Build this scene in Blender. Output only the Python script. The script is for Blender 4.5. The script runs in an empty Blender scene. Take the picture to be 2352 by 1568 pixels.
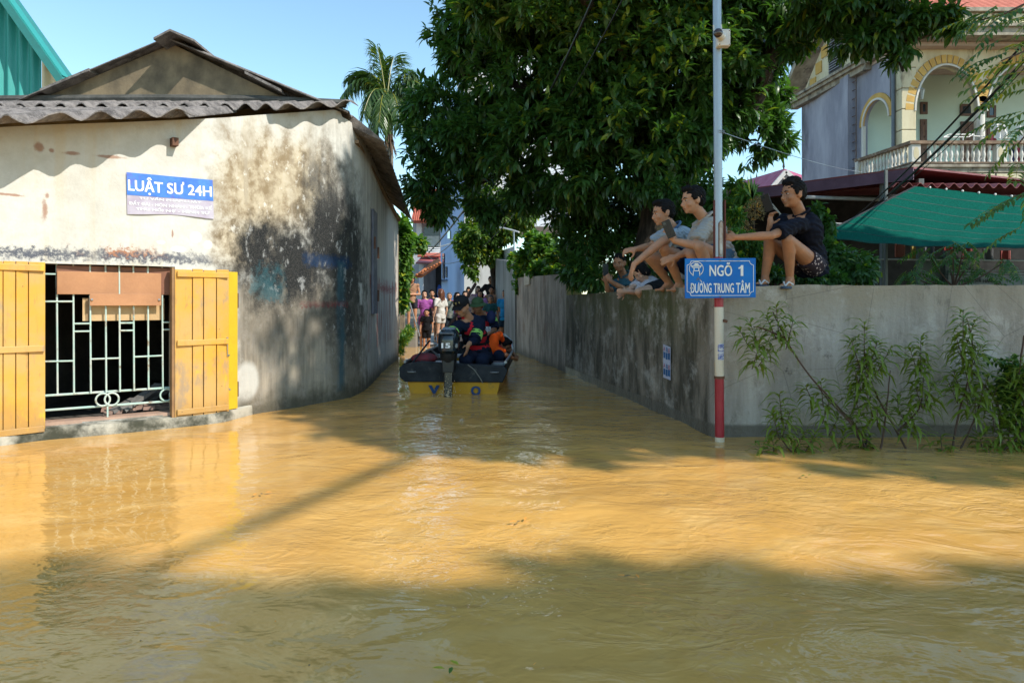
import bpy, bmesh, math, random
import numpy as np
from mathutils import Vector, Matrix, noise as mnoise

R = math.radians
scene = bpy.context.scene
col = scene.collection
rng = np.random.default_rng(7)
random.seed(7)

# ------------------------------------------------------------------ camera
# plan units: metres, water surface at z = 0, camera looks along +Y
F, CX, HY, CH = 1568.0, 1176.0, 695.0, 1.1
cam_data = bpy.data.cameras.new('camera')
cam_data.lens = 24.0
cam_data.sensor_width = 36.0
cam_data.shift_y = -0.0378
cam_data.clip_start = 0.05
cam_data.clip_end = 3000
cam = bpy.data.objects.new('camera', cam_data)
cam.location = (0, 0, CH)
cam.rotation_euler = (R(90), 0, 0)
col.objects.link(cam)
scene.camera = cam

# ------------------------------------------------------------------ sky and sun
SUN_EL = R(43)
SUN_DIR = Vector((0.85 * math.cos(SUN_EL), -0.527 * math.cos(SUN_EL), math.sin(SUN_EL))).normalized()
world = bpy.data.worlds.new('World')
scene.world = world
world.use_nodes = True
wn = world.node_tree.nodes
wl = world.node_tree.links
wn.clear()
w_out = wn.new('ShaderNodeOutputWorld')
w_bg = wn.new('ShaderNodeBackground')
w_sky = wn.new('ShaderNodeTexSky')
w_sky.sky_type = 'NISHITA'
w_sky.sun_disc = False
w_sky.sun_elevation = SUN_EL
w_sky.sun_rotation = math.atan2(SUN_DIR.x, SUN_DIR.y)
w_sky.air_density = 1.0
w_sky.dust_density = 0.25
w_sky.ozone_density = 1.0
w_bg.inputs['Strength'].default_value = 0.15
w_hsv = wn.new('ShaderNodeMix'); w_hsv.data_type = 'RGBA'; w_hsv.blend_type = 'MULTIPLY'; w_hsv.inputs[0].default_value = 1.0
w_hsv.inputs[7].default_value = (.91, 1.04, .96, 1)
wl.new(w_sky.outputs[0], w_hsv.inputs[6])
wl.new(w_hsv.outputs[2], w_bg.inputs['Color'])
wl.new(w_bg.outputs[0], w_out.inputs['Surface'])
sun_data = bpy.data.lights.new('sun', 'SUN')
sun_data.energy = 3.15
sun_data.angle = R(0.53)
sun_data.color = (1.0, 0.95, 0.86)
sun = bpy.data.objects.new('sun', sun_data)
sun.rotation_euler = (-SUN_DIR).to_track_quat('-Z', 'Y').to_euler()
sun.location = (20, -10, 30)
col.objects.link(sun)
scene.view_settings.view_transform = 'Standard'
scene.view_settings.look = 'None'
scene.view_settings.exposure = 0.90
scene.view_settings.gamma = 1.0
scene.view_settings.use_curve_mapping = False
scene.render.engine = 'CYCLES'
scene.cycles.max_bounces = 6
scene.cycles.transparent_max_bounces = 6
scene.cycles.use_denoising = True

# ------------------------------------------------------------------ helpers
def P(px, py, Y):
    """point of the place seen at plan position px, py and standing at distance Y"""
    return Vector(((px - CX) / F * Y, Y, CH + (HY - py) / F * Y))

def tag(o, label=None, cat=None, group=None, kind=None):
    if label: o['label'] = label
    if cat: o['category'] = cat
    if group: o['group'] = group
    if kind: o['kind'] = kind
    return o

def thing(name, label, cat, loc=(0, 0, 0), group=None):
    o = bpy.data.objects.new(name, None)
    o.empty_display_size = 0.1
    col.objects.link(o)
    o.location = loc
    return tag(o, label, cat, group)

def origin(o):
    v = Vector((0, 0, 0))
    while o is not None:
        v += o.location
        o = o.parent
    return v

def link(name, me, parent=None):
    o = bpy.data.objects.new(name, me)
    col.objects.link(o)
    if parent is not None: o.parent = parent
    return o

def smooth_all(me):
    me.polygons.foreach_set('use_smooth', [True] * len(me.polygons))

class MB:
    """collects shapes in plan coordinates; build() links them as one mesh object"""
    def __init__(s):
        s.v = []; s.f = []; s.m = []; s.cur = 0
    def _add(s, vs, fs):
        b = len(s.v)
        s.v.extend([tuple(x) for x in vs])
        for f in fs:
            s.f.append(tuple(b + i for i in f)); s.m.append(s.cur)
        return s
    def hexa(s, p):
        return s._add(p, [(0, 3, 2, 1), (4, 5, 6, 7), (0, 1, 5, 4), (1, 2, 6, 5), (2, 3, 7, 6), (3, 0, 4, 7)])
    def box(s, lo, hi):
        (a, b, c), (d, e, f) = lo, hi
        return s.hexa([(a, b, c), (d, b, c), (d, e, c), (a, e, c), (a, b, f), (d, b, f), (d, e, f), (a, e, f)])
    def obox(s, c, ax, ay, az):
        c = Vector(c); ax = Vector(ax); ay = Vector(ay); az = Vector(az)
        return s.hexa([c - ax - ay - az, c + ax - ay - az, c + ax + ay - az, c - ax + ay - az,
                       c - ax - ay + az, c + ax - ay + az, c + ax + ay + az, c - ax + ay + az])
    def beam(s, a, b, w, t, up=(0, 0, 1)):
        a = Vector(a); b = Vector(b); d = (b - a); l = d.length; d = d / max(l, 1e-6)
        side = d.cross(Vector(up))
        if side.length < 1e-4: side = d.cross(Vector((0, 1, 0)))
        side.normalize(); u = side.cross(d)
        return s.obox((a + b) / 2, d * l / 2, side * w / 2, u * t / 2)
    def tube(s, pts, rad, n=8, cap=True):
        pts = [Vector(p) for p in pts]
        if not hasattr(rad, '__len__'): rad = [rad] * len(pts)
        b = len(s.v); prev = None
        for i, p in enumerate(pts):
            d = (pts[min(i + 1, len(pts) - 1)] - pts[max(i - 1, 0)])
            if d.length < 1e-9: d = Vector((0, 0, 1))
            d.normalize()
            if prev is None:
                u = d.orthogonal().normalized()
            else:
                u = (prev - d * prev.dot(d))
                u = u.normalized() if u.length > 1e-6 else d.orthogonal().normalized()
            prev = u; w = d.cross(u)
            for k in range(n):
                a = 2 * math.pi * k / n
                s.v.append(tuple(p + (u * math.cos(a) + w * math.sin(a)) * rad[i]))
        for i in range(len(pts) - 1):
            for k in range(n):
                s.f.append((b + i * n + k, b + i * n + (k + 1) % n, b + (i + 1) * n + (k + 1) % n, b + (i + 1) * n + k)); s.m.append(s.cur)
        if cap:
            s.f.append(tuple(b + k for k in range(n))[::-1]); s.m.append(s.cur)
            e = b + (len(pts) - 1) * n
            s.f.append(tuple(e + k for k in range(n))); s.m.append(s.cur)
        return s
    def ball(s, c, r, seg=12, ring=8, rot=None):
        c = Vector(c)
        if not hasattr(r, '__len__'): r = (r, r, r)
        b = len(s.v)
        for i in range(ring + 1):
            t = math.pi * i / ring
            for k in range(seg):
                a = 2 * math.pi * k / seg
                q = Vector((r[0] * math.sin(t) * math.cos(a), r[1] * math.sin(t) * math.sin(a), r[2] * math.cos(t)))
                if rot is not None: q = rot @ q
                s.v.append(tuple(c + q))
        for i in range(ring):
            for k in range(seg):
                s.f.append((b + i * seg + k, b + (i + 1) * seg + k, b + (i + 1) * seg + (k + 1) % seg, b + i * seg + (k + 1) % seg)); s.m.append(s.cur)
        return s
    def lathe(s, base, prof, n=12, axis=None):
        base = Vector(base); b = len(s.v)
        for r, z in prof:
            for k in range(n):
                a = 2 * math.pi * k / n
                q = Vector((r * math.cos(a), r * math.sin(a), z))
                if axis is not None: q = axis @ q
                s.v.append(tuple(base + q))
        for i in range(len(prof) - 1):
            for k in range(n):
                s.f.append((b + i * n + k, b + i * n + (k + 1) % n, b + (i + 1) * n + (k + 1) % n, b + (i + 1) * n + k)); s.m.append(s.cur)
        s.f.append(tuple(b + k for k in range(n))[::-1]); s.m.append(s.cur)
        e = b + (len(prof) - 1) * n
        s.f.append(tuple(e + k for k in range(n))); s.m.append(s.cur)
        return s
    def prism(s, poly, d):
        """poly: list of 3D points, extruded by vector d"""
        n = len(poly); d = Vector(d); b = len(s.v)
        s.v.extend([tuple(Vector(p)) for p in poly]); s.v.extend([tuple(Vector(p) + d) for p in poly])
        s.f.append(tuple(b + k for k in range(n))); s.m.append(s.cur)
        s.f.append(tuple(b + n + k for k in range(n))[::-1]); s.m.append(s.cur)
        for k in range(n):
            s.f.append((b + k, b + n + k, b + n + (k + 1) % n, b + (k + 1) % n)); s.m.append(s.cur)
        return s
    def grid(s, fn, nu, nv, thick=None):
        """surface fn(u, v) over the unit square"""
        b = len(s.v)
        for j in range(nv + 1):
            for i in range(nu + 1):
                s.v.append(tuple(fn(i / nu, j / nv)))
        for j in range(nv):
            for i in range(nu):
                a = b + j * (nu + 1) + i
                s.f.append((a, a + 1, a + nu + 2, a + nu + 1)); s.m.append(s.cur)
        if thick is not None:
            t = Vector(thick)
            c = len(s.v)
            s.v.extend([tuple(Vector(q) + t) for q in s.v[b:c]])
            for j in range(nv):
                for i in range(nu):
                    a = c + j * (nu + 1) + i
                    s.f.append((a, a + nu + 1, a + nu + 2, a + 1)); s.m.append(s.cur)
            def edge(k): # rim
                for x, y in zip(k[:-1], k[1:]):
                    s.f.append((b + x, c + x, c + y, b + y)); s.m.append(s.cur)
            edge(list(range(nu + 1)))
            edge([(nv) * (nu + 1) + i for i in range(nu, -1, -1)])
            edge([j * (nu + 1) + nu for j in range(nv + 1)])
            edge([j * (nu + 1) for j in range(nv, -1, -1)])
        return s
    def build(s, name, mats, parent=None, smooth=False, bevel=0, recalc=True):
        off = origin(parent) if parent is not None else Vector((0, 0, 0))
        me = bpy.data.meshes.new(name)
        vs = np.array(s.v, dtype=float) - np.array(off)
        me.from_pydata([tuple(x) for x in vs], [], s.f)
        if not isinstance(mats, (list, tuple)): mats = [mats]
        for m in mats: me.materials.append(m)
        if len(mats) > 1: me.polygons.foreach_set('material_index', s.m)
        if recalc:
            bm = bmesh.new(); bm.from_mesh(me)
            bmesh.ops.recalc_face_normals(bm, faces=bm.faces)
            bm.to_mesh(me); bm.free()
        if smooth:
            smooth_all(me)
            try: me.set_sharp_from_angle(angle=R(38))
            except Exception: pass
        o = link(name, me, parent)
        if bevel:
            md = o.modifiers.new('bevel', 'BEVEL'); md.width = bevel; md.segments = 2; md.limit_method = 'ANGLE'; md.angle_limit = R(40)
        return o

def np_mesh(name, verts, faces, mats, parent=None, smooth=False, kind=None):
    """verts (n,3), faces (m,k) arrays of equal-sized faces"""
    off = np.array(origin(parent)) if parent is not None else np.zeros(3)
    verts = np.asarray(verts, dtype=np.float32) - off
    faces = np.asarray(faces, dtype=np.int32)
    me = bpy.data.meshes.new(name)
    me.vertices.add(len(verts)); me.vertices.foreach_set('co', verts.astype(np.float32).ravel())
    m, k = faces.shape
    me.loops.add(m * k); me.loops.foreach_set('vertex_index', faces.ravel())
    me.polygons.add(m); me.polygons.foreach_set('loop_start', np.arange(0, m * k, k, dtype=np.int32))
    me.update(calc_edges=True)
    if not isinstance(mats, (list, tuple)): mats = [mats]
    for x in mats: me.materials.append(x)
    if smooth: smooth_all(me)
    o = link(name, me, parent)
    if kind: o['kind'] = kind
    return o

# ------------------------------------------------------------------ materials
class NT:
    def __init__(s, name):
        s.mat = bpy.data.materials.new(name); s.mat.use_nodes = True
        s.t = s.mat.node_tree; s.n = s.t.nodes; s.l = s.t.links
        s.b = s.n['Principled BSDF']; s.out = s.n['Material Output']
        s.tc = s.n.new('ShaderNodeTexCoord')
        s.geo = s.n.new('ShaderNodeNewGeometry')
        s.pos = s.geo.outputs['Position']
    def _in(s, sock, v):
        if isinstance(v, bpy.types.NodeSocket): s.l.new(v, sock)
        elif v is not None:
            if sock.type == 'RGBA' and len(v) == 3: v = (*v, 1)
            sock.default_value = v
    def set(s, **k):
        for a, v in k.items():
            s._in(s.b.inputs[a.replace('_', ' ')], v)
        return s
    def map(s, vec, scale=(1, 1, 1), loc=(0, 0, 0), rot=(0, 0, 0)):
        n = s.n.new('ShaderNodeMapping'); s.l.new(vec, n.inputs[0])
        n.inputs['Scale'].default_value = scale; n.inputs['Location'].default_value = loc; n.inputs['Rotation'].default_value = rot
        return n.outputs[0]
    def noise(s, scale=5, detail=4, rough=.55, vec=None, dist=0, color=False):
        n = s.n.new('ShaderNodeTexNoise'); s.l.new(vec if vec is not None else s.pos, n.inputs['Vector'])
        n.inputs['Scale'].default_value = scale; n.inputs['Detail'].default_value = detail
        n.inputs['Roughness'].default_value = rough; n.inputs['Distortion'].default_value = dist
        return n.outputs['Color' if color else 'Fac']
    def vor(s, scale=5, vec=None, feat='F1', out='Distance'):
        n = s.n.new('ShaderNodeTexVoronoi'); s.l.new(vec if vec is not None else s.pos, n.inputs['Vector'])
        n.feature = feat; n.inputs['Scale'].default_value = scale
        return n.outputs[out]
    def m(s, op, a, b=None, c=None, clamp=False):
        n = s.n.new('ShaderNodeMath'); n.operation = op; n.use_clamp = clamp
        s._in(n.inputs[0], a)
        if b is not None: s._in(n.inputs[1], b)
        if c is not None: s._in(n.inputs[2], c)
        return n.outputs[0]
    def ramp(s, v, lo, hi, a=0.0, b=1.0):
        n = s.n.new('ShaderNodeMapRange'); n.clamp = True; n.interpolation_type = 'SMOOTHSTEP'
        s._in(n.inputs[0], v)
        for i, x in enumerate((lo, hi, a, b)): s._in(n.inputs[i + 1], x)
        return n.outputs[0]
    def mix(s, f, a, b, mode='MIX'):
        n = s.n.new('ShaderNodeMix'); n.data_type = 'RGBA'; n.blend_type = mode
        s._in(n.inputs[0], f); s._in(n.inputs[6], a); s._in(n.inputs[7], b)
        return n.outputs[2]
    def xyz(s, v):
        n = s.n.new('ShaderNodeSeparateXYZ'); s.l.new(v, n.inputs[0]); return n.outputs
    def bump(s, h, strength=.3, dist=.01, prev=None):
        n = s.n.new('ShaderNodeBump'); n.inputs['Strength'].default_value = strength; n.inputs['Distance'].default_value = dist
        s.l.new(h, n.inputs['Height'])
        if prev is not None: s.l.new(prev, n.inputs['Normal'])
        s.l.new(n.outputs[0], s.b.inputs['Normal'])
        return n.outputs[0]

_mats = {}
def mat(name, c, c2=None, rough=.75, scale=6, streak=0, bump=.25, bscale=60, metal=0, spec=.4, contrast=.25, c3=None, s3=1.2):
    """a weathered paint / plaster / cloth kind of surface"""
    if name in _mats: return _mats[name]
    t = NT(name)
    vec = t.map(t.pos, (1, 1, 1.0 / (1 + streak)))
    if c2 is None: c2 = tuple(x * .72 for x in c)
    a = t.noise(scale, 6, .62, vec)
    f = t.ramp(a, .5 - contrast, .5 + contrast)
    base = t.mix(f, c2, c)
    if c3 is not None:
        b3 = t.ramp(t.noise(s3, 5, .65, t.map(t.pos, (1, 1, 1 / (1 + streak)), (3.1, 7.7, 1.3))), .55, .7)
        base = t.mix(b3, base, c3)
    fine = t.noise(bscale, 3, .6)
    base = t.mix(.25, base, t.mix(fine, (.25, .25, .25), (.75, .75, .75)), 'SOFT_LIGHT')
    t.set(Base_Color=base, Roughness=t.ramp(a, .2, .8, min(rough + .12, 1), max(rough - .1, .03)), Metallic=metal)
    t.b.inputs['Specular IOR Level'].default_value = spec
    if bump: t.bump(fine, bump, .004)
    _mats[name] = t.mat
    return t.mat

def leaf_mat(name, c, c2, trans=.35, rough=.42, yellow=.06):
    t = NT(name)
    r = t.geo.outputs['Random Per Island']
    base = t.mix(r, c, c2)
    base = t.mix(t.ramp(t.noise(1.3, 3, .6), .4, .65), base, t.mix(.6, c2, c))
    yel = t.m('GREATER_THAN', t.m('FRACT', t.m('MULTIPLY', r, 37.7)), 1 - yellow)
    base = t.mix(yel, base, (c2[0] * 2.6 + .02, c2[1] * 1.7, c2[2] * .8))
    t.set(Base_Color=base, Roughness=rough)
    t.b.inputs['Specular IOR Level'].default_value = .45
    tr = t.n.new('ShaderNodeBsdfTranslucent')
    t.l.new(t.mix(1.0, base, (1.6, 1.75, .7, 1), 'MULTIPLY'), tr.inputs[0])
    mx = t.n.new('ShaderNodeMixShader'); mx.inputs[0].default_value = trans
    t.l.new(t.b.outputs[0], mx.inputs[1]); t.l.new(tr.outputs[0], mx.inputs[2])
    t.l.new(mx.outputs[0], t.out.inputs['Surface'])
    return t.mat

# text turned into mesh and laid on a surface fn(u, v)
def text_raw(body, bold=0.0):
    c = bpy.data.curves.new('text', 'FONT'); c.body = body; c.size = 1; c.resolution_u = 3
    o = bpy.data.objects.new('text', c); col.objects.link(o)
    dg = bpy.context.evaluated_depsgraph_get()
    me = bpy.data.meshes.new_from_object(o.evaluated_get(dg))
    bpy.data.objects.remove(o); bpy.data.curves.remove(c)
    v = np.array([x.co[:2] for x in me.vertices]); f = [tuple(p.vertices) for p in me.polygons]
    bpy.data.meshes.remove(me)
    n = len(v); k = bold * .8
    sh = [(0, 0)] if not bold else [(-k, -k * .6), (k, -k * .6), (-k, k * .6), (k, k * .6)]
    V = np.concatenate([v + np.array(s) for s in sh]); Fs = [tuple(i + n * j for i in q) for j in range(len(sh)) for q in f]
    lay = np.repeat(np.arange(len(sh)), n)
    V -= V.min(0); h = V.max(0)
    return V / h, Fs, lay

def text_on(body, fn, u0, u1, v0, v1, name, m, parent, bold=.02):
    v, f, lay = text_raw(body, bold)
    off = origin(parent)
    P0, PU, PV = Vector(fn(u0, v0)), Vector(fn(u1, v0)), Vector(fn(u0, v1))
    nn = (PU - P0).cross(PV - P0).normalized() * .00008
    if nn.dot(Vector((0, 0, CH)) - P0) < 0: nn = -nn
    me = bpy.data.meshes.new(name)
    me.from_pydata([tuple(Vector(fn(u0 + a * (u1 - u0), v0 + b * (v1 - v0))) + nn * int(k) - off) for (a, b), k in zip(v, lay)], [], f)
    me.materials.append(m)
    return link(name, me, parent)

# leaves: many small folded blades in one mesh
def blades(pos, dirs, nrm, ln, wd, droop=.25):
    """arrays (n,3) positions, directions, normals; (n,) length and width -> verts, tri faces"""
    n = len(pos)
    d = dirs / np.linalg.norm(dirs, axis=1, keepdims=True)
    side = np.cross(d, nrm); side /= np.linalg.norm(side, axis=1, keepdims=True) + 1e-9
    up = np.cross(side, d)
    L = ln[:, None]; W = wd[:, None]
    base = pos
    m1 = pos + d * L * .38 + up * W * .02
    l1 = m1 + side * W * .5 + up * W * .16
    r1 = m1 - side * W * .5 + up * W * .16
    m2 = pos + d * L * .72 - up * L * droop * .25
    l2 = m2 + side * W * .36 + up * W * .1
    r2 = m2 - side * W * .36 + up * W * .1
    tip = pos + d * L - up * L * droop
    V = np.stack([base, l1, m1, r1, l2, m2, r2, tip], 1).reshape(-1, 3)
    T = np.array([(0, 2, 1), (0, 3, 2), (1, 2, 4), (2, 5, 4), (2, 3, 5), (3, 6, 5), (4, 5, 7), (5, 6, 7)])
    Fc = (T[None] + (np.arange(n) * 8)[:, None, None]).reshape(-1, 3)
    return V, Fc

def simple_blades(pos, dirs, nrm, ln, wd):
    n = len(pos)
    d = dirs / (np.linalg.norm(dirs, axis=1, keepdims=True) + 1e-9)
    side = np.cross(d, nrm); side /= np.linalg.norm(side, axis=1, keepdims=True) + 1e-9
    up = np.cross(side, d)
    L = ln[:, None]; W = wd[:, None]
    m = pos + d * L * .45
    V = np.stack([pos, m + side * W * .5, pos + d * L - up * L * .12, m - side * W * .5], 1).reshape(-1, 3)
    Fc = (np.array([(0, 1, 2), (0, 2, 3)])[None] + (np.arange(n) * 4)[:, None, None]).reshape(-1, 3)
    return V, Fc

def unit(n, g=rng):
    v = g.normal(size=(n, 3)); return v / np.linalg.norm(v, axis=1, keepdims=True)

def whorls(centres, outdir, per=8, ln=.16, wd=.05, g=rng, jitter=.25, sag=.35):
    """clusters of leaves fanning from twig ends"""
    n = len(centres)
    c = np.repeat(centres, per, 0); o = np.repeat(outdir, per, 0)
    d = unit(n * per, g) * .85 + o * .75
    d[:, 2] -= sag
    d /= np.linalg.norm(d, axis=1, keepdims=True)
    start = c + unit(n * per, g) * ln * .18 - o * (g.random((n * per, 1)) * ln * .7)
    nr = np.tile(np.array([0, 0, 1.0]), (n * per, 1)) + unit(n * per, g) * .55
    L = ln * (1 + (g.random(n * per) - .5) * 2 * jitter)
    return start, d, nr, L, L * (wd / ln) * (.85 + .3 * g.random(n * per))

def crown_points(blobs, dens, g=rng, shell=.55):
    """points and outward directions in a list of ellipsoids (centre, radii)"""
    C = []; O = []
    for c, r in blobs:
        c = np.array(c, float); r = np.array(r, float) * np.ones(3)
        n = max(4, int(dens * (r[0] * r[1] + r[1] * r[2] + r[0] * r[2]) / 3 * 4))
        u = unit(n, g)
        k = (shell ** 3 + (1 - shell ** 3) * g.random(n)) ** (1 / 3)
        k *= 1 + .14 * np.sin(u[:, 0] * 7 + c[0] * 3) * np.cos(u[:, 1] * 6 + c[1] * 5)
        C.append(c + u * r * k[:, None]); O.append(u * (1 / r) / np.linalg.norm(u / r, axis=1, keepdims=True))
    return np.concatenate(C), np.concatenate(O)
# ================================================================== water and ground
def water_mat():
    t = NT('muddy_water')
    big = t.noise(.55, 4, .6, dist=.6)
    silt = t.mix(t.ramp(big, .35, .7), (.55, .29, .072), (.63, .355, .100))
    silt = t.mix(t.ramp(t.noise(2.6, 5, .65, t.map(t.pos, (1, 1.6, 1))), .45, .75), silt, (.64, .38, .125))
    t.set(Base_Color=silt, Roughness=.045, IOR=1.33)
    t.b.inputs['Specular IOR Level'].default_value = .8
    xyz = t.xyz(t.pos)
    # livelier water in the middle of the alley mouth and to the right
    calm = t.ramp(t.m('ADD', xyz[0], t.m('MULTIPLY', t.noise(.8, 3), 1.4)), -1.6, .6, .38, 1.0)
    v1 = t.map(t.pos, (1.0, 1.5, 1), rot=(0, 0, .5))
    h1 = t.noise(2.3, 3, .5, v1, dist=.8)
    h2 = t.noise(9.0, 3, .55, t.map(t.pos, (1, 1.3, 1), rot=(0, 0, -.35)), dist=.6)
    h3 = t.noise(30.0, 2, .5, t.map(t.pos, (1, 1.4, 1)), dist=.3)
    patch = t.ramp(t.noise(.75, 3, .6, t.map(t.pos, (1, 1.4, 1), (4, 2, 0))), .38, .66, .25, 1.6)
    h4 = t.m('ABSOLUTE', t.m('SUBTRACT', t.noise(4.6, 2, .5, t.map(t.pos, (1.0, 1.7, 1), rot=(0, 0, .9)), dist=1.4), .5))
    h = t.m('ADD', t.m('ADD', t.m('MULTIPLY', h1, 1.1), t.m('MULTIPLY', t.m('MULTIPLY', h4, -.45), patch)), t.m('ADD', t.m('MULTIPLY', t.m('MULTIPLY', h2, .26), patch), t.m('MULTIPLY', h3, t.ramp(t.noise(1.1, 3, .6),   .55, .72, .0, .06))))
    h = t.m('MULTIPLY', h, calm)
    t.bump(h, .42, .05)
    return t.mat

wx = np.concatenate([np.linspace(-60, -9, 12)[:-1], np.linspace(-9, 9, 300), np.linspace(9, 60, 12)[1:]])
wy = np.concatenate([np.linspace(-30, -1, 20)[:-1], np.linspace(-1, 12, 340), np.linspace(12, 24, 60)[1:], np.linspace(24, 90, 10)[1:]])
GX, GY = np.meshgrid(wx, wy)
GZ = np.zeros_like(GX)
wg = np.random.default_rng(3)
for k in range(34):
    lam = .34 * (5 ** wg.random()); th = wg.normal(1.2, .8); ph = wg.random() * 6.3
    kx = math.cos(th) * 2 * math.pi / lam; ky = math.sin(th) * 2 * math.pi / lam
    GZ += .00095 * lam * np.sin(kx * GX + ky * GY + ph + 1.2 * np.sin(.9 * GX + .7 * GY + k))
amp = .35 + .9 / (1 + np.exp(-(GX + .3) * 1.6)) + .8 * np.exp(-((GX - .2) / 1.1) ** 2 - ((GY - 4.5) / 2.2) ** 2)
GZ *= amp
# wake behind the boat: two diverging ridges and a churned centre
bx, by = -.95, 8.0
for sgn in (-1, 1):
    dl = (GX - bx) - sgn * (by - GY) * .34
    GZ += np.where(GY < by, .010 * np.sin((by - GY) * 9) * np.exp(-(dl / .16) ** 2) * np.exp(-(by - GY) / 3.0), 0)
GZ += .012 * np.exp(-((GX - bx) / .3) ** 2 - ((GY - by + .35) / .3) ** 2) * np.sin(GX * 25) * np.cos(GY * 21)
GZ[np.abs(GX) > 9.5] = 0; GZ[(GY > 23) | (GY < -1)] = 0
nx, ny = len(wx), len(wy)
idx = np.arange(nx * ny).reshape(ny, nx)
fq = np.stack([idx[:-1, :-1], idx[:-1, 1:], idx[1:, 1:], idx[1:, :-1]], -1).reshape(-1, 4)
water = np_mesh('water', np.stack([GX.ravel(), GY.ravel(), GZ.ravel()], 1), fq, water_mat(), smooth=True, kind='structure')

ground_m = mat('earth', (.16, .12, .08), (.10, .08, .055), scale=1.5, rough=.95, bump=.6, bscale=20)
concrete_m = mat('alley_concrete', (.34, .32, .29), (.20, .19, .17), scale=1.1, rough=.9, c3=(.25, .22, .17), bump=.4)
g = MB()
def gz(x, y):
    z = -.7
    if y > 15: z = -.7 + min(1, (y - 15) / 2.6) * .72
    return z
gx = [-1500, -200, -60, -20, -8, -3, 0, 2, 5, 9, 20, 60, 200, 1500]
gy = [-1500, -200, -40, -5, 5, 10, 15, 16, 17, 17.6, 19, 25, 40, 90, 300, 1500]
g.grid(lambda u, v: (gx[int(round(u * 13))], gy[int(round(v * 15))], gz(0, gy[int(round(v * 15))])), 13, 15)
tag(g.build('ground', ground_m), kind='structure')
a = MB()
def alley(u, v):
    y = 16.2 + 26 * v
    z = -.35 + min(1, (y - 16.2) / 1.5) * .39 + max(0, y - 18) * .012
    return (-2.6 + 2.9 * u + .02 * math.sin(y), y, z)
a.grid(alley, 12, 60)
tag(a.build('alley_path', concrete_m), kind='structure')
gd = MB(); gd.box((1.9, 5.85, -.6), (30, 23, .10))
tag(gd.build('garden_ground', ground_m), kind='structure')
gd = MB(); gd.box((-20, 13.7, -.6), (-2.9, 40, .05))
tag(gd.build('yard_ground', ground_m), kind='structure')

# ================================================================== old house on the left
PXT = [-326, 0, 97, 284, 504, 590, 675, 760, 803, 831, 850, 874, 895, 914]
PYT = [1054, 1020, 1006, 991, 967, 950, 936, 921, 913, 901, 886, 859, 840, 824]
raw = []
for i in range(len(PXT) - 1):
    for k in range(24):
        px = PXT[i] + (PXT[i + 1] - PXT[i]) * k / 24; py = PYT[i] + (PYT[i + 1] - PYT[i]) * k / 24
        Y = F * CH / (py - HY); raw.append(((px - CX) / F * Y, Y))
raw.append(((914 - CX) / F * F * CH / (824 - HY), F * CH / (824 - HY)))
raw = np.array(raw)
sl = np.concatenate([[0], np.cumsum(np.hypot(*np.diff(raw, axis=0).T))])
WS = np.arange(0, sl[-1], .03)
wxy = np.stack([np.interp(WS, sl, raw[:, 0]), np.interp(WS, sl, raw[:, 1])], 1)
ker = np.hanning(17); ker /= ker.sum()
pad = np.concatenate([wxy[:1] + (wxy[0] - wxy[1]) * np.arange(8, 0, -1)[:, None], wxy, wxy[-1:] + (wxy[-1] - wxy[-2]) * np.arange(1, 9)[:, None]])
WXY = np.stack([np.convolve(pad[:, 0], ker, 'valid'), np.convolve(pad[:, 1], ker, 'valid')], 1)
tan = np.gradient(WXY, axis=0); tan /= np.linalg.norm(tan, axis=1, keepdims=True)
WN = np.stack([tan[:, 1], -tan[:, 0]], 1)            # outward
WPX = CX + WXY[:, 0] / WXY[:, 1] * F
_front = np.argmax(WPX > 914) or len(WPX)
def W_i(px):
    return float(np.interp(px, np.maximum.accumulate(WPX), np.arange(len(WPX))))
def W(px, z, off=0.0):
    i = W_i(px)
    x = np.interp(i, np.arange(len(WPX)), WXY[:, 0]); y = np.interp(i, np.arange(len(WPX)), WXY[:, 1])
    nx_ = np.interp(i, np.arange(len(WPX)), WN[:, 0]); ny_ = np.interp(i, np.arange(len(WPX)), WN[:, 1])
    return Vector((x + nx_ * off, y + ny_ * off, z))
def Wp(px, py, off=0.0):
    q = W(px, 0)
    return W(px, CH + (HY - py) / F * q.y, off)
def Wz(px, py):
    return CH + (HY - py) / F * W(px, 0).y

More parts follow.
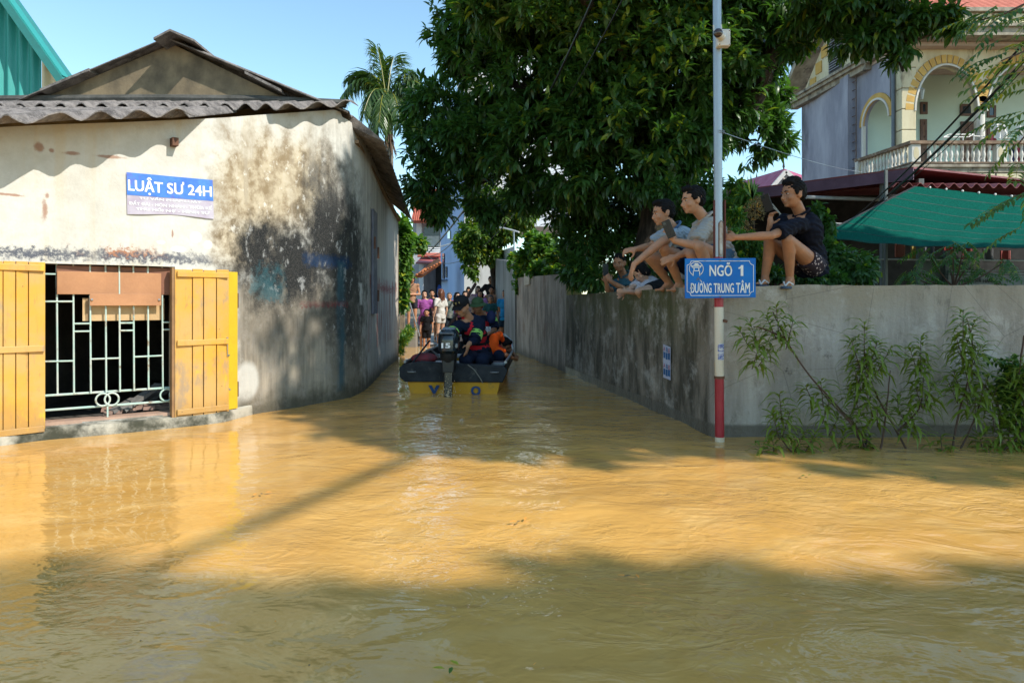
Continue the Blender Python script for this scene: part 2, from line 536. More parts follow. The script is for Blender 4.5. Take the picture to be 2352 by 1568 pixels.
def old_wall_mat():
    t = NT('old_house_plaster')
    uvn = t.n.new('ShaderNodeUVMap'); uvn.uv_map = 'wall'
    uv = uvn.outputs[0]
    s = t.xyz(uv); U, V = s[0], s[1]
    big = t.noise(1.7, 5, .62)
    med = t.noise(6, 6, .68)
    fine = t.noise(26, 5, .7)
    vfine = t.noise(85, 3, .65)
    st = t.noise(5.5, 5, .62, t.map(t.pos, (1.6, 1.6, .16)))
    wob = t.m('ADD', t.m('MULTIPLY', t.m('SUBTRACT', med, .5), 1.3), t.m('MULTIPLY', t.m('SUBTRACT', big, .5), .9))
    def ell(px, py, rx, ry, soft=.45, w=1.0):
        z = Wz(px, py); rz = ry / F * W(px, 0).y
        du = t.m('DIVIDE', t.m('SUBTRACT', U, px / 1000), rx / 1000)
        dv = t.m('DIVIDE', t.m('SUBTRACT', V, z), rz)
        d = t.m('SQRT', t.m('ADD', t.m('MULTIPLY', du, du), t.m('MULTIPLY', dv, dv)))
        return t.ramp(t.m('ADD', d, t.m('MULTIPLY', wob, w)), 1 - soft, 1 + soft, 1, 0)
    def rect(px0, px1, py0, py1, soft=8, w=.2):
        pm = (px0 + px1) / 2; y = W(pm, 0).y; z0 = Wz(pm, py1); z1 = Wz(pm, py0)
        uu = t.m('ADD', U, t.m('MULTIPLY', t.m('SUBTRACT', med, .5), w * .06))
        vv = t.m('ADD', V, t.m('MULTIPLY', t.m('SUBTRACT', fine, .5), w * .25))
        a_ = t.ramp(uu, (px0 - soft) / 1000, (px0 + soft) / 1000); b_ = t.ramp(uu, (px1 - soft) / 1000, (px1 + soft) / 1000, 1, 0)
        sz = soft / F * y
        c_ = t.ramp(vv, z0 - sz, z0 + sz); d_ = t.ramp(vv, z1 - sz, z1 + sz, 1, 0)
        return t.m('MULTIPLY', t.m('MULTIPLY', a_, b_), t.m('MULTIPLY', c_, d_))
    mx = t.mix
    c = mx(t.ramp(med, .3, .7), (.50, .475, .42), (.58, .56, .51))
    c = mx(t.m('MULTIPLY', t.ramp(st, .5, .72), .45), c, (.55, .45, .30))
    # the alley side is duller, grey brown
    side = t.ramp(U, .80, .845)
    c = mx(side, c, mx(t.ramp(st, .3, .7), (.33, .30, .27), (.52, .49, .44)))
    far = t.m('MULTIPLY', t.ramp(U, .878, .90), .8)  # sunlit far end of the alley side, put into the colour as a paler tone
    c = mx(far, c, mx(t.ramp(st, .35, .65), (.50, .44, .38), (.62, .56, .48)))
    # ochre weathering with white flakes
    och = t.m('MAXIMUM', t.m('MAXIMUM', ell(600, 430, 110, 120), ell(700, 420, 75, 110)), ell(560, 560, 70, 60))
    ocol = mx(t.ramp(med, .36, .64), (.25, .185, .11), (.50, .42, .30))
    ocol = mx(t.ramp(st, .5, .7), ocol, (.36, .30, .22))
    c = mx(och, c, ocol)
    # lower brown grey wash
    low = rect(545, 835, 650, 960, 14, 1.2)
    lcol = mx(t.ramp(st, .35, .65), (.17, .145, .11), (.37, .31, .235))
    lcol = mx(t.ramp(med, .45, .7), lcol, (.25, .22, .18))
    c = mx(t.m('MULTIPLY', low, .95), c, lcol)
    # black mould
    mo = t.m('MAXIMUM', t.m('MAXIMUM', ell(660, 610, 128, 96, .4), ell(755, 540, 66, 160, .5)), t.m('MAXIMUM', ell(600, 560, 60, 50, .4), ell(795, 600, 46, 200, .5)))
    mo2 = t.m('MAXIMUM', ell(800, 760, 36, 190, .6), ell(690, 740, 110, 40, .6))
    mcol = mx(t.ramp(vfine, .4, .7), (.016, .017, .018), (.055, .053, .048))
    c = mx(t.m('MULTIPLY', t.m('MULTIPLY', mo, t.ramp(med, .16, .36)), 1.0), c, mcol)
    c = mx(t.m('MULTIPLY', t.m('MULTIPLY', mo2, t.ramp(st, .35, .6)), .75), c, (.06, .055, .045))
    grey_streak = t.m('MULTIPLY', ell(760, 370, 70, 90, .6), t.ramp(st, .4, .6))  # faint grey streaks high up towards the corner
    c = mx(t.m('MULTIPLY', grey_streak, .4), c, (.22, .21, .19))
    # flaked white showing through
    fl = t.m('MULTIPLY', t.ramp(t.noise(10, 6, .72, t.map(t.pos, (1, 1, .7))), .57, .66), t.m('MAXIMUM', och, mo))
    c = mx(t.m('MULTIPLY', fl, .6), c, mx(mo, (.78, .74, .66), (.36, .36, .35)))
    # painted remnants
    tl = t.m('MULTIPLY', rect(582, 655, 610, 690, 9, 1.5), t.ramp(med, .35, .6))
    c = mx(t.m('MULTIPLY', tl, .6), c, (.03, .10, .12))
    c = mx(t.m('MULTIPLY', rect(700, 805, 586, 612, 7, .8), t.ramp(fine, .3, .5, .3, .85)), c, (.012, .03, .07))
    c = mx(t.m('MULTIPLY', rect(774, 792, 600, 900, 5, .3), t.ramp(st, .3, .6, .35, .8)), c, (.03, .075, .095))
    c = mx(t.m('MULTIPLY', rect(690, 800, 692, 704, 5, .8), t.ramp(fine, .35, .6, .1, .6)), c, (.16, .03, .03))
    c = mx(t.m('MULTIPLY', rect(826, 832, 650, 700, 3, .3), .8), c, (.55, .52, .47))
    # pale new cement patches by the shutter
    for q in ((566, 878, 28, 44),):
        c = mx(t.m('MULTIPLY', ell(*q, .2, .35), .75), c, (.56, .54, .49) if q[1] > 800 else (.50, .46, .38))
    # smear above the window, rust spots
    sm = t.m('MULTIPLY', rect(-400, 480, 570, 590, 9, 1.0), t.ramp(big, .25, .5))
    c = mx(t.m('MULTIPLY', sm, .9), c, (.045, .055, .085))
    c = mx(t.m('MULTIPLY', rect(140, 480, 572, 586, 7, 1.2), t.ramp(big, .45, .6)), c, (.34, .15, .08))
    for q in ((90, 337, 9, 9), (103, 480, 7, 26), (165, 352, 16, 4), (250, 360, 30, 3), (396, 536, 2, 9), (118, 345, 5, 4), (20, 447, 30, 2.5), (108, 450, 5, 7)):
        c = mx(t.m('MULTIPLY', ell(*q, .5, 2.4), .7), c, (.26, .10, .045))
    for q in ((450, 545, 12, 12), (478, 562, 9, 9), (410, 572, 16, 6), (370, 556, 9, 4)):
        c = mx(ell(*q, .2, .6), c, (.80, .78, .74))
    # red graffiti and drips on the alley side
    gr = t.m('MULTIPLY', rect(846, 912, 640, 790, 5, .5), t.ramp(t.noise(10, 4, .6, t.map(t.pos, (1, 1, .10), (0, 3, 0))), .52, .6))
    c = mx(t.m('MULTIPLY', gr, .75), c, (.22, .035, .04))
    c = mx(t.m('MULTIPLY', rect(850, 905, 655, 668, 4, 2.2), .8), c, (.25, .04, .045))
    # damp foot
    foot = t.ramp(t.m('ADD', V, t.m('MULTIPLY', t.m('SUBTRACT', med, .5), .35)), .02, .26, 1, 0)
    c = mx(t.m('MULTIPLY', foot, .88), c, mx(fine, (.03, .028, .02), (.11, .10, .07)))
    # damp line and soot under the eave, general grime
    c = mx(t.m('MULTIPLY', t.ramp(t.noise(3.5, 6, .7, t.map(t.pos, (1, 1, .5))), .56, .74), .35), c, (.36, .31, .24))
    c = mx(.3, c, mx(vfine, (.3, .3, .3), (.7, .7, .7)), 'SOFT_LIGHT')
    t.set(Base_Color=c, Roughness=.92)
    t.b.inputs['Specular IOR Level'].default_value = .15
    hh = t.m('ADD', t.m('MULTIPLY', fine, .6), t.m('MULTIPLY', med, 1.5))
    t.bump(hh, .55, .008)
    return t.mat

H = thing('old_house', 'low old plastered house with corrugated eave, yellow shutters and black mould stains', 'house', (-3.4, 8.5, 0))
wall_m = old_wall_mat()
ZO0, ZO1 = .11, 1.42                                   # window opening
iO0, iO1 = int(round(W_i(92))), int(round(W_i(404)))
def roof_z(x, y):
    if y < 7.8: return 3.34 - .34 * (7.8 - y)
    return 3.25 - .075 * (y - 7.8)
zl = [-.5, -.1, ZO0] + list(np.linspace(ZO0, ZO1, 14)[1:])
nrow_top = 16
rows = len(zl) + nrow_top
N = len(WS)
V_ = []; UV_ = []
for i in range(N):
    x, y = WXY[i]
    top = min(roof_z(x, y) - .03, 3.27)
    zz = zl + list(np.linspace(ZO1, top, nrow_top + 1)[1:])
    for z in zz:
        V_.append((x, y, z)); UV_.append((WPX[i] / 1000 if i < _front else .914, z))
Fq = []
for i in range(N - 1):
    for j in range(rows - 1):
        if iO0 <= i < iO1 and 2 <= j < len(zl) - 1: continue
        a_ = i * rows + j
        Fq.append((a_, a_ + rows, a_ + rows + 1, a_ + 1))
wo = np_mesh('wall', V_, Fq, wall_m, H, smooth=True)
uvl = wo.data.uv_layers.new(name='wall')
li = np.zeros(len(wo.data.loops), dtype=np.int32); wo.data.loops.foreach_get('vertex_index', li)
uvl.data.foreach_set('uv', np.array(UV_, dtype=np.float32)[li].ravel())

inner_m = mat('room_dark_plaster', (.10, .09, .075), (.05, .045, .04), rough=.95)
ib = MB()
# reveals of the opening and inner leaf of the wall
for zz in (ZO0, ZO1):
    ib.grid(lambda u, v: tuple(Vector((*WXY[int(iO0 + u * (iO1 - iO0))], zz)) + Vector((*(-WN[int(iO0 + u * (iO1 - iO0))] * .2 * v), 0))), 20, 1)
for ii in (iO0, iO1):
    ib.grid(lambda u, v: tuple(Vector((*WXY[ii], ZO0 + u * (ZO1 - ZO0))) + Vector((*(-WN[ii] * .2 * v), 0))), 1, 1)
ib.build('window_reveal', mat('reveal_plaster', (.40, .36, .30), (.25, .22, .18)), H)
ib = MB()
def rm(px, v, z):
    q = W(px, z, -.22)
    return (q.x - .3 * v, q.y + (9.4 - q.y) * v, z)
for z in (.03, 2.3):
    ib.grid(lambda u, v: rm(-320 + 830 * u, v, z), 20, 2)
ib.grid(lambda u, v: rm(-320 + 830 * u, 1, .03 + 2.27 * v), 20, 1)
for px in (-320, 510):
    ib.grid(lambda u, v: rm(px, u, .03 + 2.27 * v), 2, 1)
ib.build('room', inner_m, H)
# lintel strip and plinth
pl = MB()
def plin(u, v):
    px = -300 + 880 * u
    prof = [(.0, .10), (.075, .09), (.09, .05), (.10, -.35)]
    k = v * 3; i = min(int(k), 2); f = k - i
    o_ = prof[i][0] * (1 - f) + prof[i + 1][0] * f; z = prof[i][1] * (1 - f) + prof[i + 1][1] * f
    n_ = mnoise.noise(Vector((px / 40, z * 6, 1))) * .012
    return W(px, z + n_ * .5, o_ * (1 - max(0, (px - 500) / 80)) + n_)
pl.grid(plin, 160, 6)
pl.build('plinth', mat('plinth_mould', (.40, .37, .30), (.045, .045, .03), scale=3.2, c3=(.02, .022, .016), s3=2.4, contrast=.12, rough=.95, bump=.8, bscale=35), H, smooth=True)

# shutters
sh_m = NT('shutter_yellow_paint')
n1 = sh_m.noise(2.2, 5, .65); n2 = sh_m.noise(30, 4, .6, sh_m.map(sh_m.pos, (1, 1, .12)))
cc = sh_m.mix(sh_m.ramp(n1, .38, .62), (.60, .30, .030), (.50, .30, .090))
cc = sh_m.mix(sh_m.m('MULTIPLY', sh_m.ramp(sh_m.noise(3.1, 5, .7, sh_m.map(sh_m.pos, (1, 1, .6), (5, 1, 2))), .52, .66), .7), cc, (.25, .20, .16))
cc = sh_m.mix(sh_m.m('MULTIPLY', sh_m.ramp(n2, .55, .75), .35), cc, (.30, .17, .05))
cc = sh_m.mix(sh_m.ramp(sh_m.vor(9), .03, .06, .85, 0), cc, (.05, .03, .02))
zz_ = sh_m.xyz(sh_m.pos)[2]
cc = sh_m.mix(sh_m.m('MULTIPLY', sh_m.ramp(sh_m.m('ADD', zz_, sh_m.m('MULTIPLY', n1, .5)), .30, .62, 1, 0), .55), cc, (.24, .15, .07))
cc = sh_m.mix(sh_m.m('MULTIPLY', sh_m.ramp(sh_m.noise(13, 6, .75, sh_m.map(sh_m.pos, (1, 1, .35))), .57, .66), .6), cc, (.33, .19, .07))
cc = sh_m.mix(sh_m.m('MULTIPLY', sh_m.ramp(sh_m.noise(5, 5, .7, sh_m.map(sh_m.pos, (1, 1, .5), (9, 3, 1))), .58, .70), .8), cc, (.72, .42, .02))
sh_m.set(Base_Color=cc, Roughness=.55); sh_m.bump(n2, .3, .003)
bright_m = mat('bright_yellow_paint', (.60, .40, .02), (.52, .33, .02), scale=4, rough=.5)
wood_m = mat('hardboard', (.46, .22, .10), (.34, .16, .075), scale=3, rough=.6, c3=(.52, .30, .15))
palewood_m = mat('pale_board', (.55, .38, .20), (.42, .27, .13), scale=3)
iron_m = mat('mint_painted_iron', (.33, .50, .44), (.50, .52, .46), scale=7, rough=.5, c3=(.24, .17, .11), s3=9)
rust_m = mat('rusty_iron', (.16, .07, .035), (.08, .04, .03), rough=.8)
steel_m = mat('screw_steel', (.6, .6, .6), metal=.8, rough=.35)

def shutter(seams, z0, z1, off, label, extra=None, tilt=0, battens=((.035, .05), (.5, .05), (.965, .05)), name='shutter'):
    S = thing(name, None, None); del_label = S; S.parent = H
    S.location = (0, 0, 0)
    if label: S['label'] = label
    for a, b in zip(seams[:-1], seams[1:]):
        m_ = MB()
        dz_ = random.uniform(-.003, .003)
        pts = [W(a + .9, z0, off), W(b - .9, z0, off), W(b - .9, z0, off + .022 + dz_), W(a + .9, z0, off + .022 - dz_)]
        zr = random.uniform(-.006, .006)
        pts = [p + Vector((0, 0, zr * .5)) for p in pts] + [Vector((p.x, p.y, z1 + zr)) for p in pts]
        m_.hexa([pts[i] for i in range(8)])
        m_.build('plank', sh_m.mat, S, bevel=.003)
    a, b = seams[0], seams[-1]
    for f, w_ in battens:
        m_ = MB(); zc = z0 + f * (z1 - z0)
        q = [W(a + 5, zc - w_ / 2, off + .023), W(b - 4, zc - w_ / 2, off + .023), W(b - 4, zc - w_ / 2, off + .048), W(a + 5, zc - w_ / 2, off + .048)]
        m_.hexa(q + [p + Vector((0, 0, w_)) for p in q])
        m_.build('batten', sh_m.mat, S, bevel=.004)
    return S
sl_ = shutter([-58, -28, 2, 29, 58, 102], .045, 1.425, .05, 'left yellow shutter swung out past the frame edge')
sr_ = shutter([396, 437, 462, 490, 516], .085, 1.40, .045, None)
m_ = MB(); q = [W(517, .10, .02), W(538, .10, .02), W(538, .10, .045), W(517, .10, .045)]
m_.hexa(q + [Vector((p.x, p.y, 1.39)) for p in q]); m_.build('jamb_strip', bright_m, sr_, bevel=.003)
m_ = MB(); q = [W(390, .085, .0), W(396, .085, .0), W(396, .085, .07), W(390, .085, .07)]
m_.hexa(q + [Vector((p.x, p.y, 1.41)) for p in q]); m_.build('stile', mat('worn_stile', (.30, .17, .07), (.18, .10, .05)), sr_)
for z in (1.12, .28):
    m_ = MB(); m_.tube([W(539, z - .07, .04), W(539, z + .07, .04)], .009, 6); m_.build('hinge', rust_m, sr_)
for px, z in ((511, .78), (514, .62), (516, .30)):
    m_ = MB(); m_.tube([W(px, z, .045), W(px, z - .01, .08)], .008, 6); m_.build('bolt', steel_m, sr_)
m_ = MB(); m_.tube([W(511, .78, .078), W(510.5, .7, .08), W(511.5, .60, .075)], .0035, 5); m_.build('hook', steel_m, sr_)
# black gap shadow line nails
# grille
Gr = thing('window_grille', None, None); Gr.parent = H
GO = -.055
bars = [132, 169, 208, 244, 277, 311, 345, 378]
def bar(a, b, r=.0075, name='bar'):
    m_ = MB(); m_.tube([a, b], r, 6); m_.build(name, iron_m, Gr, smooth=True)
for px in bars: bar(W(px, .335, GO), W(px - 2, ZO1, GO))
bar(W(94, .34, GO), W(403, .34, GO), .010, 'rail'); bar(W(94, .22, GO), W(403, .22, GO), .010, 'rail')
bar(W(94, 1.335, GO), W(132, 1.335, GO)); bar(W(94, 1.11, GO), W(169, 1.11, GO)); bar(W(94, .62, GO), W(169, .615, GO))
for a, b in ((169, 208), (277, 311), (378, 403)):
    bar(W(a, .925, GO), W(b, .925, GO)); bar(W(a, .86, GO), W(b, .86, GO))
bar(W(208, .625, GO), W(277, .625, GO)); bar(W(311, .63, GO), W(378, .63, GO))
for px in (236, 257, 386, 408):
    m_ = MB(); c0 = W(px, .278, GO + .006); e = (W(px + 10, .278, GO + .006) - c0).normalized()
    m_.tube([c0 + e * .052 * math.cos(t_) + Vector((0, 0, .052 * math.sin(t_))) for t_ in np.linspace(0, 6.2832, 25)], .008, 6, cap=False)
    m_.build('ring', iron_m, Gr, smooth=True)
bar(W(247, .11, GO), W(247, .22, GO))
def board(px0, px1, z0, z1, off, t_, m, name='board'):
    m_ = MB(); q = [W(px0, z0, off), W(px1, z0, off), W(px1, z0, off + t_), W(px0, z0, off + t_)]
    m_.hexa(q + [Vector((p.x, p.y, z1)) for p in q]); return m_.build(name, m, H, bevel=.002)
board(131, 372, 1.17, 1.36, -.035, .012, wood_m); board(129, 393, 1.17, 1.408, -.050, .012, mat('dark_hardboard', (.24, .10, .06), (.15, .07, .04)))
board(206, 371, 1.075, 1.175, -.02, .012, wood_m); board(188, 383, .945, 1.14, -.10, .02, palewood_m)
board(196, 204, .945, 1.14, -.079, .004, mat('batten_shadow', (.30, .19, .10)))  # thin dark strip standing for a batten's shadow on the pale board
for px in (211, 366):
    m_ = MB(); m_.ball(W(px, 1.125, -.006), .011, 8, 6); m_.build('screw', steel_m, H)
m_ = MB(); q = [W(94, .10, -.16), W(402, .10, -.16), W(402, .10, .01), W(94, .10, .01)]
m_.hexa(q + [p + Vector((0, 0, .028)) for p in q]); m_.build('sill', mat('sill_wood', (.44, .28, .20), (.30, .20, .15)), H)
for (p0, z0, p1, z1, o_, w_) in ((290, .14, 395, .33, -.3, .10), (330, .13, 420, .26, -.45, .12), (255, .14, 330, .22, -.25, .07)):
    m_ = MB(); m_.beam(W(p0, z0, o_), W(p1, z1, o_ - .15), w_, .03); m_.build('loose_plank', mat('grey_plank', (.20, .19, .18), (.12, .11, .10)), H)
m_ = MB()
for i in range(14):
    c0 = W(240 + 12 * i + random.uniform(-5, 5), .14 + random.uniform(0, .03), -.25 - random.random() * .2)
    m_.obox(c0, Vector((random.uniform(.02, .05), .02, 0)), Vector((-.02, random.uniform(.02, .05), .01)), Vector((0, .005, .015)))
m_.build('brick_rubble', mat('rubble', (.28, .16, .12), (.14, .10, .08)), H)['kind'] = 'stuff'

# gable wall, main roof, lean-to sheets
gab_m = mat('gable_render', (.27, .205, .125), (.10, .08, .055), scale=3.4, streak=.4, rough=.95, c3=(.075, .07, .06), s3=1.6, bump=.7, bscale=40)
m_ = MB()
gp = [(-6.6, 7.82, 2.6), (-6.6, 7.82, 2.93), (-3.89, 7.82, 4.06), (-2.3, 7.82, 3.29), (-2.1, 7.82, 3.20), (-2.1, 7.82, 2.6)]
m_.prism(gp, (0, .14, 0)); m_.build('gable_wall', gab_m, H)
asb = NT('asbestos_sheet')
n1 = asb.noise(7, 6, .7); n2 = asb.noise(60, 4, .7)
cc = asb.mix(asb.ramp(n1, .35, .65), (.10, .09, .085), (.23, .205, .19))
cc = asb.mix(asb.ramp(n2, .5, .72, 0, .7), cc, (.33, .30, .28))
cc = asb.mix(asb.m('MULTIPLY', asb.ramp(asb.noise(2.5, 5, .7), .55, .7), .7), cc, (.055, .05, .05))
asb.set(Base_Color=cc, Roughness=.95); asb.b.inputs['Specular IOR Level'].default_value = .1
asb.bump(asb.m('ADD', n1, n2), .8, .008)
under_m = mat('sheet_underside', (.33, .22, .13), (.20, .135, .09), rough=.9)
wall_off = .33
def woff(i): return .50 - .32 * min(1, max(0, WPX[i] / 620))
ex = [WXY[i][0] + WN[i][0] * woff(i) for i in range(N) if WXY[i][1] < 8.4]
ey = [WXY[i][1] + WN[i][1] * woff(i) for i in range(N) if WXY[i][1] < 8.4]
def eave_y(x):
    return float(np.interp(x, ex[::4], ey[::4]))
pitch = .205
def corr(x): return .035 * math.cos(2 * math.pi * x / pitch)
x = -6.9; k = 0
while x < -1.62:
    x1 = min(x + pitch * 5, -1.58)
    for row in range(4):
        ya, yb = 7.84 - .92 * (row + 1) - .10, 7.84 - .92 * row
        jz = random.uniform(0, .012) + .012 * (3 - row) * 0 + .016 * (row % 2 == 0)
        jy = random.uniform(-.14, .12)
        def fn(u, v, x=x, x1=x1, ya=ya, yb=yb, row=row, jz=jz, jy=jy):
            xx = x - .04 + (x1 - x + .05) * u
            e = eave_y(xx) + jy * .5
            a_ = max(ya, e); a_ = a_ if row else a_
            yy = a_ + (max(yb, a_) - a_) * v
            return (xx, yy, 3.355 - .34 * (7.8 - yy) + corr(xx) + .022 * v * 0 + .02 * (1 - v) + jz)
        mid = eave_y((x + x1) / 2)
        if yb < mid + .12: continue
        s_ = MB(); s_.grid(fn, 40, 3, thick=(0, 0, -.011)); s_.build('roof_sheet', [asb.mat], H, smooth=True, recalc=False)
    x = x1; k += 1
# rubble and mortar bedding where the sheets meet the gable
m_ = MB(); m_.tube([(-6.5, 7.80, 3.41), (-5.2, 7.79, 3.42), (-4, 7.79, 3.425), (-2.9, 7.79, 3.415), (-1.9, 7.8, 3.37)], .05, 8)
m_.build('mortar_fillet', mat('fillet', (.12, .115, .105), (.05, .05, .045), bump=1, bscale=25, rough=1), H, smooth=True)
# main roof slopes
for k in range(6):
    y0 = 7.68 + k * 1.0; y1 = y0 + 1.03
    def fl(u, v, y0=y0, y1=y1):
        yy = y0 + (y1 - y0) * u; xx = -3.89 - 2.75 * v
        return (xx, yy, 4.10 - 1.15 * v + .018 * math.cos(2 * math.pi * yy / .2) + .012 * (k % 2))
    s_ = MB(); s_.grid(fl, 40, 2, thick=(0, 0, -.011)); s_.build('roof_sheet', asb.mat, H, smooth=True, recalc=False)
    f0 = (y0 - 8.0) / 5.4; f1 = (y1 - 8.0) / 5.4
    def fr(u, v, f0=f0, f1=f1, k=k):
        f = f0 + (f1 - f0) * u; yy = 8.0 + 5.4 * f
        fo = min(max(f, 0), 1)
        # outer edge of the alley overhang drops and draws in with distance
        ox, oz = (-1.50 - .47 * fo, 2.98 - .24 * fo)
        if f < 0: ox = -1.86; oz = 3.27
        xx = -3.89 + (ox + 3.89) * v
        zz = 4.10 + (oz - 4.10) * (v if v < .001 else v)
        zz += .10 * math.sin(math.pi * v) * fo
        return (xx, yy, zz + .018 * math.cos(2 * math.pi * yy / .2))
    s_ = MB(); s_.grid(fr, 40, 8, thick=(0, 0, -.011)); s_.build('roof_sheet', [asb.mat], H, smooth=True, recalc=False)
# timber purlins under the alley overhang
for f in (.35, .8):
    m_ = MB(); m_.beam((-2.15 + .38 * f, 8.1, 3.17 - .10 * f * 2), (-2.5 + .38 * f, 13.3, 2.86 - .10 * f * 2), .05, .04)
    m_.build('purlin', under_m, H)
m_ = MB(); m_.prism([(-3.95, 7.52, 4.02), (-3.77, 7.52, 4.115), (-3.77, 7.52, 4.09), (-3.95, 7.52, 3.995)], (0, 1.0, 0)); m_.build('ridge_cap', asb.mat, H)
m_ = MB(); m_.prism([(-3.77, 7.52, 4.115), (-3.50, 7.52, 4.0), (-3.50, 7.52, 3.975), (-3.77, 7.52, 4.09)], (0, 1.0, 0)); m_.build('ridge_cap', asb.mat, H)
m_ = MB(); m_.prism([(-5.30, 7.66, 3.47), (-4.75, 7.66, 3.70), (-4.75, 7.66, 3.73), (-5.30, 7.66, 3.50)], (0, .25, 0)); m_.build('verge_strip', asb.mat, H)
m_ = MB(); m_.prism([(-3.0, 7.66, 3.67), (-2.6, 7.66, 3.47), (-2.6, 7.66, 3.50), (-3.0, 7.66, 3.70)], (0, .25, 0)); m_.build('verge_strip', asb.mat, H)
m_ = MB(); q = W(397, 2.52, .0); n_ = W(397, 2.52, .09)
m_.beam(q, n_, .05, .07); m_.build('rafter_end', rust_m, H)
# alley window: grey door-like slit with black hinges
m_ = MB()
def Wf(px, z, off): return W(px, z, off)
q = [Wf(851, .95, .012), Wf(860, .95, .012), Wf(860, 2.35, .012), Wf(851, 2.35, .012)]
m_.prism(q, (W(855, 0, .03) - W(855, 0, 0))); m_.build('side_shutter', mat('grey_shutter', (.14, .14, .17), (.09, .09, .11)), H)
for px, z in ((851.5, 1.9), (860, 1.8), (860, 1.2)):
    m_ = MB(); m_.tube([W(px, z - .08, .05), W(px, z + .08, .05)], .02, 6); m_.build('hinge', rust_m, H)
# end wall of the house far side
m_ = MB(); e = WXY[-1]; m_.prism([(e[0], e[1], -.5), (-7, e[1], -.5), (-7, e[1], 2.9), (-3.9, e[1], 4.0), (e[0], e[1], 2.85)], (0, .1, 0)); m_.build('end_wall', gab_m, H)

# advertising banner
B = thing('banner', 'faded blue and white lawyer advert pasted on the cream plaster wall', 'banner', W(390, 1.9, .0))
TL, TR, BL, BR = (290, 396), (487, 414), (292, 492), (490, 503)
def ban(u, v, off=.012):
    x0 = TL[0] + (BL[0] - TL[0]) * (1 - v); x1 = TR[0] + (BR[0] - TR[0]) * (1 - v)
    y0 = BL[1] + (TL[1] - BL[1]) * v; y1 = BR[1] + (TR[1] - BR[1]) * v
    px = x0 + (x1 - x0) * u; py = y0 + (y1 - y0) * u
    return Wp(px, py, off + .004 * math.sin(u * 9) * (1 - v) + .010 * max(0, u - .93) * 10 * max(0, v - .9))
paper_m = mat('banner_paper', (.34, .28, .36), (.48, .45, .50), scale=6, rough=.6, c3=(.38, .27, .36), s3=3, bump=.1)
blue_m = mat('banner_blue', (.035, .13, .50), (.06, .22, .60), scale=9, rough=.45, c3=(.11, .10, .42), s3=4, bump=.1)
white_m = mat('white_print', (.82, .82, .82), (.80, .80, .80), rough=.5, bump=0)
m_ = MB(); m_.grid(lambda u, v: ban(u, .05 * math.sin(u * 3) ** 2 * (u < .9) + v * (1 - .05), .010), 24, 8)
m_.build('paper', paper_m, B, recalc=False)
m_ = MB(); m_.grid(lambda u, v: ban(u, .46 + .54 * v, .0125), 24, 4); m_.build('blue_band', blue_m, B, recalc=False)
text_on('LUẬT SƯ 24H', lambda u, v: ban(u, v, .0150), .015, .985, .49, .92, 'lettering', white_m, B, .03)
text_on('TƯ VẤN PHÁP LUẬT', lambda u, v: ban(u, v, .0138), .14, .86, .36, .455, 'lettering', white_m, B, .02)
text_on('ĐẤT ĐAI - HÔN NHÂN - THỪA KẾ', lambda u, v: ban(u, v, .0138), .02, .98, .225, .335, 'lettering', white_m, B, .02)
text_on('THU HỒI NỢ - HÌNH SỰ', lambda u, v: ban(u, v, .0138), .10, .95, .09, .20, 'lettering', white_m, B, .02)

# ================================================================== green shed behind
S = thing('metal_shed', 'tall shed clad in turquoise corrugated metal behind the old house roof', 'shed', (-9.5, 13, 0))
tq = mat('turquoise_sheet', (.035, .30, .27), (.025, .24, .22), scale=1.2, rough=.45, bump=.05, streak=2)
tqd = mat('turquoise_trim', (.03, .20, .19), (.03, .17, .16), rough=.5)
crm = mat('cream_sheet', (.66, .58, .40), (.58, .50, .33), rough=.5, bump=.05)
YS = 13.0
def sx(px): return (px - CX) / F * YS
def szz(py): return CH + (HY - py) / F * YS
def rake(xx): # underside of verge
    px = CX + xx / YS * F
    return szz(4 + (px - 22) * 1.42)
def cor2(xx): return .045 * math.cos(2 * math.pi * xx / .22)
m_ = MB(); xa, xb = sx(-330), sx(97)
m_.grid(lambda u, v: (xa + (xb - xa) * u, YS + cor2(xa + (xb - xa) * u), -.3 + v * (min(rake(xa + (xb - xa) * u), rake(sx(-60))) + .3)), 150, 1)
m_.build('wall_sheet', tq, S, smooth=True)
m_ = MB(); xa2, xb2 = sx(97), sx(160)
m_.grid(lambda u, v: (xa2 + (xb2 - xa2) * u, YS + .01 + cor2(xa2 + (xb2 - xa2) * u), 2 + v * (rake(xa2 + (xb2 - xa2) * u) - 2)), 40, 1)
m_.build('wall_sheet', crm, S, smooth=True)
a0 = Vector((sx(-60), YS - .25, rake(sx(-60)) + .06)); b0 = Vector((sx(166), YS - .25, rake(sx(166)) + .06))
m_ = MB(); m_.beam(a0, b0, .16, .13); m_.build('verge_trim', tqd, S)
m_ = MB(); m_.beam(a0 + Vector((0, .05, .12)), b0 + Vector((0, .05, .12)), .22, .04); m_.build('verge_flashing', tq, S)
m_ = MB(); m_.hexa([a0 + Vector((0, 0, .1)), b0 + Vector((0, 0, .1)), b0 + Vector((0, .4, .1)), a0 + Vector((0, .4, .1)),
                     a0 + Vector((0, 0, .14)), b0 + Vector((0, 0, .14)), b0 + Vector((0, .4, .14)), a0 + Vector((0, .4, .14))]); m_.build('roof', tqd, S)
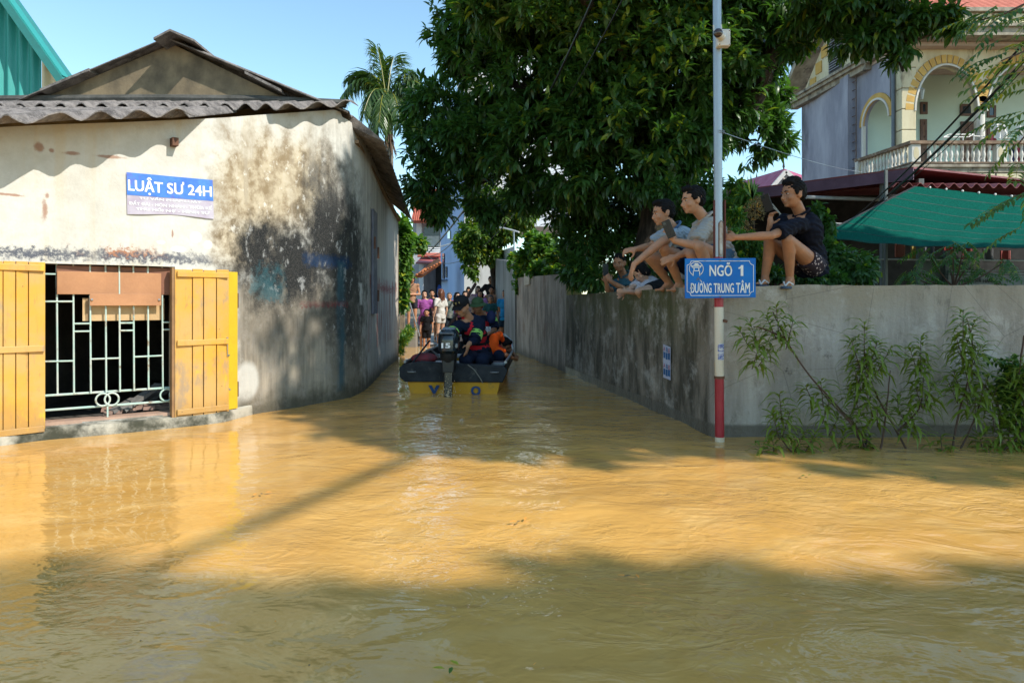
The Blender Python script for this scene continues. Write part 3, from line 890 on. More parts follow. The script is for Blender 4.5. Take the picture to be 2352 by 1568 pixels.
# ================================================================== walls on the right
wm = NT('flood_wall_cement')
fine = wm.noise(30, 5, .65); st = wm.noise(4.5, 6, .68, wm.map(wm.pos, (1.2, 1.2, .14)))
big = wm.noise(1.1, 5, .6)
cc = wm.mix(wm.ramp(st, .32, .7), (.27, .235, .20), (.46, .415, .37))
cc = wm.mix(wm.m('MULTIPLY', wm.ramp(big, .45, .65), .5), cc, (.34, .28, .20))
sp = wm.xyz(wm.pos)
top = wm.ramp(wm.m('ADD', sp[2], wm.m('MULTIPLY', st, .5)), 1.1, 1.5)
cc = wm.mix(wm.m('MULTIPLY', top, .5), cc, (.25, .21, .14))
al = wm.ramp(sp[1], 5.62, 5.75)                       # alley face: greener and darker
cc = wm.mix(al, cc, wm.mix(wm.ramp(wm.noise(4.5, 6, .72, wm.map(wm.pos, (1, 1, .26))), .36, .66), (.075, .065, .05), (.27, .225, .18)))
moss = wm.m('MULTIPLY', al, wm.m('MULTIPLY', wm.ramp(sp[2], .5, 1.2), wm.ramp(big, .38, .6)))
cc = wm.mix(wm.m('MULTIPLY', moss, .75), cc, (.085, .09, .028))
blot = wm.m('MULTIPLY', wm.ramp(wm.noise(5.5, 5, .7), .60, .70), wm.ramp(wm.m('ABSOLUTE', wm.m('SUBTRACT', sp[2], .62)), .05, .4, 1, 0))
cc = wm.mix(wm.m('MULTIPLY', blot, .85), cc, (.045, .04, .035))
cc = wm.mix(wm.m('MULTIPLY', wm.ramp(wm.noise(2.3, 6, .75, wm.map(wm.pos, (1, 1, 1), (7, 1, 3))), .50, .66), .6), cc, (.50, .46, .41))
cc = wm.mix(wm.m('MULTIPLY', wm.ramp(wm.noise(7, 6, .75, wm.map(wm.pos, (1, 1, .5), (2, 9, 3))), .55, .70), .55), cc, (.14, .12, .095))
cc = wm.mix(wm.m('MULTIPLY', wm.ramp(wm.vor(1.7, wm.map(wm.pos, (1, 1, 1.3)), 'DISTANCE_TO_EDGE'), .0, .006, 1, 0), .5), cc, (.06, .05, .045))
wet = wm.ramp(wm.m('ADD', sp[2], wm.m('MULTIPLY', wm.m('SUBTRACT', big, .5), .05)), .085, .115, 1, 0)
cc = wm.mix(wm.m('MULTIPLY', wet, .75), cc, (.085, .075, .06))
cc = wm.mix(.3, cc, wm.mix(wm.noise(110, 3, .6), (.3, .3, .3), (.7, .7, .7)), 'SOFT_LIGHT')
wm.set(Base_Color=cc, Roughness=wm.ramp(wet, 0, 1, .9, .35)); wm.b.inputs['Specular IOR Level'].default_value = .2
wm.bump(wm.m('ADD', fine, wm.m('MULTIPLY', wm.noise(6, 6, .7), 2.5)), .8, .010)
WH = 1.243
def slab(poly_outer, thick, z0, z1, mat_, name, label, cat, seg=40):
    """vertical wall following a plan polyline with a slightly uneven surface"""
    T = thing(name, label, cat, (poly_outer[0][0], poly_outer[0][1], 0))
    m_ = MB()
    pts = []
    for (a, b) in zip(poly_outer[:-1], poly_outer[1:]):
        n = max(1, int((Vector(b) - Vector(a)).length / .12))
        for k in range(n): pts.append(Vector(a) + (Vector(b) - Vector(a)) * k / n)
    pts.append(Vector(poly_outer[-1]))
    return T, pts
# front wall along the road
Wf_ = thing('garden_wall', 'grey cement wall facing the road where three men squat', 'wall', (3, 5.6, 0))
m_ = MB()
def wf(u, v):
    x = 1.66 + 11.5 * u; z = -.6 + (WH + .6) * v
    return (x, 5.6 + .006 * mnoise.noise(Vector((x * 2, z * 2, 0))) * 2, z + (.016 * mnoise.noise(Vector((x * 2.2, 0, 0))) + .008 * mnoise.noise(Vector((x * 9, 0, 0))) if v == 1 else 0))
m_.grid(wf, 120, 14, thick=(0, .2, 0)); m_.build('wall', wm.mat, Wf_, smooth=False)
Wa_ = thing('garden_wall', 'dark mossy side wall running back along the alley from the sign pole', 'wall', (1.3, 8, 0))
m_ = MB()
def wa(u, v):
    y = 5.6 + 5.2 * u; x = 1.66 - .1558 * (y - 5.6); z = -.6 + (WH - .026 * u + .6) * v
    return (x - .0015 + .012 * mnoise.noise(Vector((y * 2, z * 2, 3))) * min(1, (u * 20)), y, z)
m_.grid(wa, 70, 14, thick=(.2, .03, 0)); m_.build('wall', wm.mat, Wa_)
fw = NT('pink_grey_render')
st = fw.noise(3.2, 6, .68, fw.map(fw.pos, (1, 1, .13))); bg_ = fw.noise(2, 5, .6)
cc = fw.mix(fw.ramp(fw.noise(4.2, 6, .72, fw.map(fw.pos, (1, 1, .25))), .38, .62), (.20, .16, .135), (.44, .365, .31))
cc = fw.mix(fw.m('MULTIPLY', fw.ramp(bg_, .55, .68), .5), cc, (.22, .12, .08))
sp = fw.xyz(fw.pos); cc = fw.mix(fw.m('MULTIPLY', fw.ramp(fw.m('ADD', sp[2], fw.m('MULTIPLY', bg_, .3)), .1, .35, 1, 0), .8), cc, (.07, .06, .045))
fw.set(Base_Color=cc, Roughness=.92); fw.bump(fw.noise(35, 4, .6), .5, .006)
Wb_ = thing('garden_wall', 'taller pinkish grey wall section with a pale cement patch at its top', 'wall', (.5, 13, 0))
m_ = MB()
def wb(u, v):
    y = 10.8 + 4.3 * u; x = .845 - .173 * (y - 10.8); z = -.6 + (1.56 + .09 * u + .6) * v
    return (x, y, z)
m_.grid(wb, 30, 8, thick=(.26, .04, 0)); m_.build('wall', fw.mat, Wb_)
m_ = MB(); m_.hexa([(.34 , 13.55, 1.46), (.62, 13.55, 1.46), (.54, 14.1, 1.46), (.25, 14.1, 1.46), (.34, 13.55, 1.70), (.62, 13.55, 1.70), (.54, 14.1, 1.70), (.25, 14.1, 1.70)])
m_.build('cement_patch', mat('fresh_cement', (.55, .47, .38), (.45, .38, .31)), Wb_)
m_ = MB(); m_.box((.86, 10.72, WH - .03), (1.10, 10.79, 1.575)); m_.build('pier_face', mat('lichen_render', (.46, .40, .17), (.12, .11, .05), scale=4, c3=(.33, .30, .12), bump=.8, bscale=22), Wb_, bevel=.02)
Wc_ = thing('garden_wall', 'blue grey wall stub beyond the man in the blue shirt', 'wall', (-.1, 16.5, 0))
m_ = MB(); m_.hexa([(.07, 15.15, -.5), (.33, 15.15, -.5), (-.2, 18.8, -.5), (-.45, 18.8, -.5), (.07, 15.15, 2.0), (.33, 15.15, 2.0), (-.2, 18.8, 2.3), (-.45, 18.8, 2.3)])
m_.build('wall', mat('bluegrey_render', (.27, .27, .27), (.12, .12, .12), streak=6, scale=5, c3=(.10, .09, .08), s3=3), Wc_)

# stickers pasted on the alley face
St = thing('sticker', 'pair of small blue and red adverts pasted on the mossy wall', 'sticker', (1.55, 6.2, .5))
def stk(u, v, off=.006):
    px = 1526 + 17 * u; y_ = 790 + 76 * (1 - v) + 7 * u
    # intersect with the alley face
    k = (px - CX) / F; Y = (1.66 + .1558 * 5.6) / (k + .1558)
    q = P(px, y_, Y); return Vector((q.x - off, q.y - off * .2, q.z))
m_ = MB(); m_.grid(lambda u, v: stk(u, v, .012), 1, 1); m_.build('paper', mat('sticker_paper', (.50, .52, .66), (.42, .44, .58)), St, recalc=False)
sb = mat('sticker_blue', (.03, .13, .33)); srd = mat('sticker_red', (.42, .05, .08))
for base in (.08, .58):
    m_ = MB()
    for u0, u1, v0, v1 in ((.06, .30, .02, .20), (.36, .60, .0, .20), (.66, .94, .02, .22)):
        m_.grid(lambda u, v: stk(u0 + (u1 - u0) * u, base + v0 + (v1 - v0) * v, .014), 1, 1)
    m_.build('blue_print', sb, St, recalc=False)['kind'] = 'stuff'
    text_on('B', lambda u, v: stk(u, v, .014), .42, .66, base + .23, base + .36, 'blue_letter', sb, St, .02)
    text_on('A', lambda u, v: stk(u, v, .014), .06, .30, base + .23, base + .36, 'red_letter', srd, St, .02)
    text_on('E', lambda u, v: stk(u, v, .014), .74, .94, base + .23, base + .36, 'red_letter', srd, St, .02)

# ================================================================== street pole with sign
PX_, PY_ = (1653 - CX) / F * 5.42, 5.42
Po = thing('street_pole', 'grey galvanised pole with red and white painted foot at the wall corner', 'pole', (PX_, PY_, 0))
galv = mat('galvanised', (.40, .45, .50), (.30, .345, .39), scale=3, streak=5, rough=.38, metal=.55, bump=.08)
red_m = mat('pole_red', (.36, .018, .035), (.26, .012, .02), scale=5, rough=.35, bump=.1)
whp = mat('pole_white', (.66, .63, .55), (.60, .50, .36), scale=6, streak=6, rough=.4, c3=(.50, .28, .10), s3=9, bump=.1)
rr = .036
def zp(py, Y=5.42): return CH + (HY - py) / F * Y
lean = .006
def seg(y0, y1, r, m, name, n=20):
    m_ = MB(); z0, z1 = zp(y0), zp(y1)
    m_.tube([(PX_ - lean * (z0), PY_, z0), (PX_ - lean * z1, PY_, z1)], r, n); return m_.build(name, m, Po, smooth=True)
seg(1180, 1003, rr + .001, whp, 'base_band'); seg(1003, 867, rr, red_m, 'red_band'); seg(867, 705, rr, whp, 'white_band'); seg(705, 590, rr, red_m, 'red_band')
seg(590, -160, rr - .003, galv, 'shaft')
seg(869, 863, rr + .006, rust_m, 'rust_ring')
for sx_, w_ in ((-rr - .006, .008), (rr + .004, .010)):
    m_ = MB(); m_.box((PX_ + sx_ - w_ / 2, PY_ - .015, zp(600)), (PX_ + sx_ + w_ / 2, PY_ + .02, zp(460))); m_.build('rusty_flange', mat('flange_rust', (.14, .03, .025), (.09, .03, .02)), Po)
# oval slot in the shaft with rusty rim
m_ = MB(); m_.box((PX_ - .014, PY_ - rr - .004, zp(588)), (PX_ + .012, PY_ - rr + .003, zp(510))); m_.build('slot_plate', mat('slot_plate', (.52, .53, .50), (.25, .13, .07), scale=12), Po, bevel=.004)
m_ = MB(); zs = [zp(590), zp(508)]
m_.tube([(PX_ - .018, PY_ - rr - .002, zs[0]), (PX_ - .018, PY_ - rr - .002, zs[1] - .02), (PX_, PY_ - rr - .002, zs[1]), (PX_ + .018, PY_ - rr - .002, zs[1] - .02), (PX_ + .018, PY_ - rr - .002, zs[0])], .004, 6, cap=False); m_.build('slot_rim', rust_m, Po)
for z in (zp(302), zp(306)):
    m_ = MB(); m_.tube([(PX_ + (rr + .002) * math.cos(t_), PY_ + (rr + .002) * math.sin(t_), z) for t_ in np.linspace(0, 6.283, 21)], .003, 5, cap=False); m_.build('wire_tie', galv, Po)
m_ = MB(); m_.tube([(PX_ + .02, PY_ - .03, zp(735)), (PX_ + .05, PY_ - .03, zp(738))], .012, 8); m_.build('bolt', rust_m, Po)
stkm = mat('sticker_white', (.62, .64, .70), (.6, .6, .66)); inkm = mat('ink_blue', (.02, .08, .45))
def pcyl(u, v, r=rr + .0015): # label wrapped on the pole
    a = R(-150 + 100 * u); return Vector((PX_ + r * math.cos(a), PY_ + r * math.sin(a), zp(826) + (zp(788) - zp(826)) * v))
m_ = MB(); m_.grid(lambda u, v: pcyl(u, v), 8, 2); m_.build('phone_sticker', stkm, Po, recalc=False)
text_on('0963.107.586', lambda u, v: pcyl(.95 - .75 * v, .04 + .92 * u, rr + .003), 0, 1, 0, 1, 'phone_number', inkm, Po, .02)

Cam_ = thing('security_camera', 'white security camera with dark dome and two stub aerials on the pole', 'camera', (PX_, PY_, zp(96)))
cw = mat('camera_plastic', (.66, .64, .60), (.55, .50, .45), rough=.45)
m_ = MB(); m_.box((PX_ - .045, PY_ - .10, zp(116)), (PX_ + .055, PY_ - .033, zp(78))); m_.build('housing', cw, Cam_, bevel=.008)
m_ = MB(); m_.tube([(PX_ - .02, PY_ - .12, zp(99)), (PX_ - .055, PY_ - .16, zp(96))], [.034, .034], 16); m_.build('collar', cw, Cam_, smooth=True)
m_ = MB(); m_.ball((PX_ - .062, PY_ - .165, zp(95)), .035, 18, 12); m_.build('lens_dome', mat('lens_dome', (.05, .025, .02), (.03, .02, .02), rough=.12, spec=.7, bump=0), Cam_, smooth=True)
for dx, zz in ((-.078, (zp(84), zp(71))), (-.018, (zp(80), zp(70)))):
    m_ = MB(); m_.tube([(PX_ + dx, PY_ - .11, zz[0]), (PX_ + dx - .003, PY_ - .11, zz[1])], .005, 8); m_.build('aerial', cw, Cam_, smooth=True)
for dx, dz in ((-.03, 113), (.045, 113), (.045, 82), (.0, 88)):
    m_ = MB(); m_.ball((PX_ + dx, PY_ - .101, zp(dz)), .004, 6, 5); m_.build('screw', rust_m, Cam_)

SY = 5.335
def s3(px, py, off=0): return P(px, py, SY) + Vector((0, -off, 0))
Sg = thing('street_sign', 'blue enamel lane sign with white border reading NGÕ 1, fixed to the pole', 'sign', s3(1654, 685))
sgm = NT('sign_blue')
cc = sgm.mix(sgm.ramp(sgm.noise(4, 4, .6), .3, .7), (.012, .115, .42), (.010, .16, .50))
cc = sgm.mix(sgm.ramp(sgm.noise(14, 6, .75, sgm.map(sgm.pos, (1, 1, .6))), .68, .72, 0, .85), cc, (.07, .05, .045))
cc = sgm.mix(sgm.ramp(sgm.noise(7, 5, .7, sgm.map(sgm.pos, (1, 1, .15))), .62, .75, 0, .45), cc, (.12, .14, .15))
sgm.set(Base_Color=cc, Roughness=.45); sgm.b.inputs['Specular IOR Level'].default_value = .15
m_ = MB(); q = [s3(1573, 685), s3(1736, 683), s3(1736, 592.5), s3(1573, 593.5)]
m_.prism(q, (0, .005, 0)); m_.build('plate', sgm.mat, Sg, bevel=.0015)
sw = mat('sign_white', (.74, .74, .70), (.68, .68, .66), scale=10, rough=.4, c3=(.55, .45, .25), s3=16, bump=0)
def sg(u, v, off=.003): return s3(1573 + 163 * u, 685 - 91.5 * v - .3 * u, off)
# border with scooped corners
def scoop(cx_, cy_, a0, a1, n=6): return [(cx_ + .055 * math.cos(R(a0 + (a1 - a0) * k / n)), cy_ + .1 * math.sin(R(a0 + (a1 - a0) * k / n))) for k in range(n + 1)]
loop = []
x0, x1, y0, y1 = .03, .965, .07, .935
loop += scoop(x0, y0, 90, 0) + scoop(x1, y0, 180, 90) + scoop(x1, y1, 270, 180) + scoop(x0, y1, 0, -90) + [(x0, y0 + .1)]
m_ = MB()
for (a, b) in zip(loop[:-1], loop[1:]):
    pa, pb = sg(*a), sg(*b); d = (pb - pa).normalized(); n_ = Vector((-d.z, 0, d.x)) * .0022
    m_._add([pa - n_, pb - n_, pb + n_, pa + n_], [(0, 1, 2, 3)])
m_.build('border', sw, Sg, recalc=False)['kind'] = 'stuff'
text_on('NGÕ', sg, .345, .665, .555, .90, 'lettering', sw, Sg, .022)
m_ = MB(); m_._add([sg(u_, v_, .0031) for u_, v_ in ((.785, .56), (.822, .56), (.822, .83), (.792, .83), (.775, .785), (.755, .77), (.755, .735), (.785, .745))], [tuple(range(8))]); m_.build('lettering', sw, Sg, recalc=False)
for wd_, u0_, u1_, v1_ in (('Đ', .075, .135, .38), ('Ư', .14, .20, .395), ('O', .203, .258, .385), ('NG', .268, .375, .38), ('TRUNG', .405, .69, .38), ('TÂM', .72, .915, .455)):
    text_on(wd_, sg, u0_, u1_, .135, v1_, 'lettering', sw, Sg, .026)
# city gate emblem in a broken ring
m_ = MB(); cx_, cy_ = .16, .74
def strip(pts, w):
    for (a, b) in zip(pts[:-1], pts[1:]):
        pa, pb = sg(*a, .0032), sg(*b, .0032); d = (pb - pa).normalized(); n_ = Vector((-d.z, 0, d.x)) * w
        m_._add([pa - n_ - d * w * .3, pb - n_ + d * w * .3, pb + n_ + d * w * .3, pa + n_ - d * w * .3], [(0, 1, 2, 3)])
asp = 163 / 91.5
ring = [(cx_ + .098 * math.cos(R(t_)), cy_ + .098 * asp * math.sin(R(t_))) for t_ in range(-62, 243, 8)]
strip(ring, .003)
strip([(.115, .565), (.118, .69), (.205, .69), (.208, .565)], .003)
strip([(.128, .70), (.128, .77)], .0035); strip([(.195, .70), (.195, .77)], .0035)
strip([(.09, .83), (.105, .775), (.218, .775), (.233, .83)], .0035)
strip([(.105, .81), (.218, .81)], .003); strip([(.125, .85), (.14, .835), (.183, .835), (.198, .85)], .003); strip([(.14, .865), (.183, .865)], .005)
m_.build('emblem', sw, Sg, recalc=False)['kind'] = 'stuff'
m_ = MB(); strip([(.250, .365), (.262, .385), (.265, .41)], .0024); strip([(.215, .455), (.238, .41)], .0028); m_.build('diacritics', sw, Sg, recalc=False)['kind'] = 'stuff'
for px, py in ((1654, 597), (1654, 681)):
    m_ = MB(); m_.ball(s3(px, py, .002), .005, 8, 6); m_.build('rivet', rust_m, Sg)
m_ = MB()
for (u, v, r) in ((.19, .50, .018), (.21, .47, .012), (.17, .47, .014), (.225, .45, .010), (.045, .38, .008), (.045, .22, .008), (.04, .14, .006), (.79, .52, .006)):
    c0 = sg(u, v, .0042); m_._add([c0 + Vector((r * .5 * (.6 + .4 * random.random()) * math.cos(t_), 0, r * .5 * (.5 + .5 * random.random()) * math.sin(t_))) for t_ in np.linspace(0, 5.6, 9)], [tuple(range(9))])
m_.build('enamel_chips', mat('chip_rust', (.09, .06, .045), (.20, .20, .20), scale=40), Sg, recalc=False)['kind'] = 'stuff'

# ================================================================== two storey house on the right
RH = thing('villa', 'two storey villa with arched balcony, grey blank side and cream pillars', 'house', (14, 24, 0))
YF = 23.0
grey_side = mat('villa_grey_side', (.36, .36, .42), (.21, .21, .26), scale=.9, streak=2, rough=.9, c3=(.10, .10, .12), s3=.5, contrast=.2, bump=.3)
creamv = mat('villa_cream', (.66, .60, .42), (.48, .40, .25), scale=1.6, streak=2, rough=.85, c3=(.24, .19, .13), s3=2.2)
whitev = mat('villa_white', (.66, .64, .58), (.48, .45, .40), scale=1.6, streak=2, rough=.85, c3=(.30, .27, .22), s3=2)
ochrev = mat('villa_ochre', (.60, .38, .10), (.48, .28, .08), scale=2, rough=.8)
mint = mat('villa_mint', (.52, .64, .56), (.46, .58, .51), scale=.8, rough=.9, bump=.1)
pinks = mat('villa_soffit', (.50, .40, .34), (.42, .32, .27), rough=.9)
stone = mat('villa_mouldings', (.40, .36, .28), (.16, .13, .10), scale=3, streak=1, rough=.95, c3=(.07, .065, .055), s3=3)
rail_m = mat('rail_stain', (.26, .17, .11), (.10, .07, .05), scale=4, rough=.9, c3=(.40, .36, .28), s3=5)
tile_m = mat('red_tiles', (.46, .12, .07), (.32, .08, .05), scale=3, rough=.7)
brown = mat('villa_door_wood', (.14, .065, .035), (.09, .04, .025), rough=.5)
glassd = mat('dark_glass', (.03, .04, .05), (.02, .03, .04), rough=.1, spec=.6, bump=0)
def hx(px, Y=YF): return (px - CX) / F * Y
def hz_(py, Y=YF): return CH + (HY - py) / F * Y
XS, XC = 13.14, 13.14                                # side wall near corner x; runs (-.112, 1)
def sidept(d, z, off=0): return Vector((XS - .112 * d - off, YF + d, z))
def side_panel(mb, d0, d1, z0, z1, off=0, th=.12):
    a, b = sidept(d0, z0, off), sidept(d1, z0, off)
    mb.prism([a, b, b + Vector((0, 0, z1 - z0)), a + Vector((0, 0, z1 - z0))], (th, .0, 0))
ZB, ZR, ZC = 5.53, 6.28, 9.62
# side wall with the arched opening between d=.75 and d=2.15
m_ = MB(); side_panel(m_, 2.02, 6.3, 0, ZC); side_panel(m_, 0.5, 2.02, 0, 5.3)
d0, d1, zs, rz_ = .62, 2.02, 7.55, .75
dm = (d0 + d1) / 2; hw = (d1 - d0) / 2
archp = [(dm - hw * math.cos(t_), zs + rz_ * math.sin(t_)) for t_ in np.linspace(0, math.pi, 17)]
for (a, b) in zip(archp[:-1], archp[1:]):
    m_.prism([sidept(a[0], a[1]), sidept(b[0], b[1]), sidept(b[0], ZC), sidept(a[0], ZC)], (.12, 0, 0))
m_.build('side_wall', grey_side, RH)
m_ = MB(); outer = [(dm - (hw + .22) * math.cos(t_), zs + (rz_ + .24) * math.sin(t_)) for t_ in np.linspace(0, math.pi, 17)]
for i in range(16):
    m_.prism([sidept(*archp[i], .05), sidept(*archp[i + 1], .05), sidept(*outer[i + 1], .05), sidept(*outer[i], .05)], (.06, 0, 0))
m_.build('arch_trim', ochrev, RH)
m_ = MB(); 
for i in range(16):
    o2 = [(dm - (hw + .06) * math.cos(t_), zs + (rz_ + .07) * math.sin(t_)) for t_ in np.linspace(0, math.pi, 17)]
    m_.prism([sidept(*archp[i], .08), sidept(*archp[i + 1], .08), sidept(*o2[i + 1], .08), sidept(*o2[i], .08)], (.04, 0, 0))
side_panel(m_, 2.0, 2.1, 5.5, zs, .06, .1)
m_.build('arch_edge', whitev, RH)
# floors, back wall, interior faces
m_ = MB(); m_.box((XS + .02, YF + .1, 5.2), (24, YF + 6.3, ZB)); m_.build('floor_slab', whitev, RH)
m_ = MB(); m_.box((XS - .15, YF + 2.25, ZB), (24, YF + 2.4, ZC)); m_.build('back_wall', mint, RH)
m_ = MB(); m_.box((XS + .14, YF + .15, ZC - .12), (24, YF + 2.2, ZC - .02)); m_.build('porch_ceiling', mat('porch_ceiling', (.50, .38, .32)), RH)
m_ = MB(); m_.box((XS - .6, YF + 2.5, .1), (24, YF + 6.2, ZC)); m_.build('house_core', grey_side, RH)
YB = YF + 2.25
def bx_(px): return (px - CX) / F * YB
def bz_(py): return CH + (HY - py) / F * YB
def zoomD(x, y): return (.9699 * (1850 + x / 3.136), .9699 * y / 3.136)
def win(x0, y0, x1, y1, name='window', pane=glassd):
    a = zoomD(x0, y0); b = zoomD(x1, y1)
    m_ = MB(); X0, X1, Z0, Z1 = bx_(a[0]), bx_(b[0]), bz_(b[1]), bz_(a[1]); t_ = .08
    for q in (((X0, Z0), (X1, Z0 + t_)), ((X0, Z1 - t_), (X1, Z1)), ((X0, Z0 + t_), (X0 + t_, Z1 - t_)), ((X1 - t_, Z0 + t_), (X1, Z1 - t_))):
        m_.box((q[0][0], YB - .05, q[0][1]), (q[1][0], YB - .002, q[1][1]))
    w = m_.build(name, brown, RH)
    m_ = MB(); m_.box((X0 + t_, YB - .03, Z0 + t_), (X1 - t_, YB - .005, Z1 - t_)); m_.build('pane' if pane is glassd else 'leaf', pane, w)
    return w, (X0, X1, Z0, Z1)
win(1030, 760, 1083, 850); win(1325, 775, 1458, 862); win(1526, 785, 1590, 875)
for q in ((1030, 888, 1078, 1230), (1330, 905, 1400, 1230), (1400, 905, 1545, 1230)):
    d_, (X0, X1, Z0, Z1) = win(*q, name='door', pane=brown)
    for k in range(3):
        zc = Z0 + (Z1 - Z0) * (.2 + .28 * k); m_ = MB(); m_.box((X0 + .18, YB - .045, zc - .2), (X1 - .18, YB - .028, zc + .2)); m_.build('panel', mat('door_panel', (.20, .10, .05), (.13, .06, .03), rough=.45), d_, bevel=.02)
# corner pillar built of stacked blocks
zp_ = [ZB]
for i, zb in enumerate([6.9, 7.6, 8.3, 9.0, 9.62]):
    m_ = MB(); m_.box((XS - .03, YF - .03, zp_[-1] + .025), (XS + .46, YF + .46, zb)); m_.build('pillar_block', creamv, RH, bevel=.02)
    m_ = MB(); m_.box((XS, YF, zb - .002), (XS + .43, YF + .43, zb + .027)); m_.build('pillar_joint', stone, RH)
    zp_.append(zb)
# front arches on round column
def arch(xa, xb, zs, top, name):
    xm, hw = (xa + xb) / 2, (xb - xa) / 2
    pts = [(xm - hw * math.cos(t_), zs + (top - zs) * math.sin(t_)) for t_ in np.linspace(0, math.pi, 25)]
    m_ = MB()
    for a, b in zip(pts[:-1], pts[1:]):
        m_.prism([(a[0], YF, a[1]), (b[0], YF, b[1]), (b[0], YF, 9.62), (a[0], YF, 9.62)], (0, .3, 0))
    m_.build('arch_wall', creamv, RH)
    for rr0, rr1, mm, nm, yy in ((0, .06, whitev, 'arch_edge', .05),):
        m_ = MB(); o_ = [(xm - (hw + rr1) * math.cos(t_), zs + (top - zs + rr1) * math.sin(t_)) for t_ in np.linspace(0, math.pi, 25)]
        for i in range(24): m_.prism([(pts[i][0], YF - yy, pts[i][1]), (pts[i + 1][0], YF - yy, pts[i + 1][1]), (o_[i + 1][0], YF - yy, o_[i + 1][1]), (o_[i][0], YF - yy, o_[i][1])], (0, .2, 0))
        m_.build(nm, mm, RH)
    n = 20
    for i in range(n):
        t0, t1 = math.pi * (i + .12) / n, math.pi * (i + .88) / n
        q = []
        for t_, k_ in ((t0, .09), (t1, .09), (t1, .36), (t0, .36)):
            q.append((xm - (hw + k_) * math.cos(t_), YF - .035, zs + (top - zs + k_) * math.sin(t_)))
        m_ = MB(); m_.prism(q, (0, .05, 0)); m_.build('voussoir', ochrev, RH)
xc0, xc1 = hx(2246), hx(2267)
arch(XS + .46, xc0 - .02, 7.55, hz_(151), 'a'); arch(xc1 + .02, xc1 + 2.3, 7.55, hz_(151), 'b')
m_ = MB(); m_.box((xc0 - .02, YF, 8.0), (xc1 + .02, YF + .3, 9.62)); m_.build('arch_wall', creamv, RH)
xc = (xc0 + xc1) / 2
m_ = MB(); m_.lathe((xc, YF + .15, ZB), [(.22, 0), (.22, .12), (.165, .2), (.16, 1.6), (.145, 2.45), (.16, 2.5)], 20); m_.build('column', whitev, RH, smooth=True)
m_ = MB(); m_.lathe((xc, YF + .15, 8.0), [(.15, 0), (.19, .06), (.17, .12), (.22, .22), (.20, .28), (.30, .36), (.30, .42)], 16); m_.build('capital', ochrev, RH, smooth=True)
# entablature and parapet
m_ = MB(); m_.box((XS - .2, YF - .35, 9.62), (24, YF + 2.4, 9.75)); m_.build('soffit', pinks, RH)
m_ = MB(); m_.box((XS - .1, YF - .9, 9.76), (24, YF + .4, 10.02)); m_.box((XS - .2, YF - 1.0, 10.02), (24, YF + .4, 10.12)); m_.box((XS - .1, YF - .85, 10.12), (24, YF - .3, 10.5)); m_.box((XS - .2, YF - 1.0, 10.5), (24, YF - .2, 10.62)); m_.build('parapet', stone, RH)
for i in range(18):
    m_ = MB(); x0 = XS + .1 + i * .6; m_.box((x0, YF - .885, 10.17), (x0 + .5, YF - .84, 10.46)); m_.build('parapet_panel', creamv, RH, bevel=.01)
# side cornice, pediment and roof
m_ = MB()
for (o_, z0, z1) in ((.25, ZC - .12, ZC + .08), (.38, ZC + .08, ZC + .2), (.48, ZC + .2, ZC + .3)):
    a, b = sidept(1.6, z0, o_), sidept(6.75, z0, o_); m_.prism([a, b, b + Vector((0, 0, z1 - z0)), a + Vector((0, 0, z1 - z0))], (o_ + .05, 0, 0))
m_.build('cornice', stone, RH)
m_ = MB(); 
a, b = sidept(1.6, ZC - .04, .2), sidept(6.6, ZC - .04, .2); m_.prism([a, b, b + Vector((0, 0, .10)), a + Vector((0, 0, .10))], (.02, 0, 0)); m_.build('cornice_stripe', ochrev, RH)
apx = 3.6; za = 12.9
m_ = MB(); m_.prism([sidept(6.3, ZC + .3), sidept(apx, za - .3), sidept(.9, ZC + .3)], (.1, 0, 0)); m_.build('pediment', creamv, RH)
m_ = MB(); 
for k in range(5):
    dd = 5.6 - k * .42; zz = ZC + .35 + k * .52; side_panel(m_, dd - .42, dd, zz, zz + .45, .04, .05)
m_.build('pediment_quoins', ochrev, RH)['kind'] = 'stuff'
lv = thing('louvre', None, None); lv.parent = RH; lv.location = (0, 0, 0)
lz0, lz1, ld = 10.15, 11.5, 3.75
m_ = MB(); side_panel(m_, ld - .42, ld + .42, lz0, lz1, .07, .02); m_.build('louvre_back', mat('louvre_dark', (.08, .08, .09)), lv)
for k in range(13):
    z = lz0 + .08 + k * .1; m_ = MB(); m_.prism([sidept(ld - .36, z, .14), sidept(ld + .36, z, .14), sidept(ld + .36, z + .05, .08), sidept(ld - .36, z + .05, .08)], (0, 0, .02)); m_.build('slat', mat('louvre_slat', (.32, .33, .36)), lv)
# rakes: raised verge boards
m_ = MB(); m_.prism([sidept(7.2, ZC + .05, .6), sidept(apx, za, .6), sidept(apx, za + .3, .6), sidept(7.35, ZC + .2, .6)], (.9, 0, 0))
m_.prism([sidept(apx, za, .6), sidept(.2, ZC + .5, .6), sidept(.2, ZC + .8, .6), sidept(apx, za + .3, .6)], (.9, 0, 0)); m_.build('verge', stone, RH)
m_ = MB(); m_.prism([sidept(7.1, ZC + .2, .5), sidept(apx, za - .05, .5), sidept(apx, za + .02, .5), sidept(7.2, ZC + .25, .5)], (.05, 0, 0)); m_.build('verge_stripe', ochrev, RH)
m_ = MB(); nr = 26
def rf(u, v):
    d = apx - (apx - .2) * v * 1.0
    z = za + .3 + (ZC + .9 - za - .3) * v
    x = -.5 + 9 * u
    q = sidept(d, z, 0); return (q.x + x, q.y, z + .03 * abs(math.sin(u * 90)) + .05 * ((v * nr) % 1))
m_.grid(rf, 200, nr * 2); m_.build('roof', tile_m, RH)
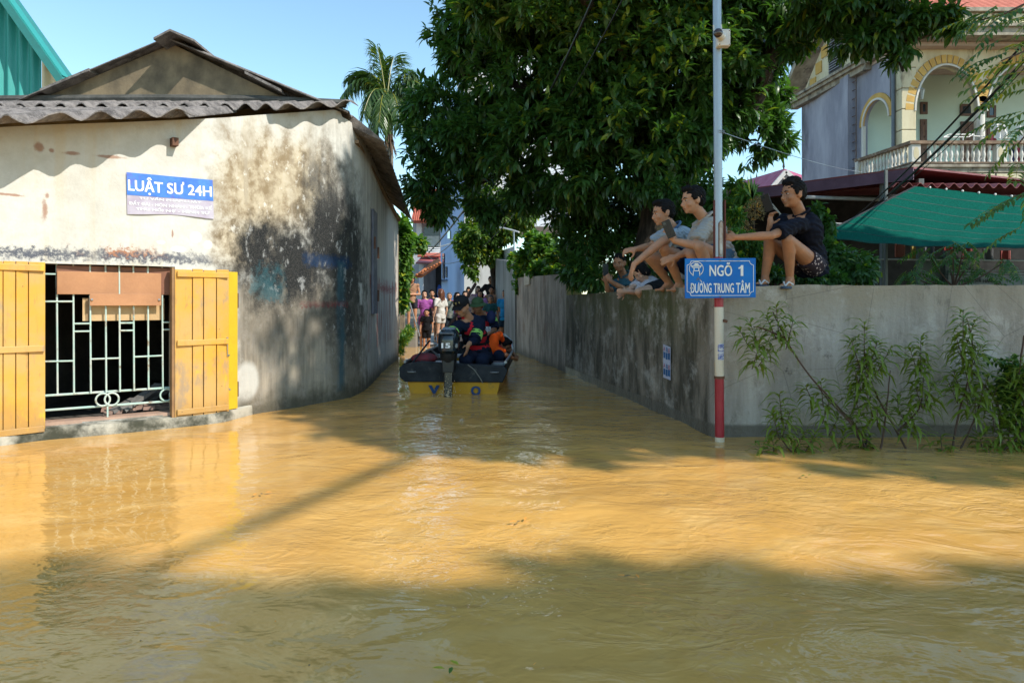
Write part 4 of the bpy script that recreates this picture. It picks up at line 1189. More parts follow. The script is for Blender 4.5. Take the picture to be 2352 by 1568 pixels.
# water tank box corner and ladder
m_ = MB(); side_panel(m_, .2, 1.75, ZC + .1, ZC + .75, .25, .6); m_.build('roof_curb', stone, RH)
Ld = thing('ladder', 'thin iron wall ladder on the grey villa side', 'ladder', sidept(2.4, 5.6, .15))
for dd in (2.28, 2.66):
    m_ = MB(); m_.tube([sidept(dd, 5.6, .14), sidept(dd, 9.5, .14)], .022, 6); m_.build('rail', mat('ladder_iron', (.10, .09, .09), (.20, .13, .10)), Ld)
for k in range(12):
    z = 5.8 + k * .32; m_ = MB(); m_.tube([sidept(2.28, z, .14), sidept(2.66, z, .14)], .016, 6); m_.build('rung', mat('ladder_iron', (.1, .09, .09)), Ld)
m_ = MB(); m_.tube([sidept(.35, 5.3, .06), sidept(.35, 9.6, .06)], .06, 10); m_.build('downpipe', mat('downpipe_grey', (.13, .15, .18), (.10, .12, .14), rough=.4), RH, smooth=True)
# balcony: slab, fascia tiles, rails and balusters
YR = 22.0; XR = hx(2094, YR)
def balc(d, z): return Vector((XR - .112 * d, YR + d, z))
m_ = MB()
for (o_, z0, z1) in ((.0, 5.30, 5.46), (.07, 5.46, 5.55), (-.05, 5.05, 5.30)):
    a, b = balc(0, z0) + Vector((-o_, -o_, 0)), balc(2.9, z0) + Vector((-o_, 0, 0))
    m_.prism([a, (24, a.y, z0), (24, b.y, z0), b], (0, 0, z1 - z0))
m_.build('balcony_slab', stone, RH)
for i in range(20):
    m_ = MB(); x0 = XR + .12 + i * .44; m_.box((x0, YR - .025 + .05, 5.10), (x0 + .38, YR + .10, 5.27)); m_.build('fascia_tile', creamv, RH, bevel=.01)
for i in range(7):
    m_ = MB(); d_ = .15 + i * .4; a, b = balc(d_, 5.10), balc(d_ + .33, 5.10); a.x += .02; b.x += .02; m_.prism([a, b, b + Vector((0, 0, .17)), a + Vector((0, 0, .17))], (.08, 0, 0)); m_.build('fascia_tile', creamv, RH)
m_ = MB(); a, b = balc(0, 6.20), balc(2.85, 6.20)
m_.prism([a + Vector((-.1, -.1, 0)), (24, a.y - .1, 6.20), (24, a.y + .16, 6.20), a + Vector((.16, .16, 0)), b + Vector((.16, 0, 0)), b + Vector((-.1, 0, 0))], (0, 0, .10)); m_.build('handrail', rail_m, RH)
m_ = MB(); m_.prism([a + Vector((-.04, -.04, -.62)), (24, a.y - .04, 5.58), (24, a.y + .12, 5.58), a + Vector((.12, .12, -.62)), b + Vector((.12, 0, -.62)), b + Vector((-.04, 0, -.62))], (0, 0, .05)); m_.build('bottom_rail', rail_m, RH)
prof = [(.05, 0), (.05, .05), (.03, .09), (.055, .20), (.06, .26), (.035, .38), (.028, .44), (.045, .50), (.05, .57)]
bmb = MB(); bmb.lathe((0, 0, 0), prof, 10); bo = bmb.build('baluster', whitev, None, smooth=True)
bo.parent = RH; bo.location = balc(0, 5.63) + Vector((.6, .05, 0)) - Vector(RH.location)
def balu(p):
    o = bo.copy(); col.objects.link(o); o.location = p - Vector(RH.location)
for i in range(1, 40):
    x_ = .6 + i * .175
    if i % 14 in (12, 13): continue
    balu(balc(0, 5.63) + Vector((x_, .05, 0)))
for i in range(14): q = balc(.35 + i * .175, 5.63); balu(q + Vector((.05, 0, 0)))
for (x_, d_) in ((.12, None), (.45 + 13 * .175 + .12, None), (None, 2.75)):
    q = balc(0, 5.62) + Vector((x_, .05, 0)) if d_ is None else balc(d_, 5.62) + Vector((.05, 0, 0))
    m_ = MB(); m_.box(q + Vector((-.15, -.1, 0)), q + Vector((.15, .1, .58))); pb = m_.build('rail_pier', whitev, RH, bevel=.02)
    m_ = MB(); m_.prism([q + Vector((.09 * math.cos(t_), -.105, .29 + .2 * math.sin(t_))) for t_ in np.linspace(0, 5.9, 12)], (0, .01, 0)); m_.build('oval', creamv, pb)
# washing on the balcony
def cloth(name, label, c, x0, x1, z0, z1, y, cat='laundry'):
    m_ = MB(); m_.grid(lambda u, v: (x0 + (x1 - x0) * u + .03 * math.sin(v * 6), y + .05 * math.sin(u * 14 + v * 2), z1 - (z1 - z0) * (1 - v) - .05 * math.sin(u * 3.14) * (1 - v)), 16, 8)
    o = m_.build(name, c, None, smooth=True); tag(o, label, cat, 'washing hung on the balcony'); return o
cl_w = mat('cloth_white', (.74, .72, .68), (.62, .60, .57), rough=.95, bump=.15)
q0 = zoomD(1580, 915); q1 = zoomD(1685, 1020)
cloth('hung_cloth', 'white cloth hung beside the balcony column', cl_w, hx(q0[0], 22.4), hx(q1[0], 22.4), hz_(q1[1], 22.4), hz_(q0[1], 22.4), 22.4)
q0 = zoomD(1757, 932); q1 = zoomD(1830, 1030)
cloth('hung_cloth', 'white cloth at the right frame edge of the balcony', cl_w, hx(q0[0], 22.4), hx(q1[0], 22.4), hz_(q1[1], 22.4), hz_(q0[1], 22.4), 22.4)
for i, (xx, c_) in enumerate(((1700, (.05, .07, .2)), (1735, (.45, .10, .15)), (1765, (.1, .1, .12)), (1560, (.55, .12, .15)))):
    q0 = zoomD(xx, 1130 if i < 3 else 1045); cloth('hung_shirt', ['navy', 'pink', 'black', 'red'][i] + ' garment hanging low behind the balusters', mat('garment%d' % i, c_), hx(q0[0], 22.5), hx(q0[0] + 14, 22.5), hz_(q0[1] + 20, 22.5), hz_(q0[1] - 20, 22.5), 22.5)
Ra = thing('drying_rack', 'white folding clothes rack standing on the balcony', 'rack', (hx(2230, 22.6), 22.6, ZB))
def rk(a, b):
    A = zoomD(*a); B_ = zoomD(*b); m_ = MB(); m_.tube([P(A[0], A[1], 22.6), P(B_[0], B_[1], 22.7)], .02, 6); m_.build('bar', cl_w, Ra)
for a, b in (((1205, 1020), (1245, 1000)), ((1245, 1000), (1430, 998)), ((1205, 1020), (1390, 1018)), ((1390, 1018), (1430, 998)), ((1205, 1020), (1205, 1060)), ((1430, 998), (1428, 1180)), ((1350, 1020), (1350, 1180)), ((1430, 1010), (1700, 1030))): rk(a, b)
La = thing('wall_lantern', 'small lantern on the balcony corner pillar', 'lantern', (XS + .5, YF + .3, 8.3))
m_ = MB(); q = zoomD(1040, 705); c0 = P(q[0], q[1], YF + .2); m_.lathe(c0 + Vector((0, 0, -.16)), [(.06, 0), (.11, .3), (.13, .32), (.02, .42)], 8); m_.build('lamp', mat('lantern_glass', (.35, .38, .36), rough=.3), La)

# ================================================================== lean-to shed roof, net and stall
Sh = thing('stall_shed', 'dark open shed under a rusty purple metal roof behind the wall', 'shed', (8, 11.5, .1))
purple = mat('purple_fascia', (.16, .09, .14), (.10, .05, .08), scale=3, rough=.6)
rroof = mat('dark_red_roof', (.24, .06, .06), (.14, .035, .035), scale=2, rough=.5)
A_, B2 = Vector((3.95, 12.4, 3.02)), Vector((6.0, 10.2, 3.02))
m_ = MB(); m_.beam(A_, B2, .03, .17, up=(0, 0, 1)); m_.build('fascia', purple, Sh)
m_ = MB(); m_.hexa([A_ + Vector((0, 0, .08)), B2 + Vector((0, 0, .08)), Vector((12, 14.2, 3.5)), Vector((5.2, 16, 3.5)), A_ + Vector((0, 0, .11)), B2 + Vector((0, 0, .11)), Vector((12, 14.2, 3.53)), Vector((5.2, 16, 3.53))]); m_.build('roof_sheet', rroof, Sh)
def aw(u, v):
    x = 5.75 + 6.2 * u; y = 10.3 + 3.2 * v
    return (x, y, CH + (HY - 424) / F * 10.3 + .42 * v + .035 * math.sin(x * 2 * math.pi / .17) - .05 * u)
m_ = MB(); m_.grid(aw, 220, 2, thick=(0, 0, -.01)); m_.build('roof_sheet', rroof, Sh, smooth=True, recalc=False)
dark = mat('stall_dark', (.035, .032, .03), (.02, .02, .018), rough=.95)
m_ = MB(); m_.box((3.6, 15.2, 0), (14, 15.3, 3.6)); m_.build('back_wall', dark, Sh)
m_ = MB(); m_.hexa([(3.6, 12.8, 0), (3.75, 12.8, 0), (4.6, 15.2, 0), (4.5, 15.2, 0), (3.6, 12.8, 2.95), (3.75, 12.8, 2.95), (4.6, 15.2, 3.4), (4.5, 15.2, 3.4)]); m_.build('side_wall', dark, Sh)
grey_post = mat('grey_post', (.17, .19, .19), (.10, .11, .11), streak=3)
for px, Y, w_ in ((2028, 10.6, .07), (2035, 9.8, .035), (2113, 10.5, .08)):
    q = P(px, 655, Y); m_ = MB(); m_.box((q.x - w_ / 2, Y - w_ / 2, .1), (q.x + w_ / 2, Y + w_ / 2, 3.0)); m_.build('post', grey_post, Sh)
for py, Y, x0, x1, r in ((594, 10, 1880, 2470, .012), (453, 11.2, 1852, 2040, .03), (512, 10.3, 1900, 2000, .012)):
    a, b = P(x0, py, Y), P(x1, py + 6, Y); m_ = MB(); m_.tube([a, b], r, 6); m_.build('pipe_rail', mat('pale_pipe', (.42, .43, .42), (.3, .3, .3)), Sh)
Gt = thing('gate_panel', 'weathered grey gate leaf under the green net', 'gate', P(2145, 655, 10))
gate_m = mat('gate_grey', (.15, .17, .165), (.07, .08, .08), scale=4, c3=(.10, .05, .035))
q0, q1 = P(2120, 655, 10.2), P(2172, 588, 10.2); m_ = MB(); m_.box((q0.x, 10.2, .1), (q1.x, 10.25, q1.z)); m_.build('leaf', gate_m, Gt)
for px in (2112, 2174):
    q = P(px, 600, 10.15); m_ = MB(); m_.box((q.x - .035, 10.12, .1), (q.x + .035, 10.18, q1.z + .08)); m_.build('gate_post', grey_post, Gt)
Bd = thing('name_board', 'grey painted board with black hand lettering NHẬN CHỞ HÀNG', 'sign', P(2300, 655, 10))
q0, q1 = P(2178, 656, 10), P(2480, 632, 10)
m_ = MB(); m_.box((q0.x, 10, q0.z - .2), (q1.x, 10.05, q1.z)); m_.build('board', mat('board_grey', (.20, .22, .22), (.13, .14, .14), c3=(.10, .09, .08)), Bd)
for k, py in enumerate((628, 621.5)):
    m_ = MB(); a = P(2178, py, 10.02); b = P(2480, py + 1, 10.02); m_.beam(a, b, .03, .022); m_.build('slat', mat('board_grey', (.2, .22, .22)), Bd)
blk = mat('black_paint', (.015, .015, .015), (.02, .02, .02))
text_on('NHẬN CHỞ HÀNG', lambda u, v: P(2203 + 82 * u, 651 - 12 * v, 9.99), 0, 1, -.05, 1.1, 'lettering', blk, Bd, .03)
# green shade net
netm = NT('green_shade_net')
sp_ = netm.tc.outputs['UV']
wv = netm.m('SINE', netm.m('MULTIPLY', netm.xyz(netm.pos)[2], 420))
nf = netm.noise(60, 3, .6)
cc = netm.mix(netm.ramp(netm.m('ADD', nf, netm.m('MULTIPLY', wv, .08)), .35, .65), (.004, .075, .055), (.007, .125, .092))
netm.set(Base_Color=cc, Roughness=.9); netm.b.inputs['Specular IOR Level'].default_value = .03
trn = netm.n.new('ShaderNodeBsdfTranslucent'); netm.l.new(cc, trn.inputs[0]); mxs = netm.n.new('ShaderNodeMixShader'); mxs.inputs[0].default_value = .3
netm.l.new(netm.b.outputs[0], mxs.inputs[1]); netm.l.new(trn.outputs[0], mxs.inputs[2]); netm.l.new(mxs.outputs[0], netm.out.inputs['Surface'])
Nt = thing('shade_net', 'green shade net sagging under the shed roof', 'net', P(2150, 560, 9))
c00, c10, c01, c11 = P(1872, 545, 8.6), P(2600, 556, 7.6), P(2102, 428, 10.2), P(2640, 485, 10.1)
def net(u, v):
    q = c00 * (1 - u) * (1 - v) + c10 * u * (1 - v) + c01 * (1 - u) * v + c11 * u * v
    sag = .34 * math.sin(math.pi * u) ** 1.0 * (1 - v) ** 1.0 * .5 + .20 * math.sin(math.pi * v) * math.sin(math.pi * min(1, u * 1.0)) + .015 * math.sin(u * 40 + v * 5) * (1 - v)
    return q - Vector((0, 0, sag * .55))
m_ = MB(); m_.grid(net, 80, 30); m_.build('net', netm.mat, Nt, smooth=True)
cord_m = mat('net_cord', (.008, .04, .035), (.01, .03, .03))
for k in range(8):
    v = .02 + k / 8.2; m_ = MB(); m_.tube([net(u_, v) + Vector((0, -.006, -.006)) for u_ in np.linspace(0, 1, 30)], .007, 5); m_.build('cord', cord_m, Nt)
for k in range(7):
    q = net(.06 + k * .07, 1) + Vector((0, -.02, .0)); m_ = MB(); m_.ball(q, .02, 6, 5); m_.build('clip', cl_w, Nt)
m_ = MB(); m_.tube([net(0, v_) for v_ in np.linspace(0, 1, 12)], .012, 6); m_.build('edge_rope', mat('black_cable', (.012, .012, .012), (.015, .015, .015), rough=.5), Nt)
black = mat('black_cable', (.012, .012, .012), rough=.5)
# clutter hanging in the stall: coloured bags
for i, (px, py, c_) in enumerate(((2068, 575, (.35, .10, .06)), (2105, 580, (.40, .30, .08)), (2135, 582, (.16, .16, .2)), (2180, 580, (.38, .05, .05)), (2222, 584, (.3, .05, .06)), (2270, 586, (.12, .12, .13)), (2310, 590, (.28, .06, .05)))):
    q = P(px, py, 10.6); m_ = MB(); m_.grid(lambda u, v: (q.x - .07 + .14 * u, q.y + .03 * math.sin(u * 6), q.z - .1 + .2 * v), 6, 3, thick=(0, .03, 0))
    o = m_.build('hanging_bag', mat('bag%d' % i, c_)); tag(o, ['brown', 'mustard', 'slate', 'bright red', 'crimson', 'grey', 'rust red'][i] + ' bag hanging in the dark stall under the net', 'bag', 'bags hanging in the stall')

# cables
def cable(name, label, pts, r, m=black, sag=0.0, n=24):
    m_ = MB(); a, b = Vector(pts[0]), Vector(pts[-1])
    m_.tube([a + (b - a) * t_ - Vector((0, 0, sag * 4 * t_ * (1 - t_))) for t_ in np.linspace(0, 1, n)], r, 6)
    o = m_.build(name, m, None, smooth=True); tag(o, label, 'cable'); return o
cable('power_cable', 'thick black cable, upper of the two crossing the villa arches', [P(2460, -30, 6.0), P(2085, 380, 8.5), P(1962, 500, 10.4)], .012, sag=.12)
cable('power_cable', 'thick black cable, lower of the pair crossing the villa arches', [P(2460, 20, 6.0), P(2000, 480, 10.4)], .017, sag=.1)
cable('power_cable', 'thin black cable beside the thick pair in front of the villa', [P(2440, 60, 6.0), P(2010, 475, 10.4)], .005, sag=.12)
cable('guy_wire', 'thin grey wire running from the pole tie towards the villa', [Vector((PX_ + .03, PY_, zp(305))), P(1980, 395, 14)], .004, galv, .05)
cable('power_cable', 'black cable bundle hanging across the tree crown', [P(1370, -20, 7.0), P(1085, 440, 16), ], .014, sag=.5)
cable('power_cable', 'black cable right of the bundle across the tree crown', [P(1440, -20, 7.0), P(1085, 470, 16), ], .008, sag=.5)
cable('power_cable', 'black cable sagging from the tree to the far houses', [P(1140, 380, 15), P(985, 580, 30)], .03, sag=.1)
cable('power_cable', 'thin cable sagging below the thick one to the far houses', [P(1150, 400, 15), P(985, 588, 30)], .014, sag=.45)
cable('cable_bundle', 'thick cable bundle high over the road, its shadow crosses the sunlit water', [Vector((8.7, -5.9, 12.0)), Vector((14.0, 8.1, 12.0))], .06)
cable('power_cable', 'loose thin cable drooping low to the far houses', [P(1190, 480, 15), P(975, 580, 30)], .010, sag=.8)

# ================================================================== far end of the alley
def fbox(mb, px0, px1, py0, py1, Y, depth=4):
    a, b = P(px0, py1, Y), P(px1, py0, Y)
    mb.box((a.x, Y, a.z), (b.x, Y + depth, b.z))
BT = thing('tall_house', 'tall pale blue house with a grey front at the alley end', 'house', (-1.8, 27, 0))
c0 = P(1066, 700, 25); l0 = P(1012, 700, 32); r0 = P(1150, 700, 25.2)
m_ = MB(); m_.prism([(l0.x, l0.y, 0), (c0.x, c0.y, 0), (c0.x, c0.y, 9.5), (l0.x, l0.y, 9.5)], (.2, .2, 0)); m_.build('side_wall', mat('sky_blue_render', (.34, .45, .70), (.28, .38, .60), scale=.8, streak=3, rough=.9, bump=.1), BT)
m_ = MB(); m_.prism([(c0.x + .002, c0.y, 0), (r0.x, r0.y, 0), (r0.x, r0.y, 9.5), (c0.x + .002, c0.y, 9.5)], (0, 6, 0)); m_.build('front_wall', mat('pale_front', (.48, .47, .44), (.40, .39, .37), scale=.8, streak=3, rough=.9, c3=(.33, .32, .30)), BT)
def bl(px, py):
    k = (px - 1066) / (1012 - 1066); Y = 25 * 32 / (32 + (25 - 32) * k); q = P(px, py, Y); return q + Vector((-.02, -.02, 0))
for (x0, x1, y0, y1) in ((1018, 1022, 582, 640), (1025, 1028, 612, 637), (1030, 1036, 530, 548), (1040, 1045, 440, 470)):
    m_ = MB(); m_.prism([bl(x0, y1), bl(x1, y1), bl(x1, y0), bl(x0, y0)], (-.02, -.02, 0)); m_.build('window', glassd, BT)
m_ = MB(); m_.prism([bl(1014, 646), bl(1028, 643), bl(1028, 641), bl(1014, 644)], (-.3, -.1, 0)); m_.build('ledge', mat('ledge', (.3, .35, .45)), BT)
FH = thing('far_house', 'far house with red tile roof, balcony railing and white pillar', 'house', (-5, 40, 0))
wl_m = mat('far_render', (.45, .44, .46), (.36, .35, .37), scale=.6, rough=.9)
m_ = MB(); fbox(m_, 948, 1046, 512, 700, 40); m_.build('wall', wl_m, FH)
m_ = MB(); fbox(m_, 956, 968, 512, 568, 39.8, .3); m_.build('pillar', mat('far_white', (.72, .70, .68), (.6, .58, .56)), FH)
m_ = MB(); fbox(m_, 974, 1010, 521, 566, 39.9, .2); w_ = m_.build('window', glassd, FH)
m_ = MB(); fbox(m_, 976, 1009, 542, 566, 39.85, .03); m_.build('blind', mat('blind', (.45, .45, .42)), w_)
m_ = MB(); q = [P(946, 508, 39), P(1050, 508, 39), P(1046, 440, 43), P(962, 430, 43)]; m_.prism(q, (0, .1, -.1)); m_.build('roof', tile_m, FH)
for i in range(22):
    a = P(946 + i * 4.7, 507.5, 38.95); b = P(960 + i * 4.0, 434, 42.9); m_ = MB(); m_.tube([a, b], .05, 5); m_.build('tile_row', tile_m, FH)
for k in range(4):
    m_ = MB(); a, b = P(980, 570 + k * 5, 38.6), P(1010, 570 + k * 5, 38.6); m_.tube([a, b], .04, 5); m_.build('rail', mat('far_white', (.7, .7, .7)), FH)
LR = thing('low_house', 'low house with a flat pink metal awning roof beside the blue wall', 'house', (-4.5, 34, 0))
pk = mat('pink_metal_roof', (.40, .10, .10), (.30, .08, .08), scale=2, rough=.5)
m_ = MB(); q = [P(955, 603, 33), P(1012, 603, 33), P(1012, 590, 35), P(968, 590, 35)]; m_.prism(q, (0, .1, -.05)); m_.build('roof', pk, LR)
m_ = MB(); q = [P(958, 588, 34), P(1012, 588, 34), P(1012, 580, 35), P(964, 580, 35)]; m_.prism(q, (0, .1, -.05)); m_.build('tile_coping', tile_m, LR)
m_ = MB(); fbox(m_, 940, 1012, 603, 700, 34); m_.build('wall', wl_m, LR)
m_ = MB(); fbox(m_, 962, 972, 606, 690, 33.7, .1); m_.build('door_frame', mat('far_white', (.7, .7, .7)), LR)
gf = thing('white_gate', 'white barred gate beside the small tiled shed', 'gate', P(962, 700, 30))
for k in range(9):
    m_ = MB(); a, b = P(957 + k * 2.2, 694, 30), P(957 + k * 2.2, 655 + (k % 2), 30); m_.tube([a, b], .018, 5); m_.build('bar', mat('far_white', (.7, .7, .7)), gf)
for py in (660, 680):
    m_ = MB(); m_.tube([P(956, py, 30), P(976, py, 30)], .02, 5); m_.build('rail', mat('far_white', (.7, .7, .7)), gf)
TS = thing('tiled_shed', 'small grey shed with an orange tiled roof and dark doorway', 'shed', (-3.4, 26, 0))
m_ = MB(); m_.prism([P(973, 700, 26), P(1000, 700, 26.5), P(1000, 612, 26.5), P(973, 628, 26)], (0, .2, 0)); m_.build('wall', mat('shed_wall', (.20, .18, .165), (.12, .11, .10), streak=3), TS)
m_ = MB(); m_.prism([P(1000, 700, 26.6), P(1013, 700, 26.6), P(1013, 605, 26.6), P(1000, 612, 26.6)], (0, .2, 0)); m_.build('doorway', dark, TS)
m_ = MB(); m_.ball(P(1009, 670, 26.4), (.1, .05, .28), 8, 6); m_.build('blue_cloth', mat('blue_cloth', (.03, .09, .35)), TS)
m_ = MB(); m_.prism([P(952, 634, 25.4), P(968, 634, 25.4), P(1013, 603, 25.6), P(1008, 593, 26.5), P(996, 598, 26.5)], (0, .06, -.06)); m_.build('roof', mat('orange_tiles', (.50, .17, .05), (.35, .10, .04)), TS)
for k in range(9):
    f = k / 8; a = P(958 + 52 * f, 631 - 27 * f, 25.38); m_ = MB(); m_.ball(a, (.07, .12, .05), 8, 5); m_.build('tile', mat('orange_tiles', (.5, .17, .05)), TS)
GP = thing('gate_pillar', 'white gate pillar with pink metal coping beside the alley tree', 'pillar', (-.3, 19, 0))
m_ = MB(); fbox(m_, 1143, 1158, 612, 730, 19.2, 1.5); m_.build('pillar', mat('far_white2', (.62, .60, .57), (.5, .48, .45), streak=3), GP)
m_ = MB(); m_.prism([P(1139, 597, 19), P(1146, 617, 19), P(1170, 612, 18.4), P(1159, 596, 18.6)], (0, .5, .02)); m_.build('coping', pk, GP)
m_ = MB(); m_.prism([P(1153, 575, 19.4), P(1182, 565, 17.5), P(1182, 595, 17.5), P(1153, 596, 19.4)], (0, .2, 0)); m_.build('upper_block', mat('far_white2', (.6, .6, .57)), GP)
Pp = thing('arched_conduit', 'thin white pipe arching over the alley', 'pipe', P(1178, 565, 16.5))
m_ = MB(); pts = [(1012, 566, 25), (1040, 558, 23), (1070, 549, 21), (1100, 541, 19.5), (1130, 523 + 0, 18.3), (1155, 523, 17.5), (1175, 528, 17), (1192, 533, 16.5)]
m_.tube([P(*q) for q in pts], .022, 6); m_.build('pipe', mat('far_white', (.7, .7, .7)), Pp, smooth=True)
m_ = MB(); m_.tube([P(1180, 528, 17), P(1181, 575, 17)], .02, 6); m_.build('stand', galv, Pp)
WT = thing('white_tower_house', 'tall white house with orange tile roof showing through the big tree', 'house', (2, 52, 0))
m_ = MB(); fbox(m_, 1050, 1330, 88, 520, 50, 8); m_.build('wall', mat('tower_white', (.74, .73, .74), (.66, .66, .68), rough=.9), WT)
m_ = MB(); a, b = P(1040, 92, 49.5), P(1340, 92, 49.5); m_.prism([a, b, b + Vector((-2, 3, 1.6)), a + Vector((2, 3, 1.6))], (0, .2, 0)); m_.build('roof', mat('orange_tiles', (.5, .17, .05)), WT)
PH = thing('pink_roof_house', 'low white house with a wine pink metal roof beyond the squatting man', 'house', (14, 38, 0))
pkr = mat('wine_roof', (.38, .07, .13), (.30, .05, .10), scale=1.5, rough=.5, bump=.05)
tr = mat('far_trim_white', (.70, .66, .62), (.60, .56, .52))
ap, le, ri = P(1800, 397, 36), P(1752, 452, 36), P(1862, 452, 36)
m_ = MB(); m_.prism([le, ri, ap], (0, .3, 0)); m_.build('gable', tr, PH)
bk = P(1670, 430, 44); bl_ = P(1640, 470, 44)
m_ = MB(); m_.prism([le + Vector((-.1, -.1, 0)), ap + Vector((0, -.1, .12)), bk, bl_], (0, 0, .08)); m_.build('roof', pkr, PH)
m_ = MB(); m_.prism([ri + Vector((.1, -.1, 0)), ap + Vector((0, -.1, .12)), ap + Vector((8, 8, 0)), ri + Vector((8, 8, 0))], (0, 0, .08)); m_.build('roof', pkr, PH)
for (a, b) in ((le, ap), (ap, ri)):
    m_ = MB(); m_.beam(a + Vector((0, -.25, .02)), b + Vector((0, -.25, .02)), .2, .2); m_.build('verge_board', tr, PH)
for f in (.3, .55):
    a = le + (ap - le) * f + Vector((.5, -.2, -.3)); m_ = MB(); m_.beam(a, a + Vector((.9, 0, -.75)), .1, .12); m_.build('strut', brown, PH)
for q in (P(1738, 425, 40), P(1800, 397, 36)):
    m_ = MB(); m_.lathe(q, [(.06, 0), (.03, .25), (.07, .3), (.008, .75)], 6); m_.build('finial', black, PH)
m_ = MB(); m_.box((ap.x - 2.0, 36.3, 0), (ap.x + 6, 43, le.z - .1)); m_.build('wall', tr, PH)
# ================================================================== vegetation
bark = mat('bark', (.07, .05, .038), (.022, .017, .013), scale=12, streak=3, rough=.95, bump=1, bscale=26, contrast=.12, c3=(.04, .045, .02), s3=4)
twig_m = mat('twig_brown', (.10, .055, .035), (.06, .035, .025), rough=.85)
leaf_dark = leaf_mat('leaf_dark_glossy', (.030, .080, .018), (.070, .155, .034), .34, .36, .03)
leaf_vine = leaf_mat('leaf_vine', (.05, .14, .025), (.12, .22, .04), .4, .45, .10)
leaf_lite = leaf_mat('leaf_light', (.06, .12, .025), (.13, .20, .04), .4, .5, .10)
leaf_mid = leaf_mat('leaf_mid', (.03, .085, .018), (.06, .14, .03), .35, .45, .05)
leaf_peach = leaf_mat('leaf_peach', (.022, .068, .02), (.05, .12, .032), .36, .42, .06)
dry_leaf = leaf_mat('leaf_dry', (.20, .14, .07), (.30, .20, .09), .3, .7, .1)

def limb(mb, pts, r0, r1, n=8, wob=.04):
    pts = [Vector(p) for p in pts]; out = []
    for i in range(len(pts) - 1):
        p0 = pts[max(i - 1, 0)]; p1 = pts[i]; p2 = pts[i + 1]; p3 = pts[min(i + 2, len(pts) - 1)]
        for k in range(5):
            t = k / 5
            out.append(.5 * ((2 * p1) + (p2 - p0) * t + (2 * p0 - 5 * p1 + 4 * p2 - p3) * t * t + (3 * p1 - p0 - 3 * p2 + p3) * t ** 3) + Vector(unit(1)[0]) * wob * .3)
    out.append(pts[-1]); m = len(out)
    mb.tube(out, [r0 + (r1 - r0) * i / (m - 1) for i in range(m)], n)

def leafy(name, root, centres, outs, per, ln, wd, m, sag=.35, near=0, droop=.22):
    """crown: the nearest leaf clusters become parts, the rest one mesh of kind stuff"""
    centres = np.asarray(centres); outs = np.asarray(outs)
    if near:
        # the ones that show largest: closest to the viewer and inside the picture
        px = CX + centres[:, 0] / np.maximum(centres[:, 1], .1) * F; py = HY - (centres[:, 2] - CH) / np.maximum(centres[:, 1], .1) * F
        vis = (px > 0) & (px < 2352) & (py > 0) & (py < 1000) & (centres[:, 1] > 1)
        order = np.argsort(np.where(vis, np.hypot(centres[:, 0], centres[:, 1]), 1e6))[:near]
        order = order[vis[order]]
        g2 = np.random.default_rng(11)
        mesh_ = []
        for k in range(6):
            a = whorls(np.zeros((1, 3)), np.array([[0, -.6, .5]]), per, ln, wd, g2, sag=sag)
            V, Fc = blades(*a, droop)
            me = bpy.data.meshes.new('leaf_cluster'); me.from_pydata([tuple(v) for v in V], [], [tuple(f) for f in Fc]); me.materials.append(m); mesh_.append(me)
        off = origin(root)
        for i in order:
            o = link('leaf_cluster', mesh_[int(g2.integers(6))], root)
            o.location = Vector(centres[i]) - off
            dirv = Vector(outs[i]); o.rotation_euler = (g2.normal(0, .25), g2.normal(0, .25), math.atan2(dirv.x, -dirv.y) + g2.normal(0, .6))
            s_ = .85 + .35 * g2.random(); o.scale = (s_, s_, s_)
        keep = np.ones(len(centres), bool); keep[order] = False
        centres, outs = centres[keep], outs[keep]
    a = whorls(centres, outs, per, ln, wd, rng, sag=sag)
    V, Fc = blades(*a, droop)
    return np_mesh(name, V, Fc, m, root, kind='stuff')

# ---- the big tree behind the wall
T = thing('broadleaf_tree', 'huge dark glossy leaved tree rising behind the mossy wall over the alley', 'tree', (1.95, 9.9, .1))
m_ = MB(); limb(m_, [(1.75, 9.8, 0), (1.8, 9.9, 1.0), (2.0, 9.9, 1.9), (2.15, 9.9, 2.7)], .27, .20, 12); m_.build('trunk', bark, T, smooth=True)
for pts, r0, r1 in (([(2.1, 9.9, 2.5), (2.7, 9.6, 3.1), (3.3, 9.2, 3.9), (3.6, 8.9, 4.9), (4.3, 8.5, 6.3)], .17, .07),
                    ([(3.4, 9.1, 4.2), (4.2, 8.6, 4.9), (5.1, 8.0, 5.5), (6.2, 7.6, 5.4)], .09, .03),
                    ([(2.1, 9.9, 2.6), (1.6, 10, 3.4), (.9, 10.2, 4.0), (-.2, 10.4, 4.5)], .14, .05),
                    ([(1.2, 10.1, 3.8), (.2, 10.6, 3.3), (-.8, 11, 2.9)], .06, .03),
                    ([(2.1, 9.9, 2.6), (2.2, 9.7, 4.0), (1.8, 9.5, 5.6)], .15, .06),
                    ([(1.75, 9.8, .8), (2.6, 9.5, 1.8), (3.1, 9.3, 2.6)], .10, .06),
                    ([(2.2, 9.7, 3.4), (1.2, 8.6, 4.6), (.2, 7.9, 5.0)], .08, .03)):
    m_ = MB(); limb(m_, pts, r0, r1, 9); m_.build('limb', bark, T, smooth=True)
def E(px, py, Y, rx, ry, rz=None):
    """lump of crown: centre given in the plan, radii rx, rz in plan units at that distance, ry in metres"""
    rz = rz or rx
    return (tuple(P(px, py, Y)), (rx / F * Y, ry, rz / F * Y))
